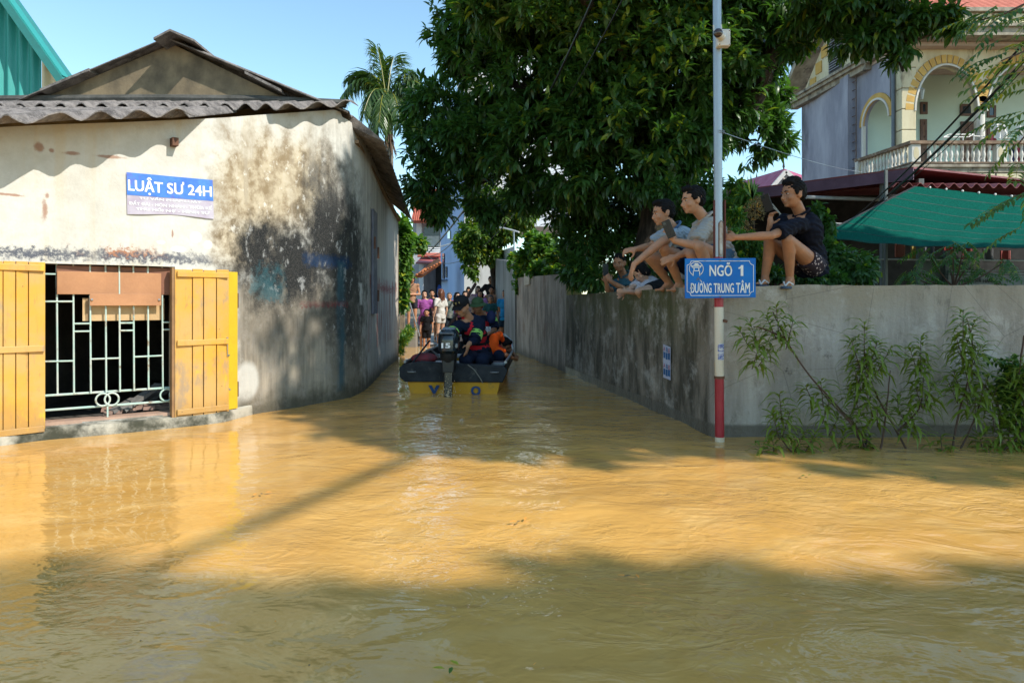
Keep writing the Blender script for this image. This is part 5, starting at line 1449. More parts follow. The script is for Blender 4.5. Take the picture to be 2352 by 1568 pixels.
lumps = [E(1120, 60, 10.5, 115, 1.0, 90), E(1060, 130, 10.5, 50, .5, 60), E(1230, 170, 10, 150, 1.0, 130), E(1010, 260, 11, 90, .8, 66), E(975, 335, 11, 50, .6, 45),
         E(990, 420, 11, 62, .6, 66), E(1080, 320, 10.5, 80, .7, 80), E(1010, 480, 11, 40, .4, 36), E(1100, 420, 10.8, 40, .4, 70), E(1240, 320, 9.8, 130, .9, 100), E(1390, 90, 9.5, 200, 1.2, 130),
         E(1400, 270, 9.3, 160, .9, 110), E(1560, 170, 9.3, 150, 1.2, 130), E(1540, 320, 9.2, 120, .8, 90), E(1330, 400, 9.6, 110, .6, 70), E(1640, 250, 9.6, 90, .8, 100), E(1220, 440, 10.3, 60, .5, 50),
         E(1700, 150, 9.8, 90, .9, 110), E(1740, 310, 10, 60, .6, 70), E(1620, 60, 9.2, 120, 1.0, 70), E(1780, 60, 9, 70, .7, 55), E(1470, 400, 9.0, 70, .5, 60), E(1690, 20, 9, 110, .8, 50),
         E(1130, 490, 10.8, 40, .4, 36), E(1300, 20, 9, 240, 1.2, 70), E(1200, -60, 10, 200, 1.5, 80), E(1600, -80, 9, 220, 1.5, 90), E(1770, 230, 10.2, 40, .4, 45), E(1800, 330, 10, 24, .3, 20), E(1390, 470, 10.2, 80, .5, 40)]
C1, O1 = crown_points(lumps, 270)
keep_ = np.array([mnoise.noise(Vector(q) * 1.5) + .5 * mnoise.noise(Vector(q) * 4) > -.16 for q in C1]); C1, O1 = C1[keep_], O1[keep_]
# loose sprays breaking the outline
ex_c, ex_o = crown_points([(c_, tuple(k * 1.16 for k in r_)) for c_, r_ in lumps[:20]], 14, shell=.97); C1 = np.concatenate([C1, ex_c]); O1 = np.concatenate([O1, ex_o])
leafy('crown', T, C1, O1, 9, .175, .052, leaf_dark, near=260, sag=.12)
# lower dark foliage hanging behind the wall top
L2 = [E(1340, 560, 10.5, 60, .5, 60), E(1400, 520, 10.6, 60, .5, 60), E(1330, 620, 10.0, 50, .4, 40), E(1440, 600, 10.2, 60, .4, 60), E(1300, 500, 10.6, 50, .4, 40), E(1560, 470, 10.6, 60, .5, 60), E(1500, 500, 10.5, 60, .5, 50), E(1370, 640, 9.4, 30, .3, 30)]
C2, O2 = crown_points(L2, 230)
leafy('lower_crown', T, C2, O2, 7, .15, .045, leaf_dark)
# branch reaching right in front of the villa
L3 = [E(1860, 70, 8.0, 70, .5, 40), E(1950, 60, 7.6, 80, .5, 45), E(2040, 105, 7.4, 75, .4, 42), E(2110, 70, 7.3, 80, .4, 36), E(1980, 120, 7.5, 60, .35, 34), E(2070, 150, 7.3, 30, .25, 24), E(2160, 60, 7.2, 50, .3, 26), E(1900, 20, 7.6, 120, .5, 30), E(2040, 30, 7.4, 60, .4, 30), E(1830, 130, 8.2, 40, .3, 24), E(2190, 90, 7.2, 26, .2, 16)]
L3 = [((c_[0], c_[1], c_[2] + .12), (r_[0] * .95, r_[1] * .9, r_[2] * .72)) for c_, r_ in L3]
C3, O3 = crown_points(L3, 230, shell=.3)
leafy('right_branch_leaves', T, C3, O3, 7, .16, .042, leaf_mat('leaf_branch', (.025, .07, .015), (.06, .13, .025), .4, .38, .06))
for pts in ([P(1760, -20, 8.6), P(1860, 20, 8.1), P(1960, 40, 7.7), P(2060, 95, 7.4), P(2140, 80, 7.3)], [P(1980, 45, 7.6), P(2060, 30, 7.4), P(2170, 60, 7.2)], [P(2000, 70, 7.5), P(2060, 130, 7.35), P(2075, 165, 7.3)]):
    m_ = MB(); limb(m_, pts, .035, .012, 7, .02); m_.build('limb', bark, T, smooth=True)

# ---- tree whose crown hangs over the road from the right, its fine leaves come into the corner of the picture
T2 = thing('overhanging_tree', 'feathery fine leaved tree hanging into the top right corner', 'tree', (10.6, 5.2, .1))
m_ = MB(); limb(m_, [(10.6, 6.2, -.3), (10.5, 6, 3.5), (10.2, 5.4, 6.5)], .25, .16, 12); m_.build('trunk', bark, T2, smooth=True)
for pts in ([(10.2, 5.4, 6.2), (9.4, 3.5, 8.5), (8.8, 2.0, 9.4)], [(10.2, 5.4, 6.4), (11, 2.5, 9), (11.6, .5, 9.5)], [(10.2, 5.4, 6.3), (8, 5, 8.8), (6.2, 4.5, 9.5), (5, 4.2, 9.6)], [(10.2, 5.4, 5.6), (7.5, 4.9, 5.6), (5.2, 4.7, 4.6), (4.1, 4.6, 3.7)]):
    m_ = MB(); limb(m_, pts, .1, .03, 8); m_.build('limb', bark, T2, smooth=True)
crownB = [((6.2, 3.4, 6.6), (2.2, 1.9, .9)), ((8.6, 2.9, 6.5), (2.4, 1.9, 1.0)), ((4.6, 4.6, 6.7), (1.8, 1.6, .7)), ((3.3, 6.0, 6.7), (1.4, 1.2, .6)), ((2.1, 6.5, 6.6), (.9, .8, .5)), ((10.5, 2.6, 6.5), (1.8, 1.6, .9)), ((7.5, 5.2, 6.6), (2.6, 1.6, 1.0)), ((5.3, 2.6, 6.4), (1.0, .9, .6))]
crownB = [((c_[0] + 3.0, c_[1] - 2.1, c_[2] + 3.1), r_) for c_, r_ in crownB]
C4, O4 = crown_points(crownB, 75, shell=.2)
leafy('crown', T2, C4, O4, 9, .24, .09, leaf_mid)
# pinnate sprays that are in view
frond_me = []
def pinnate(n=9, ln=.34, ll=.07, lw=.024, seed=0):
    g2 = np.random.default_rng(seed); pos = []; dr = []; nr = []
    m0 = MB()
    stem = [(0, 0, 0), (ln * .5, 0, -.02), (ln, 0, -.09)]
    m0.tube(stem, [.003, .0025, .0015], 4)
    for k in range(n):
        t = .12 + .88 * k / (n - 1)
        p = np.array([ln * t, 0, -.09 * t * t])
        for s_ in (-1, 1):
            pos.append(p); dr.append([.55, s_ * .9, -.35 + g2.normal(0, .12)]); nr.append([0, 0, 1])
    pos.append([ln, 0, -.09]); dr.append([1, 0, -.4]); nr.append([0, 0, 1])
    V, Fc = blades(np.array(pos), np.array(dr, float), np.array(nr, float), np.full(len(pos), ll) * (.8 + .4 * g2.random(len(pos))), np.full(len(pos), lw), .2)
    b = len(m0.v); m0.v.extend([tuple(v) for v in V]); m0.f.extend([tuple(int(b + i) for i in f) for f in Fc]); m0.m.extend([0] * len(Fc))
    return m0
for k in range(4):
    o = pinnate(9, .34, .075, .026, k).build('leaf_spray', leaf_lite if k % 2 else leaf_mid, None, recalc=False); frond_me.append(o.data); bpy.data.objects.remove(o)
def spray(root, p, yaw, pitch, s_=1, me=None, g2=random):
    o = link('leaf_spray', me or frond_me[random.randrange(4)], root); o.location = Vector(p) - origin(root)
    o.rotation_euler = (random.uniform(-.4, .4), pitch, yaw); o.scale = (s_, s_, s_); return o
random.seed(5)
sprays = []
for i in range(26):
    px = 2352 - abs(random.gauss(0, 30)) + 26; py = random.choice([random.uniform(-10, 60), random.uniform(-10, 180), random.uniform(150, 330), random.uniform(330, 460)] if px > 2290 else [random.uniform(-10, 60), random.uniform(90, 190)])
    spray(T2, P(px, py, random.uniform(4.1, 4.9)), random.uniform(2.2, 4.1), random.uniform(-.1, .7), random.uniform(.7, 1.05))
for px, py in ((2285, 25), (2265, 40), (2290, 12), (2310, 30), (2300, 90), (2285, 130), (2330, 180), (2318, 118), (2340, 455), (2346, 520)):
    spray(T2, P(px, py, 4.5), random.uniform(2.6, 3.6), random.uniform(0, .5), .9)
for pts in ([P(2500, -120, 4.7), P(2400, -20, 4.6), P(2310, 30, 4.5), P(2240, 50, 4.5)], [P(2500, 60, 4.7), P(2400, 100, 4.6), P(2300, 140, 4.5)], [P(2480, 180, 4.6), P(2400, 260, 4.5), P(2340, 330, 4.5)], [P(2460, 360, 4.6), P(2380, 420, 4.5), P(2335, 460, 4.5)]):
    m_ = MB(); limb(m_, pts, .012, .004, 6, .01); m_.build('twig', twig_m, T2, smooth=True)

# ---- trees on the near side of the road: never in the picture, but their shade and reflection are
T3 = thing('roadside_tree', 'tree behind the viewer whose shade covers the nearest water', 'tree', (15.5, -9.5, -.3))
m_ = MB(); limb(m_, [(15.5, -9.5, -.5), (15.6, -9, 6), (15.8, -8, 12)], .45, .25, 10); m_.build('trunk', bark, T3, smooth=True)
for pts in ([(15.8, -8, 11), (12, -7.3, 14), (8.5, -7, 15)], [(15.8, -8, 11), (19, -7.3, 14), (23, -7, 15)]):
    m_ = MB(); limb(m_, pts, .16, .05, 8); m_.build('limb', bark, T3, smooth=True)
crownC = [((x_ + 6.9, -2.65 - 4.15 + .15 * math.sin(x_ * 1.7), 15.0), (1.6, 1.0, .7)) for x_ in np.arange(1.0, 17.5, 1.35)]
C5, O5 = crown_points(crownC, 110, shell=.1)
leafy('crown', T3, C5, O5, 8, .30, .13, leaf_mid)

# ---- areca palm behind the old house
Pm = thing('areca_palm', 'areca palm with arching fronds above the old house eave', 'palm', (-2.9, 15, 0))
pt = P(893, 300, 15); m_ = MB(); limb(m_, [(pt.x + .05, 15, 0), (pt.x + .02, 15, 2.5), (pt.x, 15, pt.z)], .12, .09, 12, .0); m_.build('trunk', mat('palm_trunk', (.22, .20, .16), (.10, .09, .07), scale=14, rough=.9), Pm, smooth=True)
m_ = MB(); limb(m_, [(pt.x, 15, pt.z - .1), (pt.x - .03, 15, pt.z + .5), (pt.x - .05, 15, pt.z + .8)], .10, .04, 10, 0); m_.build('crownshaft', mat('crownshaft', (.10, .16, .04), (.07, .11, .03), streak=5), Pm, smooth=True)
palm_leaf = leaf_mat('leaf_palm', (.035, .085, .022), (.10, .16, .045), .35, .35, .06)
hub = Vector((pt.x - .05, 15, pt.z + .6))
ends = [(835, 262, 14.3, 130), (782, 225, 14.8, 150), (800, 180, 15.3, 110), (838, 165, 15.2, 50), (866, 108, 15.1, 20), (905, 130, 15.3, 30), (950, 165, 15, 60), (985, 215, 14.7, 120), (920, 280, 14.2, 120), (870, 290, 14.0, 130), (975, 330, 15.4, 150), (960, 262, 15.5, 130), (850, 330, 15.2, 140)]
for (ex_, ey_, eY, sg_) in ends:
    e = P(ex_, ey_, eY); mid = (hub + e) / 2 + Vector((0, 0, sg_ / F * 15 * .55 + .15))
    n = 34; pos = []; dr = []; nr = []; spine = []
    for k in range(n + 1):
        t = k / n; p = hub * (1 - t) ** 2 + mid * 2 * t * (1 - t) + e * t * t; spine.append(p)
    m0 = MB(); m0.tube(spine[::3], [.016 - .012 * i / 11 for i in range(len(spine[::3]))], 5)
    L = []
    for k in range(5, n):
        d = (spine[k + 1] - spine[k]).normalized(); s_ = d.cross(Vector((0, 0, 1))).normalized()
        for sgn in (-1, 1):
            for rep in range(3):
                q = s_ * sgn * random.uniform(.4, 1.1) + d * random.uniform(.4, 1.0) + Vector((0, 0, -.25 - random.random() * .9))
                pos.append(np.array(spine[k] + d * rep * .02)); dr.append(np.array(q)); nr.append(np.array(s_ * sgn * -.4 + Vector((0, 0, 1)))); L.append((.50 - .25 * abs(k / n - .45)) * random.uniform(.85, 1.1))
    V, Fc = blades(np.array(pos), np.array(dr), np.array(nr), np.array(L), np.full(len(L), .036), .42)
    b = len(m0.v); m0.v.extend([tuple(v) for v in V]); m0.f.extend([tuple(int(b + i) for i in f) for f in Fc]); m0.m.extend([0] * len(Fc))
    m0.build('frond', palm_leaf, Pm, recalc=False)
m_ = MB()
for k in range(26):
    a = pt + Vector((0, 0, .02)); m_.tube([a, a + Vector((random.uniform(-.1, .22), -.12 - .1 * random.random(), -random.uniform(.2, .7)))], .008, 4)
m_.build('seed_stalks', mat('seed_stalk', (.16, .10, .06)), Pm)['kind'] = 'stuff'

# ---- small leaved tree further down the alley
T4 = thing('alley_tree', 'small leaved tree with a forked trunk in front of the pale alley house', 'tree', P(1137, 740, 19.5))
b0 = P(1137, 740, 19.5)
for pts, r0, r1, nm in (([b0, P(1137, 650, 19.5), P(1133, 615, 19.5), P(1140, 560, 19.5)], .12, .08, 'trunk'), ([P(1133, 618, 19.5), P(1118, 600, 19.4), P(1100, 560, 19.3)], .06, .03, 'limb'), ([P(1135, 610, 19.5), P(1150, 570, 19.5), P(1165, 500, 19.4)], .07, .03, 'limb')):
    m_ = MB(); limb(m_, pts, r0, r1, 8, .01); m_.build(nm, bark, T4, smooth=True)
L5 = [E(1100, 540, 19.3, 50, .8, 38), E(1150, 520, 19.4, 45, .8, 45), E(1085, 580, 19.2, 34, .6, 26), E(1130, 590, 19.3, 32, .5, 22), E(1170, 480, 19.3, 40, .7, 50), E(1100, 460, 19.6, 40, .7, 50), E(1060, 560, 19.1, 18, .4, 22), E(1105, 400, 20, 40, .8, 45), E(1140, 350, 20, 30, .6, 30), E(1190, 430, 19.5, 30, .5, 40), E(1210, 500, 19, 25, .4, 30), E(1075, 610, 19, 10, .2, 24), E(1090, 628, 19, 7, .2, 20)]
C6, O6 = crown_points(L5, 130)
leafy('crown', T4, C6, O6, 10, .16, .075, leaf_mat('leaf_alley', (.05, .12, .02), (.13, .21, .04), .45, .5, .1))

# ---- climbing vine at the corner of the old house
V1 = thing('vine', 'bright green vine climbing a post at the end of the old house', 'plant', P(930, 800, 14))
m_ = MB(); a = P(924, 800, 14.2); m_.box((a.x - .05, 14.15, -.3), (a.x + .05, 14.27, 1.75)); m_.build('post', mat('cracked_post', (.30, .24, .17), (.14, .11, .08), scale=8), V1)
L6 = [E(928, 560, 14, 16, .25, 50), E(930, 600, 13.9, 10, .2, 46), E(925, 645, 13.8, 8, .15, 30), E(925, 520, 14.2, 12, .2, 24), E(924, 690, 13.8, 4, .1, 20), E(965, 560, 16.5, 12, .2, 16)]
C7, O7 = crown_points(L6, 800)
leafy('leaves', V1, C7, O7, 5, .17, .09, leaf_vine, sag=.5)
W1 = thing('weeds', 'clump of weeds at the waterline by the old house corner', 'plant', P(926, 800, 13.7))
C8, O8 = crown_points([E(926, 785, 13.7, 12, .15, 14), E(934, 770, 14, 12, .2, 14), E(920, 810, 13.5, 6, .1, 8), E(940, 762, 14.4, 12, .2, 12)], 700)
leafy('leaves', W1, C8, O8, 8, .10, .02, leaf_vine, sag=-.3)
# vine over the taller wall
V2 = thing('vine', 'sunlit heart leaved creeper spilling over the pinkish wall', 'plant', (.6, 13, 1.6))
L7 = [E(1215, 590, 14.5, 30, .3, 30), E(1250, 570, 14, 34, .3, 34), E(1240, 620, 13.5, 26, .2, 22), E(1290, 590, 13, 36, .3, 34), E(1200, 620, 15, 20, .25, 22), E(1195, 648, 15.5, 13, .2, 14), E(1180, 600, 16, 14, .25, 20), E(1275, 625, 12.5, 26, .2, 14), E(1320, 570, 13, 30, .3, 30), E(1230, 548, 14.5, 24, .3, 16), E(1190, 660, 15, 7, .1, 12)]
C9, O9 = crown_points(L7, 520)
leafy('leaves', V2, C9, O9, 5, .12, .10, leaf_vine, sag=.5, droop=.1)
D1 = thing('dry_creeper', 'brown dead creeper beside the sunlit creeper', 'plant', (1.2, 12.5, 1.5))
CA, OA = crown_points([E(1340, 590, 12, 40, .3, 34), E(1300, 600, 12.8, 24, .2, 20)], 420); leafy('leaves', D1, CA, OA, 5, .10, .06, dry_leaf)
# greenery behind the front wall
BU = [('garden_bush', 'yellow green sunlit shrub just right of the sign pole', [E(1700, 560, 6.5, 34, .2, 36), E(1730, 570, 6.5, 26, .2, 34), E(1690, 600, 6.4, 20, .15, 18), E(1745, 600, 6.4, 18, .15, 20), E(1690, 500, 6.8, 20, .15, 24)], leaf_vine, .055, .022, 1500),
      ('garden_bush', 'dark weeds under the squatting man in black', [E(1760, 630, 6.6, 40, .2, 20), E(1840, 640, 6.5, 50, .2, 16), E(1700, 640, 6.5, 40, .2, 16), E(1620, 640, 6.8, 40, .2, 14)], leaf_mid, .07, .028, 900),
      ('garden_bush', 'leafy bush right of the squatting man in black', [E(1930, 600, 7.2, 34, .3, 34), E(1960, 625, 7.0, 44, .3, 26), E(1905, 640, 6.8, 34, .2, 18), E(1985, 600, 7.4, 24, .2, 22), E(1900, 520, 7.6, 14, .15, 28), E(1880, 490, 7.6, 10, .1, 26), E(1900, 580, 7.2, 18, .2, 30)], leaf_mid, .085, .04, 800),
      ('garden_bush', 'shaded shrub behind the two squatting men left of the pole', [E(1600, 560, 7.8, 40, .3, 60), E(1560, 600, 7.9, 40, .3, 40), E(1640, 480, 8, 40, .3, 40), E(1530, 440, 8.6, 40, .3, 36), E(1500, 640, 8.0, 40, .2, 24), E(1660, 560, 7.8, 30, .3, 50), E(1630, 430, 8.4, 30, .3, 30)], leaf_mid, .11, .035, 420),
      ('creeper_clump', 'yellow green creeper strand hanging beside the pole top of the shed', [E(1710, 450, 8.2, 26, .2, 20), E(1690, 430, 8.4, 16, .15, 24)], leaf_vine, .10, .04, 500)]
for nm, lab, lm, mt, ln, wd, dn in BU:
    c0 = Vector(lm[0][0]); B_ = thing(nm, lab, 'plant', (c0.x, c0.y, .1))
    C_, O_ = crown_points(lm, dn); leafy('leaves', B_, C_, O_, 6, ln, wd, mt)
    m_ = MB()
    for k in range(7):
        q = C_[(k * 97) % len(C_)]; m_.tube([(c0.x + random.uniform(-.1, .1), c0.y, .1), ((q[0] + c0.x) / 2 + random.uniform(-.05, .05), (q[1] + c0.y) / 2, (q[2] + .1) / 2 + .1), tuple(q)], [.012, .009, .004], 5)
    m_.build('stems', twig_m, B_)['kind'] = 'stuff'
# dead root clump hung on a string
Rt = thing('hanging_fern', 'dried brown epiphyte clump with one upright green shoot beside the pole', 'plant', P(1730, 500, 6.9))
g3 = np.random.default_rng(4); CB, OB = crown_points([E(1735, 480, 6.9, 26, .12, 26), E(1700, 520, 6.9, 30, .12, 22), E(1690, 545, 6.85, 18, .1, 14), E(1748, 462, 6.9, 14, .08, 12)], 2600)
S_ = unit(len(CB) * 2, g3); V, Fc = simple_blades(np.repeat(CB, 2, 0), S_, unit(len(S_), g3), np.full(len(S_), .05), np.full(len(S_), .007)); np_mesh('roots', V, Fc, dry_leaf, Rt, kind='stuff')
m_ = MB()
for dx, dz in ((-12, -52), (-4, -58), (6, -46), (14, -34), (-22, -30)):
    a = P(1728, 455, 6.85); b = P(1728 + dx, 455 + dz, 6.85); s_ = Vector((.015, 0, 0)); m_._add([a - s_ * .6, a + s_ * .6, (a + b) / 2 + s_, b, (a + b) / 2 - s_], [(0, 1, 2, 3, 4)])
m_.build('shoot', leaf_vine, Rt, recalc=False)
for pts in ([P(1750, 455, 6.85), P(1775, 470, 6.85), P(1800, 500, 6.85), P(1790, 490, 6.9)], [P(1758, 458, 6.9), P(1790, 490, 6.9), P(1796, 560, 6.9)]):
    m_ = MB(); m_.tube(pts, .005, 5); m_.build('root', mat('pale_root', (.42, .38, .32)), Rt)
# broad leaved young tree (papaya-like sprays) behind the wall
Yt = thing('young_tree', 'young tree with long drooping leaf sprays in front of the name board', 'plant', (3.95, 6.3, .6))
b0 = P(2190, 660, 6.3)
for (ex_, ey_, n_) in ((2180, 590, 7), (2130, 575, 5), (2235, 575, 5), (2100, 625, 6), (2260, 620, 7), (2310, 600, 6), (2215, 560, 4), (2190, 560, 4), (2300, 650, 4), (2080, 628, 3), (2150, 640, 3)):
    e = P(ex_, ey_, 6.2 + random.uniform(-.15, .2)); m_ = MB(); limb(m_, [b0, (b0 + e) / 2 + Vector((0, 0, -.03)), e], .010, .004, 5, .01); m_.build('stem', twig_m, Yt)
    for k in range(n_):
        spray(Yt, e + Vector((random.uniform(-.04, .04), 0, random.uniform(-.03, .03))), random.uniform(0, 6.28), random.uniform(.1, .7), random.uniform(.45, .75), frond_me[random.choice((0, 2))])

# ---- peach saplings standing in the water before the front wall
leafm = []
for k in range(5):
    V, Fc = blades(np.zeros((1, 3)), np.array([[1.0, 0, .12]]), np.array([[0, 0, 1.0]]), np.array([.105 + .008 * k]), np.array([.021 + .0015 * k]), .35 + .10 * k)
    me = bpy.data.meshes.new('leaf'); me.from_pydata([tuple(v) for v in V], [], [tuple(f) for f in Fc]); me.materials.append(leaf_peach); smooth_all(me); leafm.append(me)
def sapling(label, base, stems, Yb=5.15):
    S_ = thing('peach_sapling', label, 'sapling', P(base[0], base[1], Yb), 'peach saplings in the water before the wall')
    off = origin(S_); cnt = 0
    for pts, tufts in stems:
        pp = [P(x, y, Yb + dy) for x, y, dy in pts]
        m_ = MB(); limb(m_, pp, .009, .003, 6, .006); m_.build('stem', twig_m, S_, smooth=True)
        for (tx, ty, dy, ln, tilt) in tufts:
            # a leafy shoot: leaves spiral up it and droop
            tip = P(tx, ty, Yb + dy); ax = Vector((math.sin(tilt), 0, math.cos(tilt))); L = ln / F * Yb
            root_ = tip - ax * L
            n = max(10, int(ln / 2.5))
            m_ = MB(); m_.tube([root_, tip], [.004, .002], 5); m_.build('shoot', twig_m, S_)
            for i in range(n):
                t = i / (n - 1); p = root_ + ax * L * t; yaw = i * 2.4 + random.uniform(-.3, .3)
                pitch = (.35 - .85 * t) + random.uniform(-.15, .15)      # lower leaves hang, top ones point up
                o = link('leaf', random.choice(leafm), S_); o.location = p - off
                o.rotation_euler = (random.uniform(-.3, .3), pitch, yaw); s_ = (1.12 - .5 * max(0, t - .6)) * random.uniform(.85, 1.15); o.scale = (s_, s_, s_); cnt += 1
    return cnt
sapling('slender peach sapling leaning left towards the sign pole', (2010, 1065), [
    ([(2010, 1030, .0), (1930, 940, 0), (1850, 850, -.03), (1800, 770, 0), (1775, 715, .05)], [(1782, 700, .03, 80, -.1), (1822, 735, .0, 70, .25), (1760, 725, .05, 60, -.4)]),
    ([(1800, 775, 0), (1755, 755, 0), (1730, 750, 0)], [(1722, 738, 0, 65, -.35), (1745, 790, -.03, 60, .3), (1770, 800, .02, 50, .6), (1700, 760, .0, 40, -.5)]),
    ([(2000, 1050, 0), (1960, 980, -.05), (1905, 920, 0), (1880, 890, 0)], [(1885, 875, 0, 60, -.1), (1850, 885, .03, 45, -.4), (1905, 920, 0, 55, .3), (1925, 960, 0, 50, .5)])])
sapling('low peach shoots trailing on the water left of the stump', (1890, 1080), [
    ([(2005, 1060, 0), (1920, 1062, -.1), (1830, 1045, -.12), (1790, 1000, -.1)], [(1790, 905, -.05, 60, -.1), (1775, 950, -.1, 60, -.25), (1815, 945, -.1, 60, .3), (1850, 990, -.1, 60, .5), (1775, 1010, -.12, 55, -.1), (1745, 1025, -.15, 50, -.4), (1760, 1050, -.15, 45, .1), (1870, 1000, -.1, 40, .5)]),
    ([(2030, 1075, 0), (1975, 1010, .0), (1960, 985, 0)], [(1965, 970, 0, 60, -.2), (1930, 1015, 0, 45, .2), (1995, 1005, 0, 45, .4)]),
    ([(1960, 1060, -.1), (1930, 1090, -.2), (1910, 1110, -.25)], [(1870, 1093, -.25, 10, .9), (2005, 1095, -.25, 12, .9)])])
sapling('dense peach sapling in the middle of the front wall', (2115, 1090), [
    ([(2110, 1085, 0), (2060, 990, .0), (2010, 900, .0), (1990, 840, 0), (1985, 790, 0)], [(1985, 740, 0, 80, 0), (1955, 780, 0, 70, -.3), (2015, 785, 0, 70, .3), (2005, 830, 0, 60, .35), (1960, 840, 0, 60, -.3), (2045, 800, 0, 60, .5), (1975, 865, .05, 50, .1), (1985, 820, .03, 60, .1)]),
    ([(2020, 1050, 0), (2035, 950, 0), (2045, 850, .05)], [(1990, 900, 0, 60, -.25), (2015, 930, .03, 50, 0), (1960, 910, .04, 50, -.4), (1950, 945, 0, 50, -.4)]),
    ([(2060, 990, 0), (2110, 940, 0), (2120, 880, 0)], [(2115, 775, .05, 80, 0), (2090, 800, .05, 60, -.3), (2125, 830, .03, 70, .1), (2100, 880, 0, 60, -.3), (2140, 880, 0, 60, .3), (2085, 925, 0, 60, -.3), (2065, 945, 0, 60, -.5), (2060, 905, .04, 50, -.1)])])
sapling('tall peach sapling with a curling top right of the middle one', (2190, 1080), [
    ([(2180, 1085, 0), (2200, 960, 0), (2225, 870, 0), (2235, 800, 0), (2220, 730, .04)], [(2212, 712, .04, 90, 0), (2240, 735, .03, 80, .35), (2195, 770, 0, 60, -.3), (2255, 790, 0, 70, .4), (2230, 800, 0, 60, 0), (2215, 840, 0, 60, -.2), (2190, 850, .03, 50, -.3), (2180, 880, .03, 50, -.4)]),
    ([(2190, 1060, 0), (2240, 960, .05), (2260, 880, .05)], [(2270, 860, .05, 60, .3), (2240, 905, 0, 60, 0), (2290, 890, .03, 60, .4), (2220, 900, -.03, 50, -.1), (2160, 1000, -.05, 50, -.1), (2185, 1030, -.08, 40, .1), (2130, 1060, -.1, 36, .1)])])
sapling('peach sapling crowding the right frame edge at the water', (2290, 1090), [
    ([(2260, 1095, -.1), (2300, 1040, -.05), (2340, 1000, 0), (2375, 930, 0)], [(2290, 985, 0, 60, -.2), (2320, 970, 0, 60, .1), (2350, 940, 0, 70, .1), (2340, 1040, -.1, 60, .4), (2310, 1050, -.1, 50, .1), (2270, 1030, -.1, 50, -.3), (2355, 1060, -.15, 50, .5), (2250, 1000, 0, 50, -.2), (2210, 1075, -.15, 30, .6), (2330, 930, .03, 50, -.1)]),
    ([(2400, 1000, 0), (2380, 880, 0), (2350, 840, 0)], [(2335, 850, .05, 60, -.5), (2310, 860, .05, 60, -.6), (2350, 880, .04, 70, .0), (2345, 820, .03, 60, .1), (2290, 920, .04, 50, -.3), (2280, 950, .0, 40, -.1), (2350, 990, 0, 60, .1)])])
Sp = thing('dark_shrub', 'dark small leaved shrub at the right frame edge before the wall', 'shrub', P(2345, 1000, 5.35))
CC_, OC_ = crown_points([E(2340, 880, 5.35, 40, .1, 40), E(2350, 960, 5.35, 40, .1, 50), E(2310, 900, 5.4, 30, .08, 30), E(2345, 1040, 5.3, 26, .08, 30), E(2320, 840, 5.4, 24, .08, 18)], 1500)
leafy('leaves', Sp, CC_, OC_, 5, .05, .028, leaf_dark, near=0)
m_ = MB(); limb(m_, [P(2340, 1080, 5.35), P(2330, 960, 5.35), P(2345, 830, 5.35), P(2352, 770, 5.35)], .012, .006, 6, .01); m_.build('stem', twig_m, Sp, smooth=True)
Fs = thing('pinnate_sapling', 'sapling with rows of hanging narrow leaflets near the right edge', 'sapling', P(2300, 1000, 5.4))
for (px, py, yaw, s_) in ((2200, 805, 0, 1.1), (2215, 850, 0, 1.0), (2230, 880, .1, 1.1), (2200, 915, -.1, 1.0), (2260, 830, .1, .9)):
    spray(Fs, P(px, py, 5.35), yaw, .0, s_, frond_me[0])
m_ = MB(); limb(m_, [P(2300, 1060, 5.4), P(2290, 930, 5.4), P(2230, 850, 5.4), P(2200, 806, 5.36)], .010, .004, 6, .005); m_.build('stem', twig_m, Fs, smooth=True)
Br = thing('dead_branch', 'dark forked dead branch sticking out of the water by the saplings', 'branch', P(2010, 1070, 5.1))
for pts in ([P(2060, 1085, 5.0), P(2010, 1065, 5.1), P(1985, 1030, 5.15), P(2000, 1000, 5.15)], [P(2010, 1065, 5.1), P(1900, 1065, 5.0), P(1840, 1060, 4.9)], [P(2110, 1085, 5.05), P(2160, 1100, 5.0), P(2195, 1080, 5.0)], [P(1960, 1068, 5.0), P(1935, 1090, 4.9), P(1910, 1105, 4.8)]):
    m_ = MB(); limb(m_, pts, .016, .006, 7, .01); m_.build('limb', mat('wet_bark', (.03, .022, .018), (.02, .015, .012), rough=.4), Br, smooth=True)
# loose bits floating
random.seed(21)
bits = [(1022, 1545, 'green leaf floating in the nearest water at bottom centre', leaf_vine), (1187, 1202, 'small brown leaf floating in the sunlit water', dry_leaf), (590, 1138, 'tiny dark twig floating before the yellow shutter reflection', dry_leaf),
        (1845, 1098, 'green leaf floating below the leftmost peach sapling', leaf_peach), (2135, 1103, 'green leaves floating below the middle peach sapling', leaf_peach), (1440, 1330, 'pale scrap floating at the edge of the foreground shade', dry_leaf)]
for px, py, lab, mt in bits:
    Y = F * CH / (py - HY); q = P(px, py, Y); n = 3
    V, Fc = blades(np.array([[q.x + .02 * k, q.y + .01 * k, .014] for k in range(n)]), unit(n) * np.array([1, 1, .02]), np.tile(np.array([[0, 0, 1.0]]), (n, 1)), np.full(n, .04), np.full(n, .014), 0)
    tag(np_mesh('floating_leaf', V, Fc, mt), lab, 'leaf')
n = 120
xy = np.stack([rng.uniform(-3.5, 4.5, n), rng.uniform(2.0, 9, n)], 1)
V, Fc = blades(np.concatenate([xy, np.full((n, 1), .012)], 1), unit(n) * np.array([1, 1, .02]), np.tile(np.array([[0, 0, 1.0]]), (n, 1)), rng.uniform(.006, .022, n), rng.uniform(.003, .009, n), 0)
tag(np_mesh('floating_debris', V, Fc, dry_leaf), kind='stuff')
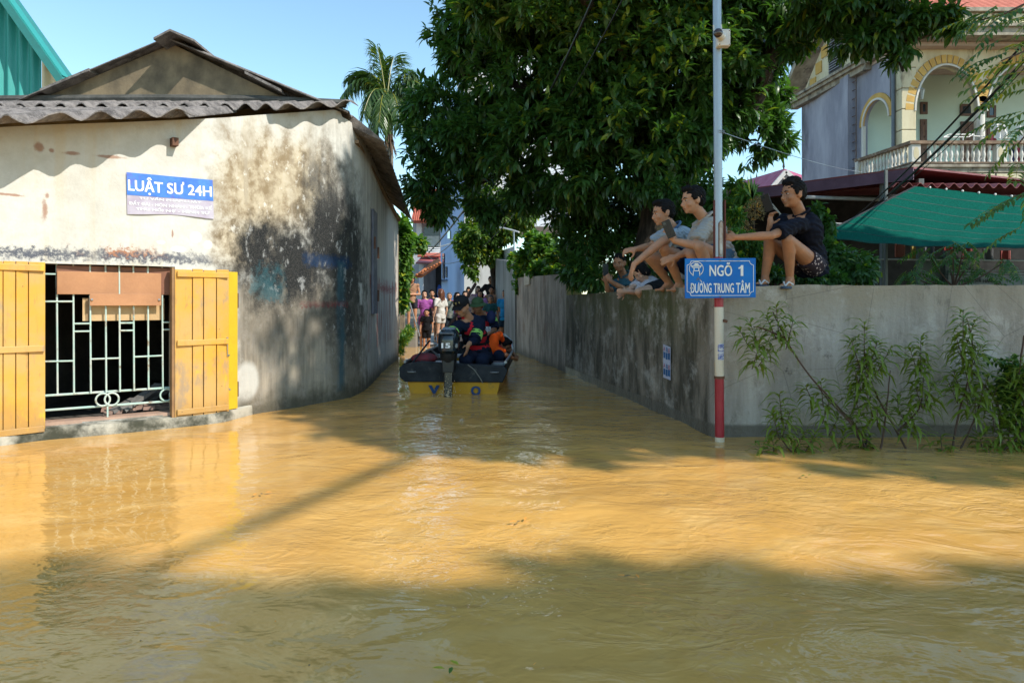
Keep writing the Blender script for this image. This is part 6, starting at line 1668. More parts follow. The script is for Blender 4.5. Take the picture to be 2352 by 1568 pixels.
# ================================================================== boat
BA = Vector((.20, 3.7, 0)).normalized(); BS = Vector((BA.y, -BA.x, 0))     # along and to the right
B0 = Vector(((1043 - CX) / F * 8.29, 8.29, 0))
def bp(l, s, z): return B0 + BA * l + BS * s + Vector((0, 0, z))
Bt = thing('rescue_boat', 'black and yellow motor boat carrying rescuers up the flooded alley', 'boat', B0)
yel = mat('boat_yellow', (.62, .33, .02), (.52, .27, .02), scale=5, rough=.4, c3=(.30, .20, .06), s3=7)
navy = mat('boat_rubber', (.022, .026, .032), (.010, .013, .017), scale=9, rough=.6, c3=(.075, .075, .07), s3=6, spec=.25, bump=.6, bscale=30)
alu = mat('boat_alu', (.36, .37, .38), (.24, .25, .26), rough=.4, metal=.6)
def hull_w(l): # half width against length
    t = max(0, min(1, l / 3.9)); return .62 * (1 - max(0, (t - .45) / .55) ** 2.2)
def sheer(l): return .36 + .10 * (l / 3.9) ** 2 * 1.2
def side_pt(l, sgn, k): # k 0 keel .. 1 gunwale
    z = -.12 + (sheer(l) + .12) * k
    w = hull_w(l) * (.80 + .20 * k) - (.0)
    return bp(l, sgn * w, z)
for sgn in (-1, 1):
    m_ = MB(); m_.grid(lambda u, v: side_pt(3.9 * u, sgn, .58 * v), 24, 3); m_.build('hull_side', yel, Bt, smooth=True)
    m_ = MB(); m_.grid(lambda u, v: side_pt(3.9 * u, sgn, .58 + .42 * v) + BS * sgn * (.03 * math.sin(v * 3.14) + .004), 24, 4); m_.build('rubber_side', navy, Bt, smooth=True)
    m_ = MB(); m_.tube([side_pt(3.9 * t_, sgn, 1) + Vector((0, 0, .015 + .10 * t_ * (t_ > .6))) for t_ in np.linspace(0.02, 1, 20)], .018, 8); m_.build('gunwale_rail', alu, Bt, smooth=True)
m_ = MB(); m_.grid(lambda u, v: bp(-.02 - .03 * v, (u - .5) * 2 * .62 * (.80 + .035 + .20 * .58 * v - .035), -.12 + .285 * v), 8, 2, thick=tuple(BA * .06)); m_.build('transom', yel, Bt)
pts = [(-.585, .145), (-.65, .20), (-.655, .315), (-.61, .355), (-.40, .392), (-.05, .372), (.30, .36), (.61, .335), (.655, .285), (.60, .145)]
m_ = MB(); m_.prism([bp(-.09, a, b) for a, b in pts], tuple(BA * .12)); m_.build('transom_rubber', navy, Bt, bevel=.012)
m_ = MB(); m_.grid(lambda u, v: bp(.05 + 3.7 * u, (v - .5) * 2 * hull_w(.05 + 3.7 * u) * .86, .05), 16, 4); m_.build('floor', mat('boat_floor', (.08, .09, .10), (.05, .05, .06)), Bt)
for l in (.75, 2.0):
    m_ = MB(); a = hull_w(l) * .93; m_.hexa([bp(l, -a, .27), bp(l, a, .27), bp(l + .26, a, .27), bp(l + .26, -a, .27), bp(l, -a, .31), bp(l, a, .31), bp(l + .26, a, .31), bp(l + .26, -a, .31)]); m_.build('thwart', alu, Bt, bevel=.005)
# dodger-like clear plastic hoop at the bow right
m_ = MB(); m_.tube([bp(2.3, .60, .36), bp(2.7, .56, .48), bp(3.2, .42, .56), bp(3.7, .12, .58), bp(3.9, -.1, .56)], .014, 8); m_.build('bow_rail', alu, Bt, smooth=True)
binkm = mat('boat_letter', (.015, .05, .15), (.02, .06, .16))
def tr(u, v): return bp(-.055 - .02, -.535 + 1.07 * u, -.03 + .19 * v)
text_on('V', tr, .22, .345, .16, .72, 'letter', binkm, Bt, .06)
text_on('O', tr, .70, .81, .10, .68, 'letter', binkm, Bt, .05)

Om = thing('outboard_motor', 'black outboard motor marked 15 clamped on the boat transom', 'motor', bp(-.25, -.02, .1))
Mc = bp(-.22, -.03, 0)
cowl = mat('cowling', (.012, .022, .032), (.010, .016, .024), rough=.16, spec=.6, bump=.03)
blackp = mat('engine_black', (.012, .012, .014), (.02, .02, .022), rough=.4)
def mo(l, s, z): return Mc + BA * l + BS * s + Vector((0, 0, z))
m_ = MB(); lv_ = [(.50, .085, .12), (.54, .115, .17), (.66, .122, .18), (.74, .112, .165), (.785, .085, .12)]
vv = []; fs = []
for (z, w, l) in lv_:
    for k in range(16):
        t_ = 2 * math.pi * k / 16; c_, s_ = math.cos(t_), math.sin(t_)
        vv.append(mo(l * math.copysign(abs(s_) ** .6, s_), w * math.copysign(abs(c_) ** .6, c_), z))
for i in range(4):
    for k in range(16): fs.append((i * 16 + k, i * 16 + (k + 1) % 16, (i + 1) * 16 + (k + 1) % 16, (i + 1) * 16 + k))
fs.append(tuple(range(64, 80))); fs.append(tuple(range(15, -1, -1)))
m_._add(vv, fs); m_.build('cowling', cowl, Om, smooth=True)
m_ = MB(); m_.hexa([mo(-.20, -.085, .735), mo(-.20, .075, .735), mo(.10, .075, .79), mo(.10, -.085, .79), mo(-.20, -.085, .75), mo(-.20, .075, .75), mo(.10, .075, .81), mo(.10, -.085, .81)]); m_.build('handle_cap', mat('cowl_grey', (.12, .13, .14), rough=.3), Om, bevel=.01)
m_ = MB(); m_.tube([mo(-.02, 0, .52), mo(-.02, 0, .44), mo(-.01, 0, .40)], [.105, .10, .07], 12); m_.build('lower_cover', blackp, Om, smooth=True)
m_ = MB(); m_.hexa([mo(-.09, -.065, .28), mo(-.09, .065, .28), mo(.16, .065, .30), mo(.16, -.065, .30), mo(-.09, -.075, .43), mo(-.09, .075, .43), mo(.16, .075, .43), mo(.16, -.075, .43)]); m_.build('clamp_bracket', blackp, Om, bevel=.01)
m_ = MB(); m_.hexa([mo(-.10, -.04, -.35), mo(-.10, .04, -.35), mo(.05, .03, -.35), mo(.05, -.03, -.35), mo(-.08, -.055, .42), mo(-.08, .055, .42), mo(.06, .05, .42), mo(.06, -.05, .42)]); m_.build('drive_leg', mat('wet_leg', (.015, .016, .018), (.03, .032, .035), rough=.15, scale=30), Om, bevel=.015)
m_ = MB(); m_.tube([mo(.08, -.02, .52), mo(.30, -.12, .58), mo(.48, -.20, .60)], .016, 8); m_.build('tiller', blackp, Om, smooth=True)
m_ = MB(); m_.ball(mo(-.13, .105, .60), (.02, .02, .03), 8, 6); m_.build('choke_knob', mat('knob_grey', (.3, .3, .3)), Om)
text_on('15', lambda u, v: mo(-.184, -.062 + .105 * u, .575 + .06 * v), 0, 1, 0, 1, 'lettering', white_m, Om, .05)
m_ = MB(); m_.tube([bp(-.11, .18, .36), bp(-.12, .26, .30), bp(-.12, .33, .20), bp(-.11, .36, .14)], .006, 5); m_.build('mooring_rope', mat('rope_grey', (.22, .21, .18)), Bt)
for s_ in (-.5, .5):
    m_ = MB(); m_.tube([bp(-.105, s_ - .05, .27), bp(-.125, s_ - .03, .27), bp(-.125, s_ + .03, .27), bp(-.105, s_ + .05, .27)], .008, 6); m_.build('grab_handle', alu, Bt)
# churned water round the leg
Sp2 = MB(); random.seed(9)
for k in range(150):
    a = random.uniform(0, 6.28); r_ = abs(random.gauss(0, .10)); c_ = mo(-.1 + math.cos(a) * r_ * .7, math.sin(a) * r_, abs(random.gauss(0, .10)) * math.exp(-r_ * 4) + .005)
    Sp2.ball(c_, random.uniform(.002, .006), 5, 4)
foam = NT('splash_water'); foam.set(Base_Color=(.62, .50, .32), Roughness=.12); sp_o = Sp2.build('splash', foam.mat, None, smooth=True); tag(sp_o, kind='stuff')

# ================================================================== people
def frame(f, u):
    f = Vector(f).normalized(); u = Vector(u); r = f.cross(u).normalized(); u = r.cross(f).normalized()
    return r, f, u

class Blob:
    """closed shapes fused into one continuous surface"""
    def __init__(s): s.m = MB()
    def cone(s, a, ra, b, rb, n=14):
        a, b = Vector(a), Vector(b)
        s.m.ball(a, ra, n, 8); s.m.ball(b, rb, n, 8); s.m.tube([a, b], [ra, rb], n); return s
    def flat(s, a, ra, b, rb, n=16): s.m.tube([a, b], [ra, rb], n); return s
    def ell(s, c, rad, fr=None):
        rot = Matrix((fr[0], fr[1], fr[2])).transposed() if fr else None
        s.m.ball(c, rad, 18, 12, rot); return s
    def build(s, name, mt, parent, vox, smooth=3, noise=0, nsc=20, nz=(1, 1, 1)):
        me0 = bpy.data.meshes.new('tmp'); me0.from_pydata(s.m.v, [], s.m.f)
        bm = bmesh.new(); bm.from_mesh(me0); bmesh.ops.recalc_face_normals(bm, faces=bm.faces); bm.to_mesh(me0); bm.free()
        o = bpy.data.objects.new('tmp', me0); col.objects.link(o)
        rm_ = o.modifiers.new('r', 'REMESH'); rm_.mode = 'VOXEL'; rm_.voxel_size = vox
        if smooth:
            sm_ = o.modifiers.new('s', 'SMOOTH'); sm_.iterations = smooth; sm_.factor = .5
        dg = bpy.context.evaluated_depsgraph_get()
        me = bpy.data.meshes.new_from_object(o.evaluated_get(dg))
        bpy.data.objects.remove(o); bpy.data.meshes.remove(me0)
        n = len(me.vertices); co = np.zeros(n * 3, dtype=np.float32); me.vertices.foreach_get('co', co); co = co.reshape(-1, 3)
        if noise and n:
            no = np.zeros(n * 3, dtype=np.float32); me.vertices.foreach_get('normal', no); no = no.reshape(-1, 3)
            q = co * nsc * np.array(nz)
            w = np.sin(q[:, 0] * 1.3 + 2.1 * np.sin(q[:, 2] * .9 + q[:, 1])) * np.sin(q[:, 2] * 1.7 + 1.3 * np.sin(q[:, 0] * 1.1 + 2)) + .5 * np.sin(q[:, 1] * 2.3 + q[:, 2] * 1.9 + q[:, 0])
            co = co + no * (noise * w)[:, None]
        off = np.array(origin(parent)) if parent else 0
        me.vertices.foreach_set('co', (co - off).astype(np.float32).ravel()); me.update()
        me.name = name; me.materials.clear(); me.materials.append(mt); smooth_all(me)
        return link(name, me, parent)

def skin_mat(name, c):
    t = NT(name)
    n = t.noise(14, 4, .6); cc = t.mix(t.ramp(n, .35, .7), tuple(x * .86 for x in c), (c[0] * 1.08, c[1] * 1.0, c[2] * .96))
    t.set(Base_Color=cc, Roughness=.5); t.b.inputs['Specular IOR Level'].default_value = .35
    t.b.inputs['Subsurface Weight'].default_value = .12; t.b.inputs['Subsurface Radius'].default_value = (.02, .008, .004); t.b.inputs['Subsurface Scale'].default_value = .4
    t.bump(t.noise(180, 2, .5), .15, .001)
    return t.mat
SK = {'tan': skin_mat('skin_tan', (.40, .185, .095)), 'mid': skin_mat('skin_mid', (.50, .255, .145)), 'fair': skin_mat('skin_fair', (.58, .35, .24)), 'dark': skin_mat('skin_dark', (.25, .12, .065))}
hair_m = mat('hair_black', (.006, .005, .005), (.010, .008, .008), scale=60, rough=.75, bump=.5, bscale=220, spec=.15)
hair_b = mat('hair_brown', (.15, .055, .025), (.08, .03, .018), scale=40, rough=.45, bump=.4, bscale=150)
hair_g = mat('hair_grey', (.10, .09, .085), (.05, .045, .04), scale=60, rough=.6)
eye_w = mat('eye_white', (.55, .50, .46), rough=.3, bump=0); eye_d = mat('eye_dark', (.012, .008, .006), rough=.2, bump=0)
lip_m = mat('lip', (.28, .09, .07), rough=.5, bump=0)
_cl = {}
def CL(c, name=None, c2=None, **k):
    key = name or 'cloth_%d_%d_%d' % tuple(int(x * 99) for x in c)
    if key not in _cl: _cl[key] = mat(key, c, c2 or tuple(x * .82 for x in c), scale=7, rough=.92, bump=.35, bscale=160, spec=.15, **k)
    return _cl[key]

def head(B, hp, f, u, s=1.0):
    r, f, u = frame(f, u); hp = Vector(hp)
    L = lambda a, b, c: hp + (r * a + f * b + u * c) * s
    fr = (r, f, u); S = lambda *x: tuple(q * s for q in x)
    B.ell(L(0, -.008, .03), S(.076, .095, .088), fr); B.ell(L(0, .022, -.02), S(.064, .066, .085), fr)
    B.ell(L(0, .030, -.062), S(.050, .048, .038), fr); B.ell(L(0, .064, -.084), S(.021, .018, .018), fr)
    B.cone(L(0, .086, .004), .008 * s, L(0, .104, -.030), .012 * s, 8); B.ell(L(0, .094, -.036), S(.019, .013, .010), fr)
    for k in (-1, 1):
        B.ell(L(.026 * k, .080, .022), S(.022, .011, .008), fr); B.ell(L(.038 * k, .058, -.028), S(.024, .024, .026), fr)
        B.ell(L(.076 * k, -.004, -.006), S(.010, .021, .032), fr)
    B.ell(L(0, .084, -.054), S(.023, .012, .0075), fr); B.ell(L(0, .081, -.066), S(.020, .012, .008), fr)
    return L, fr
def face_bits(root, hp, f, u, s, detail):
    r, f, u = frame(f, u); hp = Vector(hp); fr = (r, f, u); rot = Matrix(fr).transposed()
    L = lambda a, b, c: hp + (r * a + f * b + u * c) * s
    for k in (-1, 1):
        m_ = MB(); m_.ball(L(.030 * k, .077, .003), (.013 * s, .009 * s, (.0050 if detail else .008) * s), 10, 7, rot)
        ey_ = m_.build('eye', eye_w if detail else eye_d, root, smooth=True)
        if detail:
            m_ = MB(); m_.ball(L(.030 * k, .0835, .003), (.0062 * s, .004 * s, .0052 * s), 10, 7, rot); m_.build('iris', eye_d, ey_, smooth=True)
        m_ = MB(); m_.tube([L(.014 * k, .093, .020), L(.030 * k, .091, .026), L(.046 * k, .078, .021)], [.003 * s, .0038 * s, .002 * s], 6)
        m_.build('eyebrow', hair_m, root)
    m_ = MB(); m_.ball(L(0, .088, -.060), (.021 * s, .009 * s, .0035 * s), 10, 6, rot); m_.build('lips', lip_m, root, smooth=True)
def hair(root, hp, f, u, s, style, mt, vox):
    r, f, u = frame(f, u); hp = Vector(hp); fr = (r, f, u)
    L = lambda a, b, c: hp + (r * a + f * b + u * c) * s
    S = lambda *x: tuple(q * s for q in x)
    B = Blob()
    B.ell(L(0, -.016, .046), S(.081, .095, .082), fr); B.ell(L(0, -.043, .0), S(.075, .064, .060), fr)
    if style in ('short', 'spiky'):
        B.ell(L(0, .040, .098), S(.062, .046, .030), fr)
        for k in (-1, 1): B.ell(L(.074 * k, .012, .03), S(.010, .03, .04), fr)
    if style == 'spiky':
        B.ell(L(0, .0, .12), S(.06, .06, .03), fr)
    if style == 'crop':
        B = Blob(); B.ell(L(0, -.014, .045), S(.080, .094, .082), fr); B.ell(L(0, -.040, .005), S(.074, .064, .058), fr)
    if style in ('long', 'bob', 'tail'):
        for k in (-1, 1): B.ell(L(.070 * k, .010, .01), S(.020, .04, .06), fr)
        B.ell(L(0, .045, .093), S(.060, .035, .028), fr)
    if style == 'long':
        for k in (-1, 0, 1): B.cone(L(.05 * k, -.06, .0), .045 * s, L(.055 * k, -.085, -.26), .03 * s)
        for k in (-1, 1): B.cone(L(.075 * k, -.01, .0), .022 * s, L(.08 * k, .0, -.2), .016 * s)
    if style == 'bob': B.ell(L(0, -.05, -.04), S(.085, .06, .07), fr)
    if style == 'tail': B.cone(L(.02, -.09, .02), .03 * s, L(.08, -.05, -.16), .022 * s)
    return B.build('hair', mt, root, vox, 2, noise=.0035 * s if vox < .01 else .002, nsc=75)

def hand(B, w, d, n, s=1.0, curl=.5, side=1, spread=.12, detail=True):
    """w wrist, d pointing direction, n back-of-hand direction"""
    d = Vector(d).normalized(); n = (Vector(n) - d * Vector(n).dot(d)).normalized(); t = d.cross(n).normalized() * side
    w = Vector(w); P_ = lambda a, b, c: w + (d * a + t * b + n * c) * s
    fr = (t, d, n)
    if not detail:
        B.ell(P_(.06, 0, 0), (.036 * s, .062 * s, .018 * s), fr); B.cone(P_(.02, .02, 0), .012 * s, P_(.06, .045, -.015), .009 * s, 8); return
    B.ell(P_(.048, 0, 0), (.040 * s, .050 * s, .016 * s), fr); B.cone(w, .027 * s, P_(.03, 0, 0), .025 * s, 10)
    for i, (off, ln) in enumerate(((.029, .070), (.010, .078), (-.010, .073), (-.028, .058))):
        a = P_(.085, off, 0); ang = curl * (.9 + .1 * i); dd = d; p = a; r_ = .0088 * s; sp = t * spread * (off / .03)
        for k, fr_ in enumerate((.45, .31, .24)):
            ang_k = ang * (k + .6) * .75
            dk = (d * math.cos(ang_k) - n * math.sin(ang_k) + sp * .6).normalized(); q = p + dk * ln * fr_ * s
            B.cone(p, r_, q, r_ * .93, 8); p = q; r_ *= .93
    th = (d * .45 + t * .75 - n * (.2 + curl * .5)).normalized(); p = P_(.022, .026, -.004)
    q = p + th * .042 * s; B.cone(p, .0135 * s, q, .0105 * s, 8); th2 = (th * .5 + d * .6 - n * curl * .4).normalized(); B.cone(q, .0105 * s, q + th2 * .032 * s, .009 * s, 8)

def foot(B, ank, toe, s=1.0, up=(0, 0, 1), toes=False):
    ank, toe = Vector(ank), Vector(toe); d = (toe - ank); d.z = 0; d.normalize()
    sd = d.cross(Vector((0, 0, 1)))
    heel = Vector((ank.x, ank.y, toe.z)) - d * .045 * s + Vector((0, 0, .028 * s))
    B.cone(ank, .036 * s, heel, .032 * s, 10)
    ball_ = toe - d * .055 * s + Vector((0, 0, .012 * s))
    B.cone(heel, .030 * s, ball_, .026 * s, 10); B.cone(ank + Vector((0, 0, -.01)), .034 * s, ball_, .024 * s, 10)
    B.cone(ball_ + sd * .022 * s, .02 * s, ball_ - sd * .024 * s, .018 * s, 8)
    for k in range(5):
        o_ = (.034 - .017 * k); ln = (.050, .044, .038, .032, .024)[k]; r_ = (.0125, .0095, .009, .0085, .008)[k]
        a = ball_ + sd * o_ * s; B.cone(a, r_ * s * 1.1, a + (d * ln + sd * o_ * .12) * s - Vector((0, 0, .006 * s)), r_ * s, 7)

def person(label, J, sk='mid', hair_style='short', hair_mat=None, shirt=None, sleeve=.62, shorts=None, leg=.62, s=1.0, hs=None, vox=.02, detail=False, group=None, loc=None, g=1.0, hands=(.4, .4), hand_n=None, shirt_hem=True, feet=True, cloth_noise=.004, hands_d=None, collar=None, nolegs=False):
    hp, hf, hu = Vector(J['head']), J['hf'], J.get('hu', (0, 0, 1))
    hs = hs or s
    neck, pel = Vector(J['neck']), Vector(J['pelvis'])
    root = thing('person', label, 'person', loc or (pel.x, pel.y, min(Vector(J['anL']).z, Vector(J['anR']).z) if 'anL' in J else pel.z), group)
    shL, shR = Vector(J['shL']), Vector(J['shR'])
    up = (neck - pel).normalized(); side = (shR - shL).normalized(); fw = up.cross(side).normalized() * -1
    if fw.dot(Vector(J.get('face', hf))) < 0: fw = -fw
    fr = (side, fw, up)
    fr = (Vector(side), fw, side.cross(fw).normalized() if abs(side.dot(up)) > .3 else up)
    tl = (neck - pel).length
    chest = pel + (neck - pel) * .66 + fw * J.get('bulge', 0); waist = pel + (neck - pel) * .33 + fw * J.get('bulge', 0) * .5
    B = Blob(); head(B, hp, hf, hu, hs)
    r_, f_, u_ = frame(hf, hu)
    B.cone(neck - up * .02, .055 * s * g, hp - u_ * .055 * hs - f_ * .012 * hs, .047 * hs, 14)
    B.cone(shL, .05 * s * g, neck - up * .02, .05 * s, 12); B.cone(shR, .05 * s * g, neck - up * .02, .05 * s, 12)
    sw_ = (shR - shL).length
    def torso(Bx, e):
        Bx.ell(chest, (max(sw_ * .46, .12 * s) * g + e, .108 * s * g + e, tl * .36 + e), fr)
        Bx.ell(waist, (.128 * s * g + e, .100 * s * g + e, tl * .34 + e), fr)
        Bx.ell(pel, (.145 * s * g + e, .112 * s * g + e, .11 * s + e), fr)
        Bx.cone(shL, .054 * s * g + e, chest + up * tl * .12, .075 * s + e); Bx.cone(shR, .054 * s * g + e, chest + up * tl * .12, .075 * s + e)
    torso(B, 0)
    for k, (sh, el, wr) in enumerate((('shL', 'elL', 'wrL'), ('shR', 'elR', 'wrR'))):
        a, b, c = Vector(J[sh]), Vector(J[el]), Vector(J[wr])
        B.cone(a, .051 * s * g, b, .038 * s * g); B.cone(b, .039 * s * g, b + (c - b) * .3, .040 * s * g); B.cone(b + (c - b) * .3, .040 * s * g, c, .026 * s)
        hd = hands_d[k] if hands_d else (c - b); hn = hand_n[k] if hand_n else Vector((0, -1, 0)) if abs(Vector(hd).normalized().y) < .9 else Vector((0, 0, 1))
        hand(B, c, hd, hn, s, hands[k], 1 if k == 0 else -1, detail=detail)
    if not nolegs:
        for (hi, kn, an, to) in (('hiL', 'knL', 'anL', 'toL'), ('hiR', 'knR', 'anR', 'toR')):
            h_, k_, a_ = Vector(J[hi]), Vector(J[kn]), Vector(J[an])
            B.cone(h_, .084 * s * g, h_ + (k_ - h_) * .45, .076 * s * g); B.cone(h_ + (k_ - h_) * .45, .076 * s * g, k_, .054 * s * g)
            cf = k_ + (a_ - k_) * .3; bk = (fw * -.012) if not detail else (h_ - k_).normalized() * .016
            B.cone(k_, .053 * s * g, cf + bk, .054 * s * g); B.cone(cf + bk, .054 * s * g, a_, .034 * s)
            if feet: foot(B, a_, J[to], s, toes=detail)
    B.build('body', SK[sk], root, vox, 3 if vox < .01 else 2)
    face_bits(root, hp, hf, hu, hs, detail)
    if hair_style: hair(root, hp, hf, hu, hs, hair_style, hair_mat or hair_m, max(vox * .9, .006))
    if shirt:
        C = Blob(); e = .014 * s; torso(C, e)
        for a, b in ((shL, Vector(J['elL'])), (shR, Vector(J['elR']))):
            q = a + (b - a) * sleeve; C.ell(a, (.054 * s * g + e,) * 3); C.flat(a, .054 * s * g + e, q, (.050 + .012 * sleeve) * s * g + e)
        if shirt_hem: C.flat(waist, .12 * s * g + e, pel - up * .09 * s, .135 * s * g + e)
        C.build('shirt', shirt, root, vox, 2, noise=cloth_noise * 1.6 if vox < .012 else .005, nsc=30, nz=(1, 1, 1.8))
        if collar:
            m_ = MB(); rr_ = .072 * s; rot = Matrix(fr).transposed()
            pts = [neck + up * (.012 + .018 * (1 - math.cos(t_))) * s * 1 + side * rr_ * math.sin(t_) + fw * rr_ * math.cos(t_) * 1.05 for t_ in np.linspace(.35, 5.93, 20)]
            m_.tube(pts, .012 * s, 7); m_.build('collar', collar, root, smooth=True)
    if shorts and not nolegs:
        C = Blob(); e = .020 * s; C.ell(pel, (.148 * s * g + e, .118 * s * g + e, .11 * s + e), fr)
        for hi, kn in (('hiL', 'knL'), ('hiR', 'knR')):
            h_, k_ = Vector(J[hi]), Vector(J[kn]); q = h_ + (k_ - h_) * min(leg, 1)
            C.ell(h_, (.086 * s * g + e,) * 3); C.flat(h_, .086 * s * g + e, q, (.082 - .02 * leg) * s * g + e)
            if leg > 1:
                a_ = Vector(J['anL' if hi == 'hiL' else 'anR']); C.ell(k_, (.064 * s * g + e,) * 3); C.flat(k_, .060 * s * g + e, k_ + (a_ - k_) * (leg - 1), .05 * s + e)
        C.build('trousers' if leg > 1 else 'shorts', shorts, root, vox, 2, noise=.003, nsc=25)
    return root

# ---- man C: squatting in black, filming, one hand on the pole
def P3(x, y, Y): return P(x, y, Y)
dots = NT('dotted_shorts'); dv = dots.vor(34)
dots.set(Base_Color=dots.mix(dots.ramp(dv, .24, .30), (.55, .42, .40), (.022, .010, .016)), Roughness=.9)
J = dict(head=P3(1822, 447, 5.80), hf=(-.96, -.26, -.04), hu=(.05, 0, 1), neck=P3(1842, 495, 5.86), pelvis=P3(1863, 606, 6.00), face=(-.6, -.8, 0), bulge=-.03,
         shL=P3(1829, 517, 5.70), shR=P3(1800, 508, 6.02), elL=P3(1771, 541, 5.50), wrL=P3(1692, 545, 5.42), elR=P3(1767, 556, 5.80), wrR=P3(1768, 518, 5.74),
         hiL=P3(1868, 608, 5.88), hiR=P3(1846, 612, 6.05), knL=P3(1809, 551, 5.58), knR=P3(1768, 553, 5.72), anL=P3(1814, 636, 5.70), anR=P3(1757, 633, 5.78), toL=P3(1803, 656.5, 5.60), toR=P3(1747, 652.5, 5.68))
mc = person('man in black polo and dotted shorts squatting on the wall, holding the pole', J, 'tan', 'spiky', shirt=CL((.010, .011, .020), 'cloth_black_navy'), sleeve=.75, shorts=dots.mat, leg=.30, s=.92, hs=1.06, vox=.0062, detail=True, hands=(.75, 1.0),
            hands_d=(Vector((-1, .1, .05)), Vector((.05, -.1, 1))), hand_n=(Vector((0, -1, .2)), Vector((-.5, .7, 0))), collar=CL((.010, .011, .020), 'cloth_black_navy'))
def phone(label, c, up, rt, parent=None, h=.15, w=.072):
    c, up, rt = Vector(c), Vector(up).normalized(), Vector(rt); rt = (rt - up * rt.dot(up)).normalized(); n = up.cross(rt)
    Ph = thing('phone', label, 'phone', c)
    m_ = MB(); m_.obox(c, rt * w / 2, n * .0045, up * h / 2); m_.build('case', mat('phone_black', (.012, .012, .014), rough=.3, bump=0), Ph, bevel=.003)
    m_ = MB(); m_.obox(c + n * .0055, rt * w * .46, n * .0008, up * h * .46); m_.build('screen', mat('phone_screen', (.02, .03, .03), rough=.08, spec=.7, bump=0), Ph)
    m_ = MB(); m_.obox(c - n * .0052 + up * h * .36 - rt * w * .22, rt * .012, n * .001, up * .012); m_.build('lens', mat('phone_screen', (.02, .03, .03)), Ph)
phone('phone held up by the squatting man in black', P3(1762, 466, 5.71), (-.35, 0, 1), (.75, -.6, 0))
slip_b = mat('slipper_blue', (.02, .05, .10), rough=.6); slip_w = mat('slipper_white', (.62, .62, .62), rough=.5)
for nm, an, to in (('blue soled slipper with white straps on the foot nearer the pole', J['anR'], J['toR']), ('blue soled slipper with white straps on the foot farther from the pole', J['anL'], J['toL'])):
    Sl = thing('slipper', nm, 'slipper', to); d = (to - an); d.z = 0; d.normalize(); sd = d.cross(Vector((0, 0, 1)))
    c_ = to - d * .08; c_.z = to.z - .012
    m_ = MB(); pts = []
    for t_ in np.linspace(0, 6.283, 20)[:-1]:
        a_, b_ = math.cos(t_), math.sin(t_); pts.append(c_ + d * a_ * .125 + sd * b_ * (.042 + .008 * a_) + Vector((0, 0, -.012)))
    m_.prism(pts, (0, 0, .020)); m_.build('sole', slip_b, Sl, bevel=.003)
    for k in (-1, 1):
        m_ = MB(); m_.tube([c_ + d * .075 + Vector((0, 0, .012)), c_ + d * .045 + sd * k * .02 + Vector((0, 0, .045)), c_ - d * .01 + sd * k * .040 + Vector((0, 0, .022))], [.006, .008, .007], 7); m_.build('strap', slip_w, Sl, smooth=True)

# ---- man B: beige shirt, phone in hand
J = dict(head=P3(1592, 461, 5.95), hf=(-.93, -.20, -.10), hu=(-.05, 0, 1), neck=P3(1622, 505, 6.0), pelvis=P3(1655, 590, 6.08), face=(-.7, -.6, 0), bulge=-.02,
         shL=P3(1626, 518, 5.86), shR=P3(1606, 520, 6.15), elL=P3(1594, 563, 5.66), wrL=P3(1549, 553, 5.68), elR=P3(1586, 575, 6.05), wrR=P3(1552, 590, 5.98),
         hiL=P3(1652, 596, 5.98), hiR=P3(1636, 600, 6.15), knL=P3(1606, 566, 5.62), knR=P3(1588, 585, 5.98), anL=P3(1634, 640, 5.74), anR=P3(1600, 645, 5.98), toL=P3(1614, 657, 5.66), toR=P3(1580, 660, 5.86))
beige = CL((.40, .36, .32), 'cloth_beige')
mb_ = person('man in beige shirt and denim shorts squatting left of the pole', J, 'mid', 'short', shirt=beige, sleeve=.85, shorts=CL((.07, .13, .20), 'cloth_denim'), leg=.45, s=.92, hs=1.05, vox=.0062, detail=True, hands=(.7, .4),
             hands_d=(Vector((-.55, -.1, .9)), Vector((-1, 0, -.3))), hand_n=(Vector((.1, -.9, .3)), Vector((0, -1, .3))), collar=beige)
phone('phone held by the squatting man in the beige shirt', P3(1536, 526, 5.62), (-.42, 0, 1), (1, -.35, .3))
# ---- man A: pale blue tee, arms over his knees
J = dict(head=P3(1524, 490, 6.42), hf=(-.97, -.15, -.14), hu=(-.05, 0, 1), neck=P3(1550, 528, 6.48), pelvis=P3(1584, 606, 6.62), face=(-.8, -.6, 0), bulge=-.02,
         shL=P3(1556, 541, 6.34), shR=P3(1524, 541, 6.66), elL=P3(1521, 554, 6.16), wrL=P3(1457, 606, 6.08), elR=P3(1494, 566, 6.68), wrR=P3(1461, 572, 6.58),
         hiL=P3(1580, 606, 6.48), hiR=P3(1566, 608, 6.74), knL=P3(1526, 571, 6.24), knR=P3(1491, 590, 6.60), anL=P3(1560, 648, 6.46), anR=P3(1536, 648, 6.74), toL=P3(1538, 668, 6.40), toR=P3(1510, 667, 6.70))
ma = person('man in pale blue tee and navy shorts squatting with forearms over his knees', J, 'mid', 'short', shirt=CL((.36, .42, .48), 'cloth_pale_blue'), sleeve=.72, shorts=CL((.012, .02, .055), 'cloth_navy'), leg=.55, s=1.0, hs=1.06, vox=.0066, detail=True, hands=(.45, .8),
            hands_d=(Vector((-.35, -.05, -1)), Vector((-1, 0, -.15))), hand_n=(Vector((-.9, -.3, .3)), Vector((0, -.7, .8))), collar=CL((.08, .15, .28), 'cloth_collar_blue'))
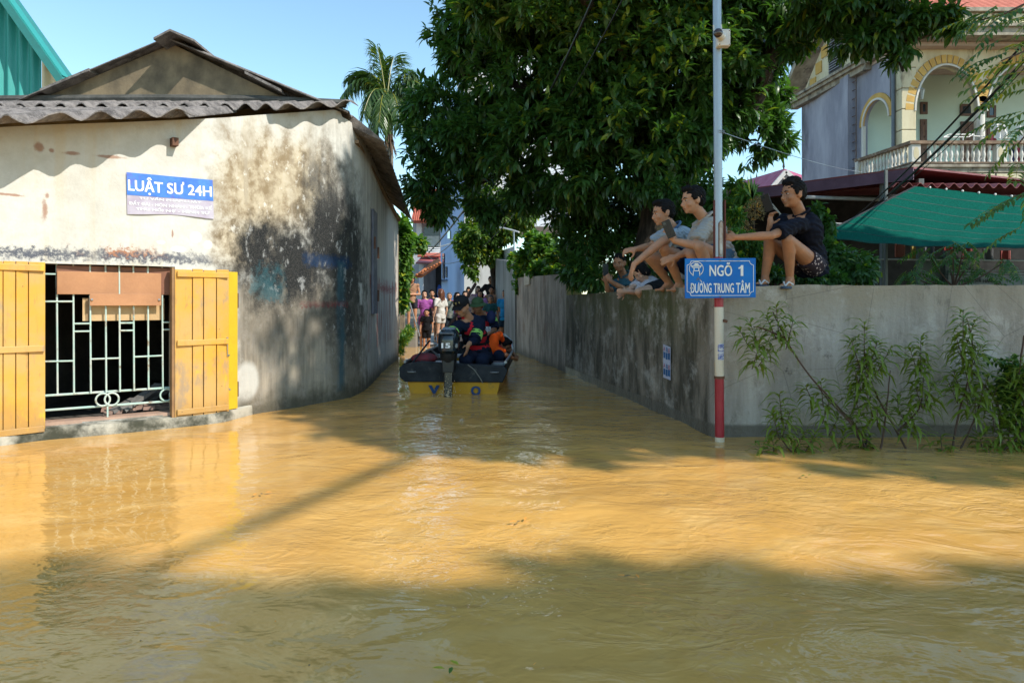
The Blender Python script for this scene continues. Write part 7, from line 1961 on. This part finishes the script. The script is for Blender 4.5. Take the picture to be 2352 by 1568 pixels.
# ---- man D peering over the wall with a phone
J = dict(head=P3(1423, 604, 8.75), hf=(-.45, -.86, -.18), neck=P3(1434, 634, 8.85), pelvis=P3(1450, 720, 9.0), face=(-.5, -.9, 0),
         shL=P3(1454, 648, 8.75), shR=P3(1417, 650, 8.95), elL=P3(1440, 668, 8.55), wrL=P3(1402, 646, 8.50), elR=P3(1398, 672, 8.70), wrR=P3(1392, 648, 8.62))
person('man in teal polo leaning on the mossy wall and filming with a phone', J, 'tan', 'crop', shirt=CL((.05, .12, .15), 'cloth_teal'), sleeve=.7, s=.98, hs=1.02, vox=.010, detail=True, hands=(.9, .9), hands_d=(Vector((-.4, 0, .8)), Vector((-.1, 0, 1))), hand_n=(Vector((.2, -1, 0)), Vector((-.4, -1, 0))), nolegs=True, collar=CL((.05, .12, .15), 'cloth_teal'), loc=(1.5, 8.9, .1))
phone('phone held up by the man in the teal polo', P3(1391, 620, 8.5), (-.05, 0, 1), (1, .2, 0), h=.15)
# ---- E girl crouched behind the wall
J = dict(head=P3(1471, 624, 7.75), hf=(-.5, -.3, -.55), neck=P3(1483, 648, 7.8), pelvis=P3(1520, 665, 8.0), face=(-.6, -.8, 0),
         shL=P3(1480, 660, 7.62), shR=P3(1468, 650, 7.85), elL=P3(1462, 672, 7.48), wrL=P3(1440, 670, 7.40), elR=P3(1448, 664, 7.6), wrR=P3(1434, 672, 7.5),
         hiL=P3(1525, 655, 7.8), hiR=P3(1530, 665, 8.0), knL=P3(1466, 670, 7.34), knR=P3(1500, 700, 7.8), anL=P3(1500, 720, 7.7), anR=P3(1520, 740, 8.0), toL=P3(1495, 730, 7.6), toR=P3(1515, 745, 7.9))
person('girl in white tee and black shorts bending over the wall beneath the squatting man', J, 'fair', 'bob', shirt=CL((.52, .48, .50), 'cloth_white_pink'), sleeve=.6, shorts=CL((.012, .012, .014), 'cloth_black'), leg=.62, s=.85, hs=.95, vox=.010, detail=True, g=.9)

# ---- the crew
lime = mat('reflective_lime', (.30, .62, .10), (.35, .66, .16), rough=.4)
lv_red = CL((.60, .022, .035), 'cloth_vest_red'); uni = CL((.012, .018, .040), 'cloth_uniform_navy'); lv_or = CL((.95, .11, .012), 'cloth_vest_orange'); blk_c = CL((.012, .012, .014), 'cloth_black')
def band(root, a, b, f0, f1, r, m=lime, name='reflective_band'):
    a, b = Vector(a), Vector(b); m_ = MB(); m_.tube([a + (b - a) * f0, a + (b - a) * (f0 + f1) / 2, a + (b - a) * f1], [r, r * 1.03, r], 16); m_.build(name, m, root, smooth=True)
def vest(root, J, s, m, vox, e=.04, straps=True, name='life_vest'):
    neck, pel = Vector(J['neck']), Vector(J['pelvis']); shL, shR = Vector(J['shL']), Vector(J['shR'])
    up = (neck - pel).normalized(); side = (shR - shL).normalized(); fw = up.cross(side).normalized()
    if fw.dot(Vector(J.get('face', J['hf']))) < 0: fw = -fw
    tl = (neck - pel).length; chest = pel + (neck - pel) * .62; w = (shR - shL).length
    C = Blob(); fr = (side, fw, up)
    C.ell(chest, (w * .44 + e * .6, .108 * s + e, tl * .36), fr); C.ell(pel + (neck - pel) * .30, (.128 * s + e, .10 * s + e, tl * .26), fr)
    for k in (-1, 1): C.cone(chest + up * tl * .15 + side * k * w * .22 + fw * .09 * s, .035, neck + side * k * .085 * s - fw * .01 + up * .0, .03); C.cone(neck + side * k * .085 * s, .03, chest + up * tl * .15 + side * k * w * .2 - fw * .09 * s, .035)
    C.build(name, m, root, vox, 2)
    if straps:
        for h_ in (.18, .42, .62):
            c_ = pel + (neck - pel) * h_; rx, ry = w * .44 + e * .75 + .004, .108 * s + e + .006
            if h_ < .3: rx, ry = .128 * s + e + .008, .10 * s + e + .008
            m_ = MB(); pts = [c_ + side * rx * math.cos(t_) + fw * ry * math.sin(t_) for t_ in np.linspace(0, 6.283, 29)]
            b_ = len(m_.v)
            for p in pts: m_.v.extend([tuple(p - up * .018), tuple(p + up * .018)])
            for i in range(28): m_.f.append((b_ + 2 * i, b_ + 2 * i + 2, b_ + 2 * i + 3, b_ + 2 * i + 1)); m_.m.append(0)
            m_.build('strap', blk_c, root)
    return chest, side, fw, up, tl, w
J1 = dict(head=P3(1061, 704, 8.60), hf=(-.42, -.80, -.42), hu=(-.15, -.2, 1), neck=P3(1079, 730, 8.72), pelvis=P3(1104, 818, 8.98), face=(-.35, -.95, 0),
          shR=P3(1052, 748, 8.62), shL=P3(1103, 742, 8.80), elL=P3(1090, 781, 8.52), wrL=P3(1076, 790, 8.40), elR=P3(1036, 768, 8.48), wrR=P3(1022, 764, 8.42),
          hiL=P3(1112, 822, 8.92), hiR=P3(1088, 822, 8.86), knL=P3(1108, 826, 8.48), knR=P3(1070, 826, 8.46), anL=P3(1106, 880, 8.55), anR=P3(1070, 880, 8.55), toL=P3(1102, 892, 8.48), toR=P3(1064, 892, 8.48))
dr = person('rescuer steering the boat in a black cap, navy uniform and red life vest', J1, 'mid', 'crop', shirt=uni, sleeve=1.0, shorts=uni, leg=1.7, s=1.06, hs=1.12, vox=.0105, detail=True, hands=(.35, .8), hands_d=(Vector((-.2, -.3, -1)), Vector((-1, -.2, -.2))), hand_n=(Vector((1, -.3, 0)), Vector((0, 0, 1))))
C = Blob()
for a, b in (('elL', 'wrL'), ('elR', 'wrR')):
    p, q = Vector(J1[a]), Vector(J1[b]); C.ell(p, (.056,) * 3); C.flat(p, .056, p + (q - p) * .8, .042)
C.build('sleeves', uni, dr, .0105, 2, noise=.003)
ch, sd, fw, up, tl, w = vest(dr, J1, 1.0, lv_red, .0105)
band(dr, J1['shL'], J1['elL'], .60, .88, .080); band(dr, J1['shR'], J1['elR'], .60, .88, .080)
m_ = MB(); c_ = ch + up * .02 + fw * .153 - sd * .02; m_.ball(c_ + sd * .06, (.026, .012, .035), 10, 8, Matrix((sd, fw, up)).transposed()); m_.build('badge', mat('badge', (.55, .5, .55), (.3, .1, .2), scale=60), dr)
def cap(root, J, s, m, pith=False):
    r, f, u = frame(J['hf'], J.get('hu', (0, 0, 1))); hp = Vector(J['head'])
    L = lambda a, b, c: hp + (r * a + f * b + u * c) * s
    C = Blob()
    if pith:
        C.ell(L(0, -.008, .055), (.092 * s, .112 * s, .082 * s), (r, f, u)); ob = C.build('helmet_dome', m, root, .010, 2)
        m_ = MB(); n = 24; prof = [(.09, .035), (.125, .022), (.150, .004), (.152, -.002), (.10, .02)]
        vv = []
        for k_, (rr_, zz) in enumerate(prof):
            for i in range(n):
                t_ = 2 * math.pi * i / n; vv.append(L(rr_ * math.cos(t_) * .88, rr_ * 1.12 * math.sin(t_) - .008, zz + .010))
        m_._add(vv, [(j * n + i, j * n + (i + 1) % n, (j + 1) * n + (i + 1) % n, (j + 1) * n + i) for j in range(4) for i in range(n)]); m_.build('helmet_brim', m, root, smooth=True)
        m_ = MB(); m_.tube([L(.083 * math.cos(t_), .100 * math.sin(t_) - .008, .052) for t_ in np.linspace(0, 6.283, 25)], .008 * s, 6); m_.build('helmet_band', mat('pith_band', (.03, .07, .03)), root)
    else:
        C.ell(L(0, -.006, .055), (.088 * s, .104 * s, .078 * s), (r, f, u)); C.ell(L(0, .04, .07), (.07 * s, .065 * s, .05 * s), (r, f, u)); C.build('cap', m, root, .010, 2)
        m_ = MB(); m_.grid(lambda a, b: L((a - .5) * .15 * (1 - .25 * b), .085 + .075 * b - .05 * abs(a - .5), .045 - .02 * b - .06 * (a - .5) ** 2), 8, 4, thick=tuple(u * .006)); m_.build('peak', m, root, smooth=True)
        text_on('116', lambda a, b: L(-.045 + .09 * a, .108 - .004 - .035 * abs(a - .5), .063 + .036 * b), 0, 1, 0, 1, 'cap_number', mat('gold_thread', (.62, .50, .18)), root, .03)
cap(dr, J1, 1.12, mat('cap_black', (.010, .010, .012), rough=.9))
J2 = dict(head=P3(1097, 702, 10.3), hf=(-.30, -.93, -.18), neck=P3(1106, 721, 10.4), pelvis=P3(1112, 783, 10.55), face=(-.1, -1, 0),
          shR=P3(1082, 729, 10.35), shL=P3(1129, 729, 10.45), elL=P3(1136, 756, 10.35), wrL=P3(1122, 766, 10.1), elR=P3(1072, 752, 10.3), wrR=P3(1076, 742, 10.05),
          hiL=P3(1120, 785, 10.5), hiR=P3(1103, 785, 10.5), knL=P3(1124, 790, 10.1), knR=P3(1096, 790, 10.1), anL=P3(1124, 830, 10.1), anR=P3(1096, 830, 10.1), toL=P3(1124, 836, 10.0), toR=P3(1094, 836, 10.0))
d2 = person('rescuer in a green pith helmet and red life vest sitting amidships', J2, 'tan', 'crop', shirt=uni, sleeve=1.0, shorts=uni, leg=1.7, s=1.06, hs=1.08, vox=.0125, hands=(.7, .7))
vest(d2, J2, 1.0, lv_red, .013); band(d2, J2['shL'], J2['elL'], .15, .5, .082); band(d2, J2['shR'], J2['elR'], .4, .7, .080); cap(d2, J2, 1.0, mat('pith_green', (.07, .13, .055), (.05, .10, .04), rough=.9), pith=True)
Bg = thing('helmet_bag', 'dark blue bag hung on the shoulder of the rescuer in the pith helmet', 'bag', P3(1128, 733, 10.2))
m_ = MB(); m_.ball(P3(1128, 728, 10.2), (.07, .05, .10), 14, 10); m_.build('bag_body', mat('deep_blue', (.010, .02, .09), rough=.7), Bg, smooth=True)
Bw = thing('paper_bundle', 'white printed packet at the waist of the rescuer in the pith helmet', 'packet', P3(1120, 758, 10.1))
m_ = MB(); m_.obox(P3(1119, 758, 10.15), Vector((.055, 0, 0)), Vector((0, .02, 0)), Vector((.005, 0, .055))); m_.build('packet_body', mat('packet_white', (.6, .6, .58), (.25, .25, .27), scale=30), Bw, bevel=.02)
J3 = dict(head=P3(1158, 793, 9.7), hf=(.75, -.3, -.6), neck=P3(1143, 790, 9.75), pelvis=P3(1130, 836, 9.9), face=(.6, -.6, -.2),
          shR=P3(1140, 800, 9.6), shL=P3(1160, 790, 9.95), elR=P3(1160, 815, 9.4), wrR=P3(1178, 822, 9.5), elL=P3(1172, 806, 9.9), wrL=P3(1182, 815, 9.8),
          hiR=P3(1132, 836, 9.75), hiL=P3(1142, 834, 9.95), knR=P3(1146, 815, 9.35), knL=P3(1160, 822, 9.6), anR=P3(1140, 860, 9.45), anL=P3(1155, 860, 9.7), toR=P3(1148, 868, 9.4), toL=P3(1165, 868, 9.65))
d3 = person('crouching passenger in an orange life jacket, head bowed to the right in the boat', J3, 'dark', 'short', shirt=lv_red, sleeve=.6, shorts=uni, leg=1.3, s=.95, vox=.0125)
C = Blob(); n0 = P3(1143, 790, 9.6)
C.cone(P3(1130, 800, 9.40), .085, P3(1136, 776, 9.45), .07); C.cone(P3(1136, 776, 9.45), .07, P3(1148, 768, 9.55), .05); C.cone(P3(1148, 768, 9.55), .05, P3(1155, 782, 9.65), .03); C.cone(P3(1130, 800, 9.40), .07, P3(1158, 806, 9.35), .03)
C.build('life_jacket', lv_or, d3, .0125, 2)
Bs = thing('red_bag', 'red and grey bag lying behind the transom on the left side', 'bag', bp(.25, -.4, .3))
m_ = MB(); m_.ball(bp(.30, -.42, .40), (.17, .12, .07), 14, 9); m_.build('bag_body', mat('bag_red', (.35, .03, .04), (.12, .05, .06), scale=16), Bs, smooth=True)
m_ = MB(); m_.tube([bp(.3, -.5, .43), bp(.3, -.35, .52), bp(.4, -.25, .42)], .012, 6); m_.build('handle', alu, Bs)
Oa = thing('wooden_pole', 'dark brown pole held up slantwise behind the helmsman', 'pole', P3(1035, 742, 9.3))
m_ = MB(); m_.tube([P3(1020, 768, 9.2), P3(1060, 705, 9.6), P3(1092, 652, 9.9)], [.018, .02, .024], 8); m_.build('shaft', mat('pole_wood', (.07, .03, .02), (.04, .02, .015), rough=.5), Oa, smooth=True)
Od = thing('oar', 'thin dark oar propped over the left rear corner of the boat', 'oar', bp(.1, -.5, .4))
m_ = MB(); m_.tube([bp(.02, -.52, .36), bp(.35, -.36, .62)], .012, 8); m_.build('shaft', blackp, Od)

# ---- people watching from the end of the water
def gzz(y): return -.35 + min(1, (y - 16.2) / 1.5) * .39 + max(0, y - 18) * .012
def stand(px, py, Y, yaw=0, base=None, arms='down', lean=0, turn=None):
    """standing figure whose head centre is at px, py; yaw 0 looks at the viewer"""
    hp = P3(px, py, Y); z0 = gzz(Y) if base is None else base
    H = (hp.z - z0) / .925; s = H / 1.7
    f = Vector((-math.sin(yaw), -math.cos(yaw), 0)); r = Vector((-f.y, f.x, 0)) * -1; r = f.cross(Vector((0, 0, 1)))
    b = Vector((hp.x, hp.y, z0)) - f * .0
    q = lambda a, fwd, z: b + r * a * s + f * fwd * s + Vector((lean * (z / 1.5), 0, z * s))
    J = dict(head=hp, hf=f if turn is None else Vector((-math.sin(turn), -math.cos(turn), -.05)), neck=q(0, -.02, 1.44), pelvis=q(0, 0, .93), face=f,
             shR=q(.175, 0, 1.38), shL=q(-.175, 0, 1.38), hiR=q(.085, 0, .90), hiL=q(-.085, 0, .90), knR=q(.10, .02, .50), knL=q(-.10, .02, .50), anR=q(.10, 0, .09), anL=q(-.10, 0, .09), toR=q(.13, .17, .0), toL=q(-.13, .17, .0))
    if arms == 'down': J.update(elR=q(.24, -.02, 1.10), wrR=q(.25, .06, .86), elL=q(-.24, -.02, 1.10), wrL=q(-.25, .06, .86))
    elif arms == 'fold': J.update(elR=q(.24, .0, 1.12), wrR=q(.02, .19, 1.14), elL=q(-.24, .0, 1.12), wrL=q(-.02, .17, 1.18))
    elif arms == 'hips': J.update(elR=q(.36, -.05, 1.15), wrR=q(.17, .04, .98), elL=q(-.36, -.05, 1.15), wrL=q(-.17, .04, .98))
    elif arms == 'back': J.update(elR=q(.24, -.10, 1.12), wrR=q(.06, -.16, .95), elL=q(-.24, -.10, 1.12), wrL=q(-.06, -.16, .95))
    elif arms == 'out': J.update(elR=q(.26, .10, 1.10), wrR=q(.40, .22, 1.12), elL=q(-.24, .02, 1.10), wrL=q(.22, .26, 1.10))
    return J, s
flor = CL((.05, .11, .10), 'cloth_floral', c2=(.22, .20, .18), c3=(.02, .03, .03), s3=30)
CR = [
 ('woman in tan camisole and dark shorts standing on the step, leaning on a pole', (946, 641, 17.0, -.2, .42, 'out'), 'mid', 'bob', CL((.36, .20, .12)), .15, CL((.03, .03, .04)), .6, .95),
 ('girl in a purple tee smiling at the front left of the crowd', (975, 676, 17.2, -.1, None, 'down'), 'fair', 'tail', CL((.33, .09, .32)), .9, CL((.25, .08, .22)), .5, .9),
 ('boy in a dark tee behind the girl in purple', (992, 674, 18.3, -.2, None, 'down'), 'mid', 'short', CL((.02, .02, .022)), .8, CL((.03, .03, .04)), .8, .9),
 ('small child in black tee and black shorts at the water edge', (980, 718, 17.1, 0, None, 'down'), 'mid', 'crop', CL((.012, .012, .014)), .9, CL((.014, .014, .018)), .9, 1.05),
 ('woman with long brown hair in white tee and white shorts, turned away', (1012, 673, 17.3, 2.2, None, 'down'), 'fair', 'long', CL((.62, .60, .55)), .9, CL((.60, .58, .54)), .45, .9),
 ('elderly woman in a green floral blouse', (1032, 681, 17.9, -.1, None, 'down'), 'mid', 'crop', flor, .9, CL((.02, .03, .04)), 1.8, .95),
 ('woman with long black hair in a pink shirt behind the helmsman', (1050, 680, 18.2, -.5, None, 'fold'), 'fair', 'long', CL((.55, .16, .30)), .9, CL((.04, .03, .05)), 1.6, .9),
 ('young woman peering between the cap and the wooden pole', (1068, 677, 18.6, -.2, None, 'down'), 'fair', 'bob', CL((.50, .45, .42)), .9, CL((.04, .04, .05)), 1.5, .88),
 ('young man with tousled hair just left of the wooden pole top', (1076, 669, 19.2, -.1, None, 'down'), 'mid', 'spiky', CL((.45, .32, .32)), .9, CL((.04, .04, .05)), 1.5, .9),
 ('woman with black hair standing at the back above the pith helmet', (1098, 665, 19.3, .1, None, 'down'), 'fair', 'long', CL((.40, .22, .36)), .9, CL((.04, .04, .05)), 1.5, .9),
 ('woman in a lilac shirt right behind the pith helmet', (1103, 675, 18.4, .2, None, 'down'), 'mid', 'long', CL((.40, .20, .45)), .9, CL((.04, .04, .05)), 1.5, .9),
 ('man in a black tee standing highest at the back of the crowd', (1127, 643, 19.6, 0, .35, 'hips'), 'mid', 'short', CL((.025, .025, .028)), .9, CL((.05, .05, .06)), .7, 1),
 ('shirtless man with hands on his hips', (1129, 667, 18.7, .1, None, 'hips'), 'tan', 'crop', None, 0, CL((.04, .05, .05)), .7, 1.08),
 ('elderly woman in a teal tee in front of the shirtless man', (1127, 687, 17.5, .1, None, 'down'), 'mid', 'bob', CL((.025, .10, .11)), .9, CL((.012, .014, .02)), 1.6, 1.0),
 ('child with black hair half hidden beside the man in the blue shirt', (1152, 700, 18.0, .3, None, 'down'), 'mid', 'short', CL((.20, .30, .40)), .9, CL((.04, .05, .06)), .7, .9),
 ('man in a bright blue sports shirt and navy shorts leaning by the wall', (1160, 675, 17.1, .5, None, 'back'), 'tan', 'crop', CL((.02, .22, .46)), .75, CL((.015, .035, .06)), .6, 1.0),
]
gl = {12: 1.0}
for i, (lab, (px, py, Y, yaw, base, arms), sk, hs_, sh, slv, so, lg, g_) in enumerate(CR):
    J, s_ = stand(px, py, Y, yaw, base, arms)
    person(lab, J, sk, hs_, hair_mat=hair_b if i == 4 else (hair_g if i in (5, 13) else None), shirt=sh, sleeve=max(slv * .75, .05), shorts=so, leg=lg, s=s_, hs=max(s_, .90 if i != 3 else .80), vox=.017, g=g_, group='people watching from the end of the water')
Stp = thing('concrete_step', 'low concrete step under the woman in the tan camisole', 'step', P3(952, 750, 17.1))
m_ = MB(); a = P3(940, 760, 16.8); m_.box((a.x - .30, 16.9, -.4), (a.x + .16, 17.3, .42)); m_.build('block', concrete_m, Stp, bevel=.02)
Sp3 = thing('concrete_step', 'low concrete step under the man standing highest at the back', 'step', P3(1127, 740, 19.6))
m_ = MB(); a = P3(1127, 760, 19.6); m_.box((a.x - .4, 19.35, -.2), (a.x + .4, 20.0, .35)); m_.build('block', concrete_m, Sp3, bevel=.02)
Gp = thing('metal_pole', 'thin grey pole leaning from the woman in the tan camisole to the ground', 'pole', P3(963, 764, 16.6))
m_ = MB(); m_.tube([P3(929, 655, 16.5), P3(964, 772, 16.6)], .018, 8); m_.build('shaft', galv, Gp, smooth=True)
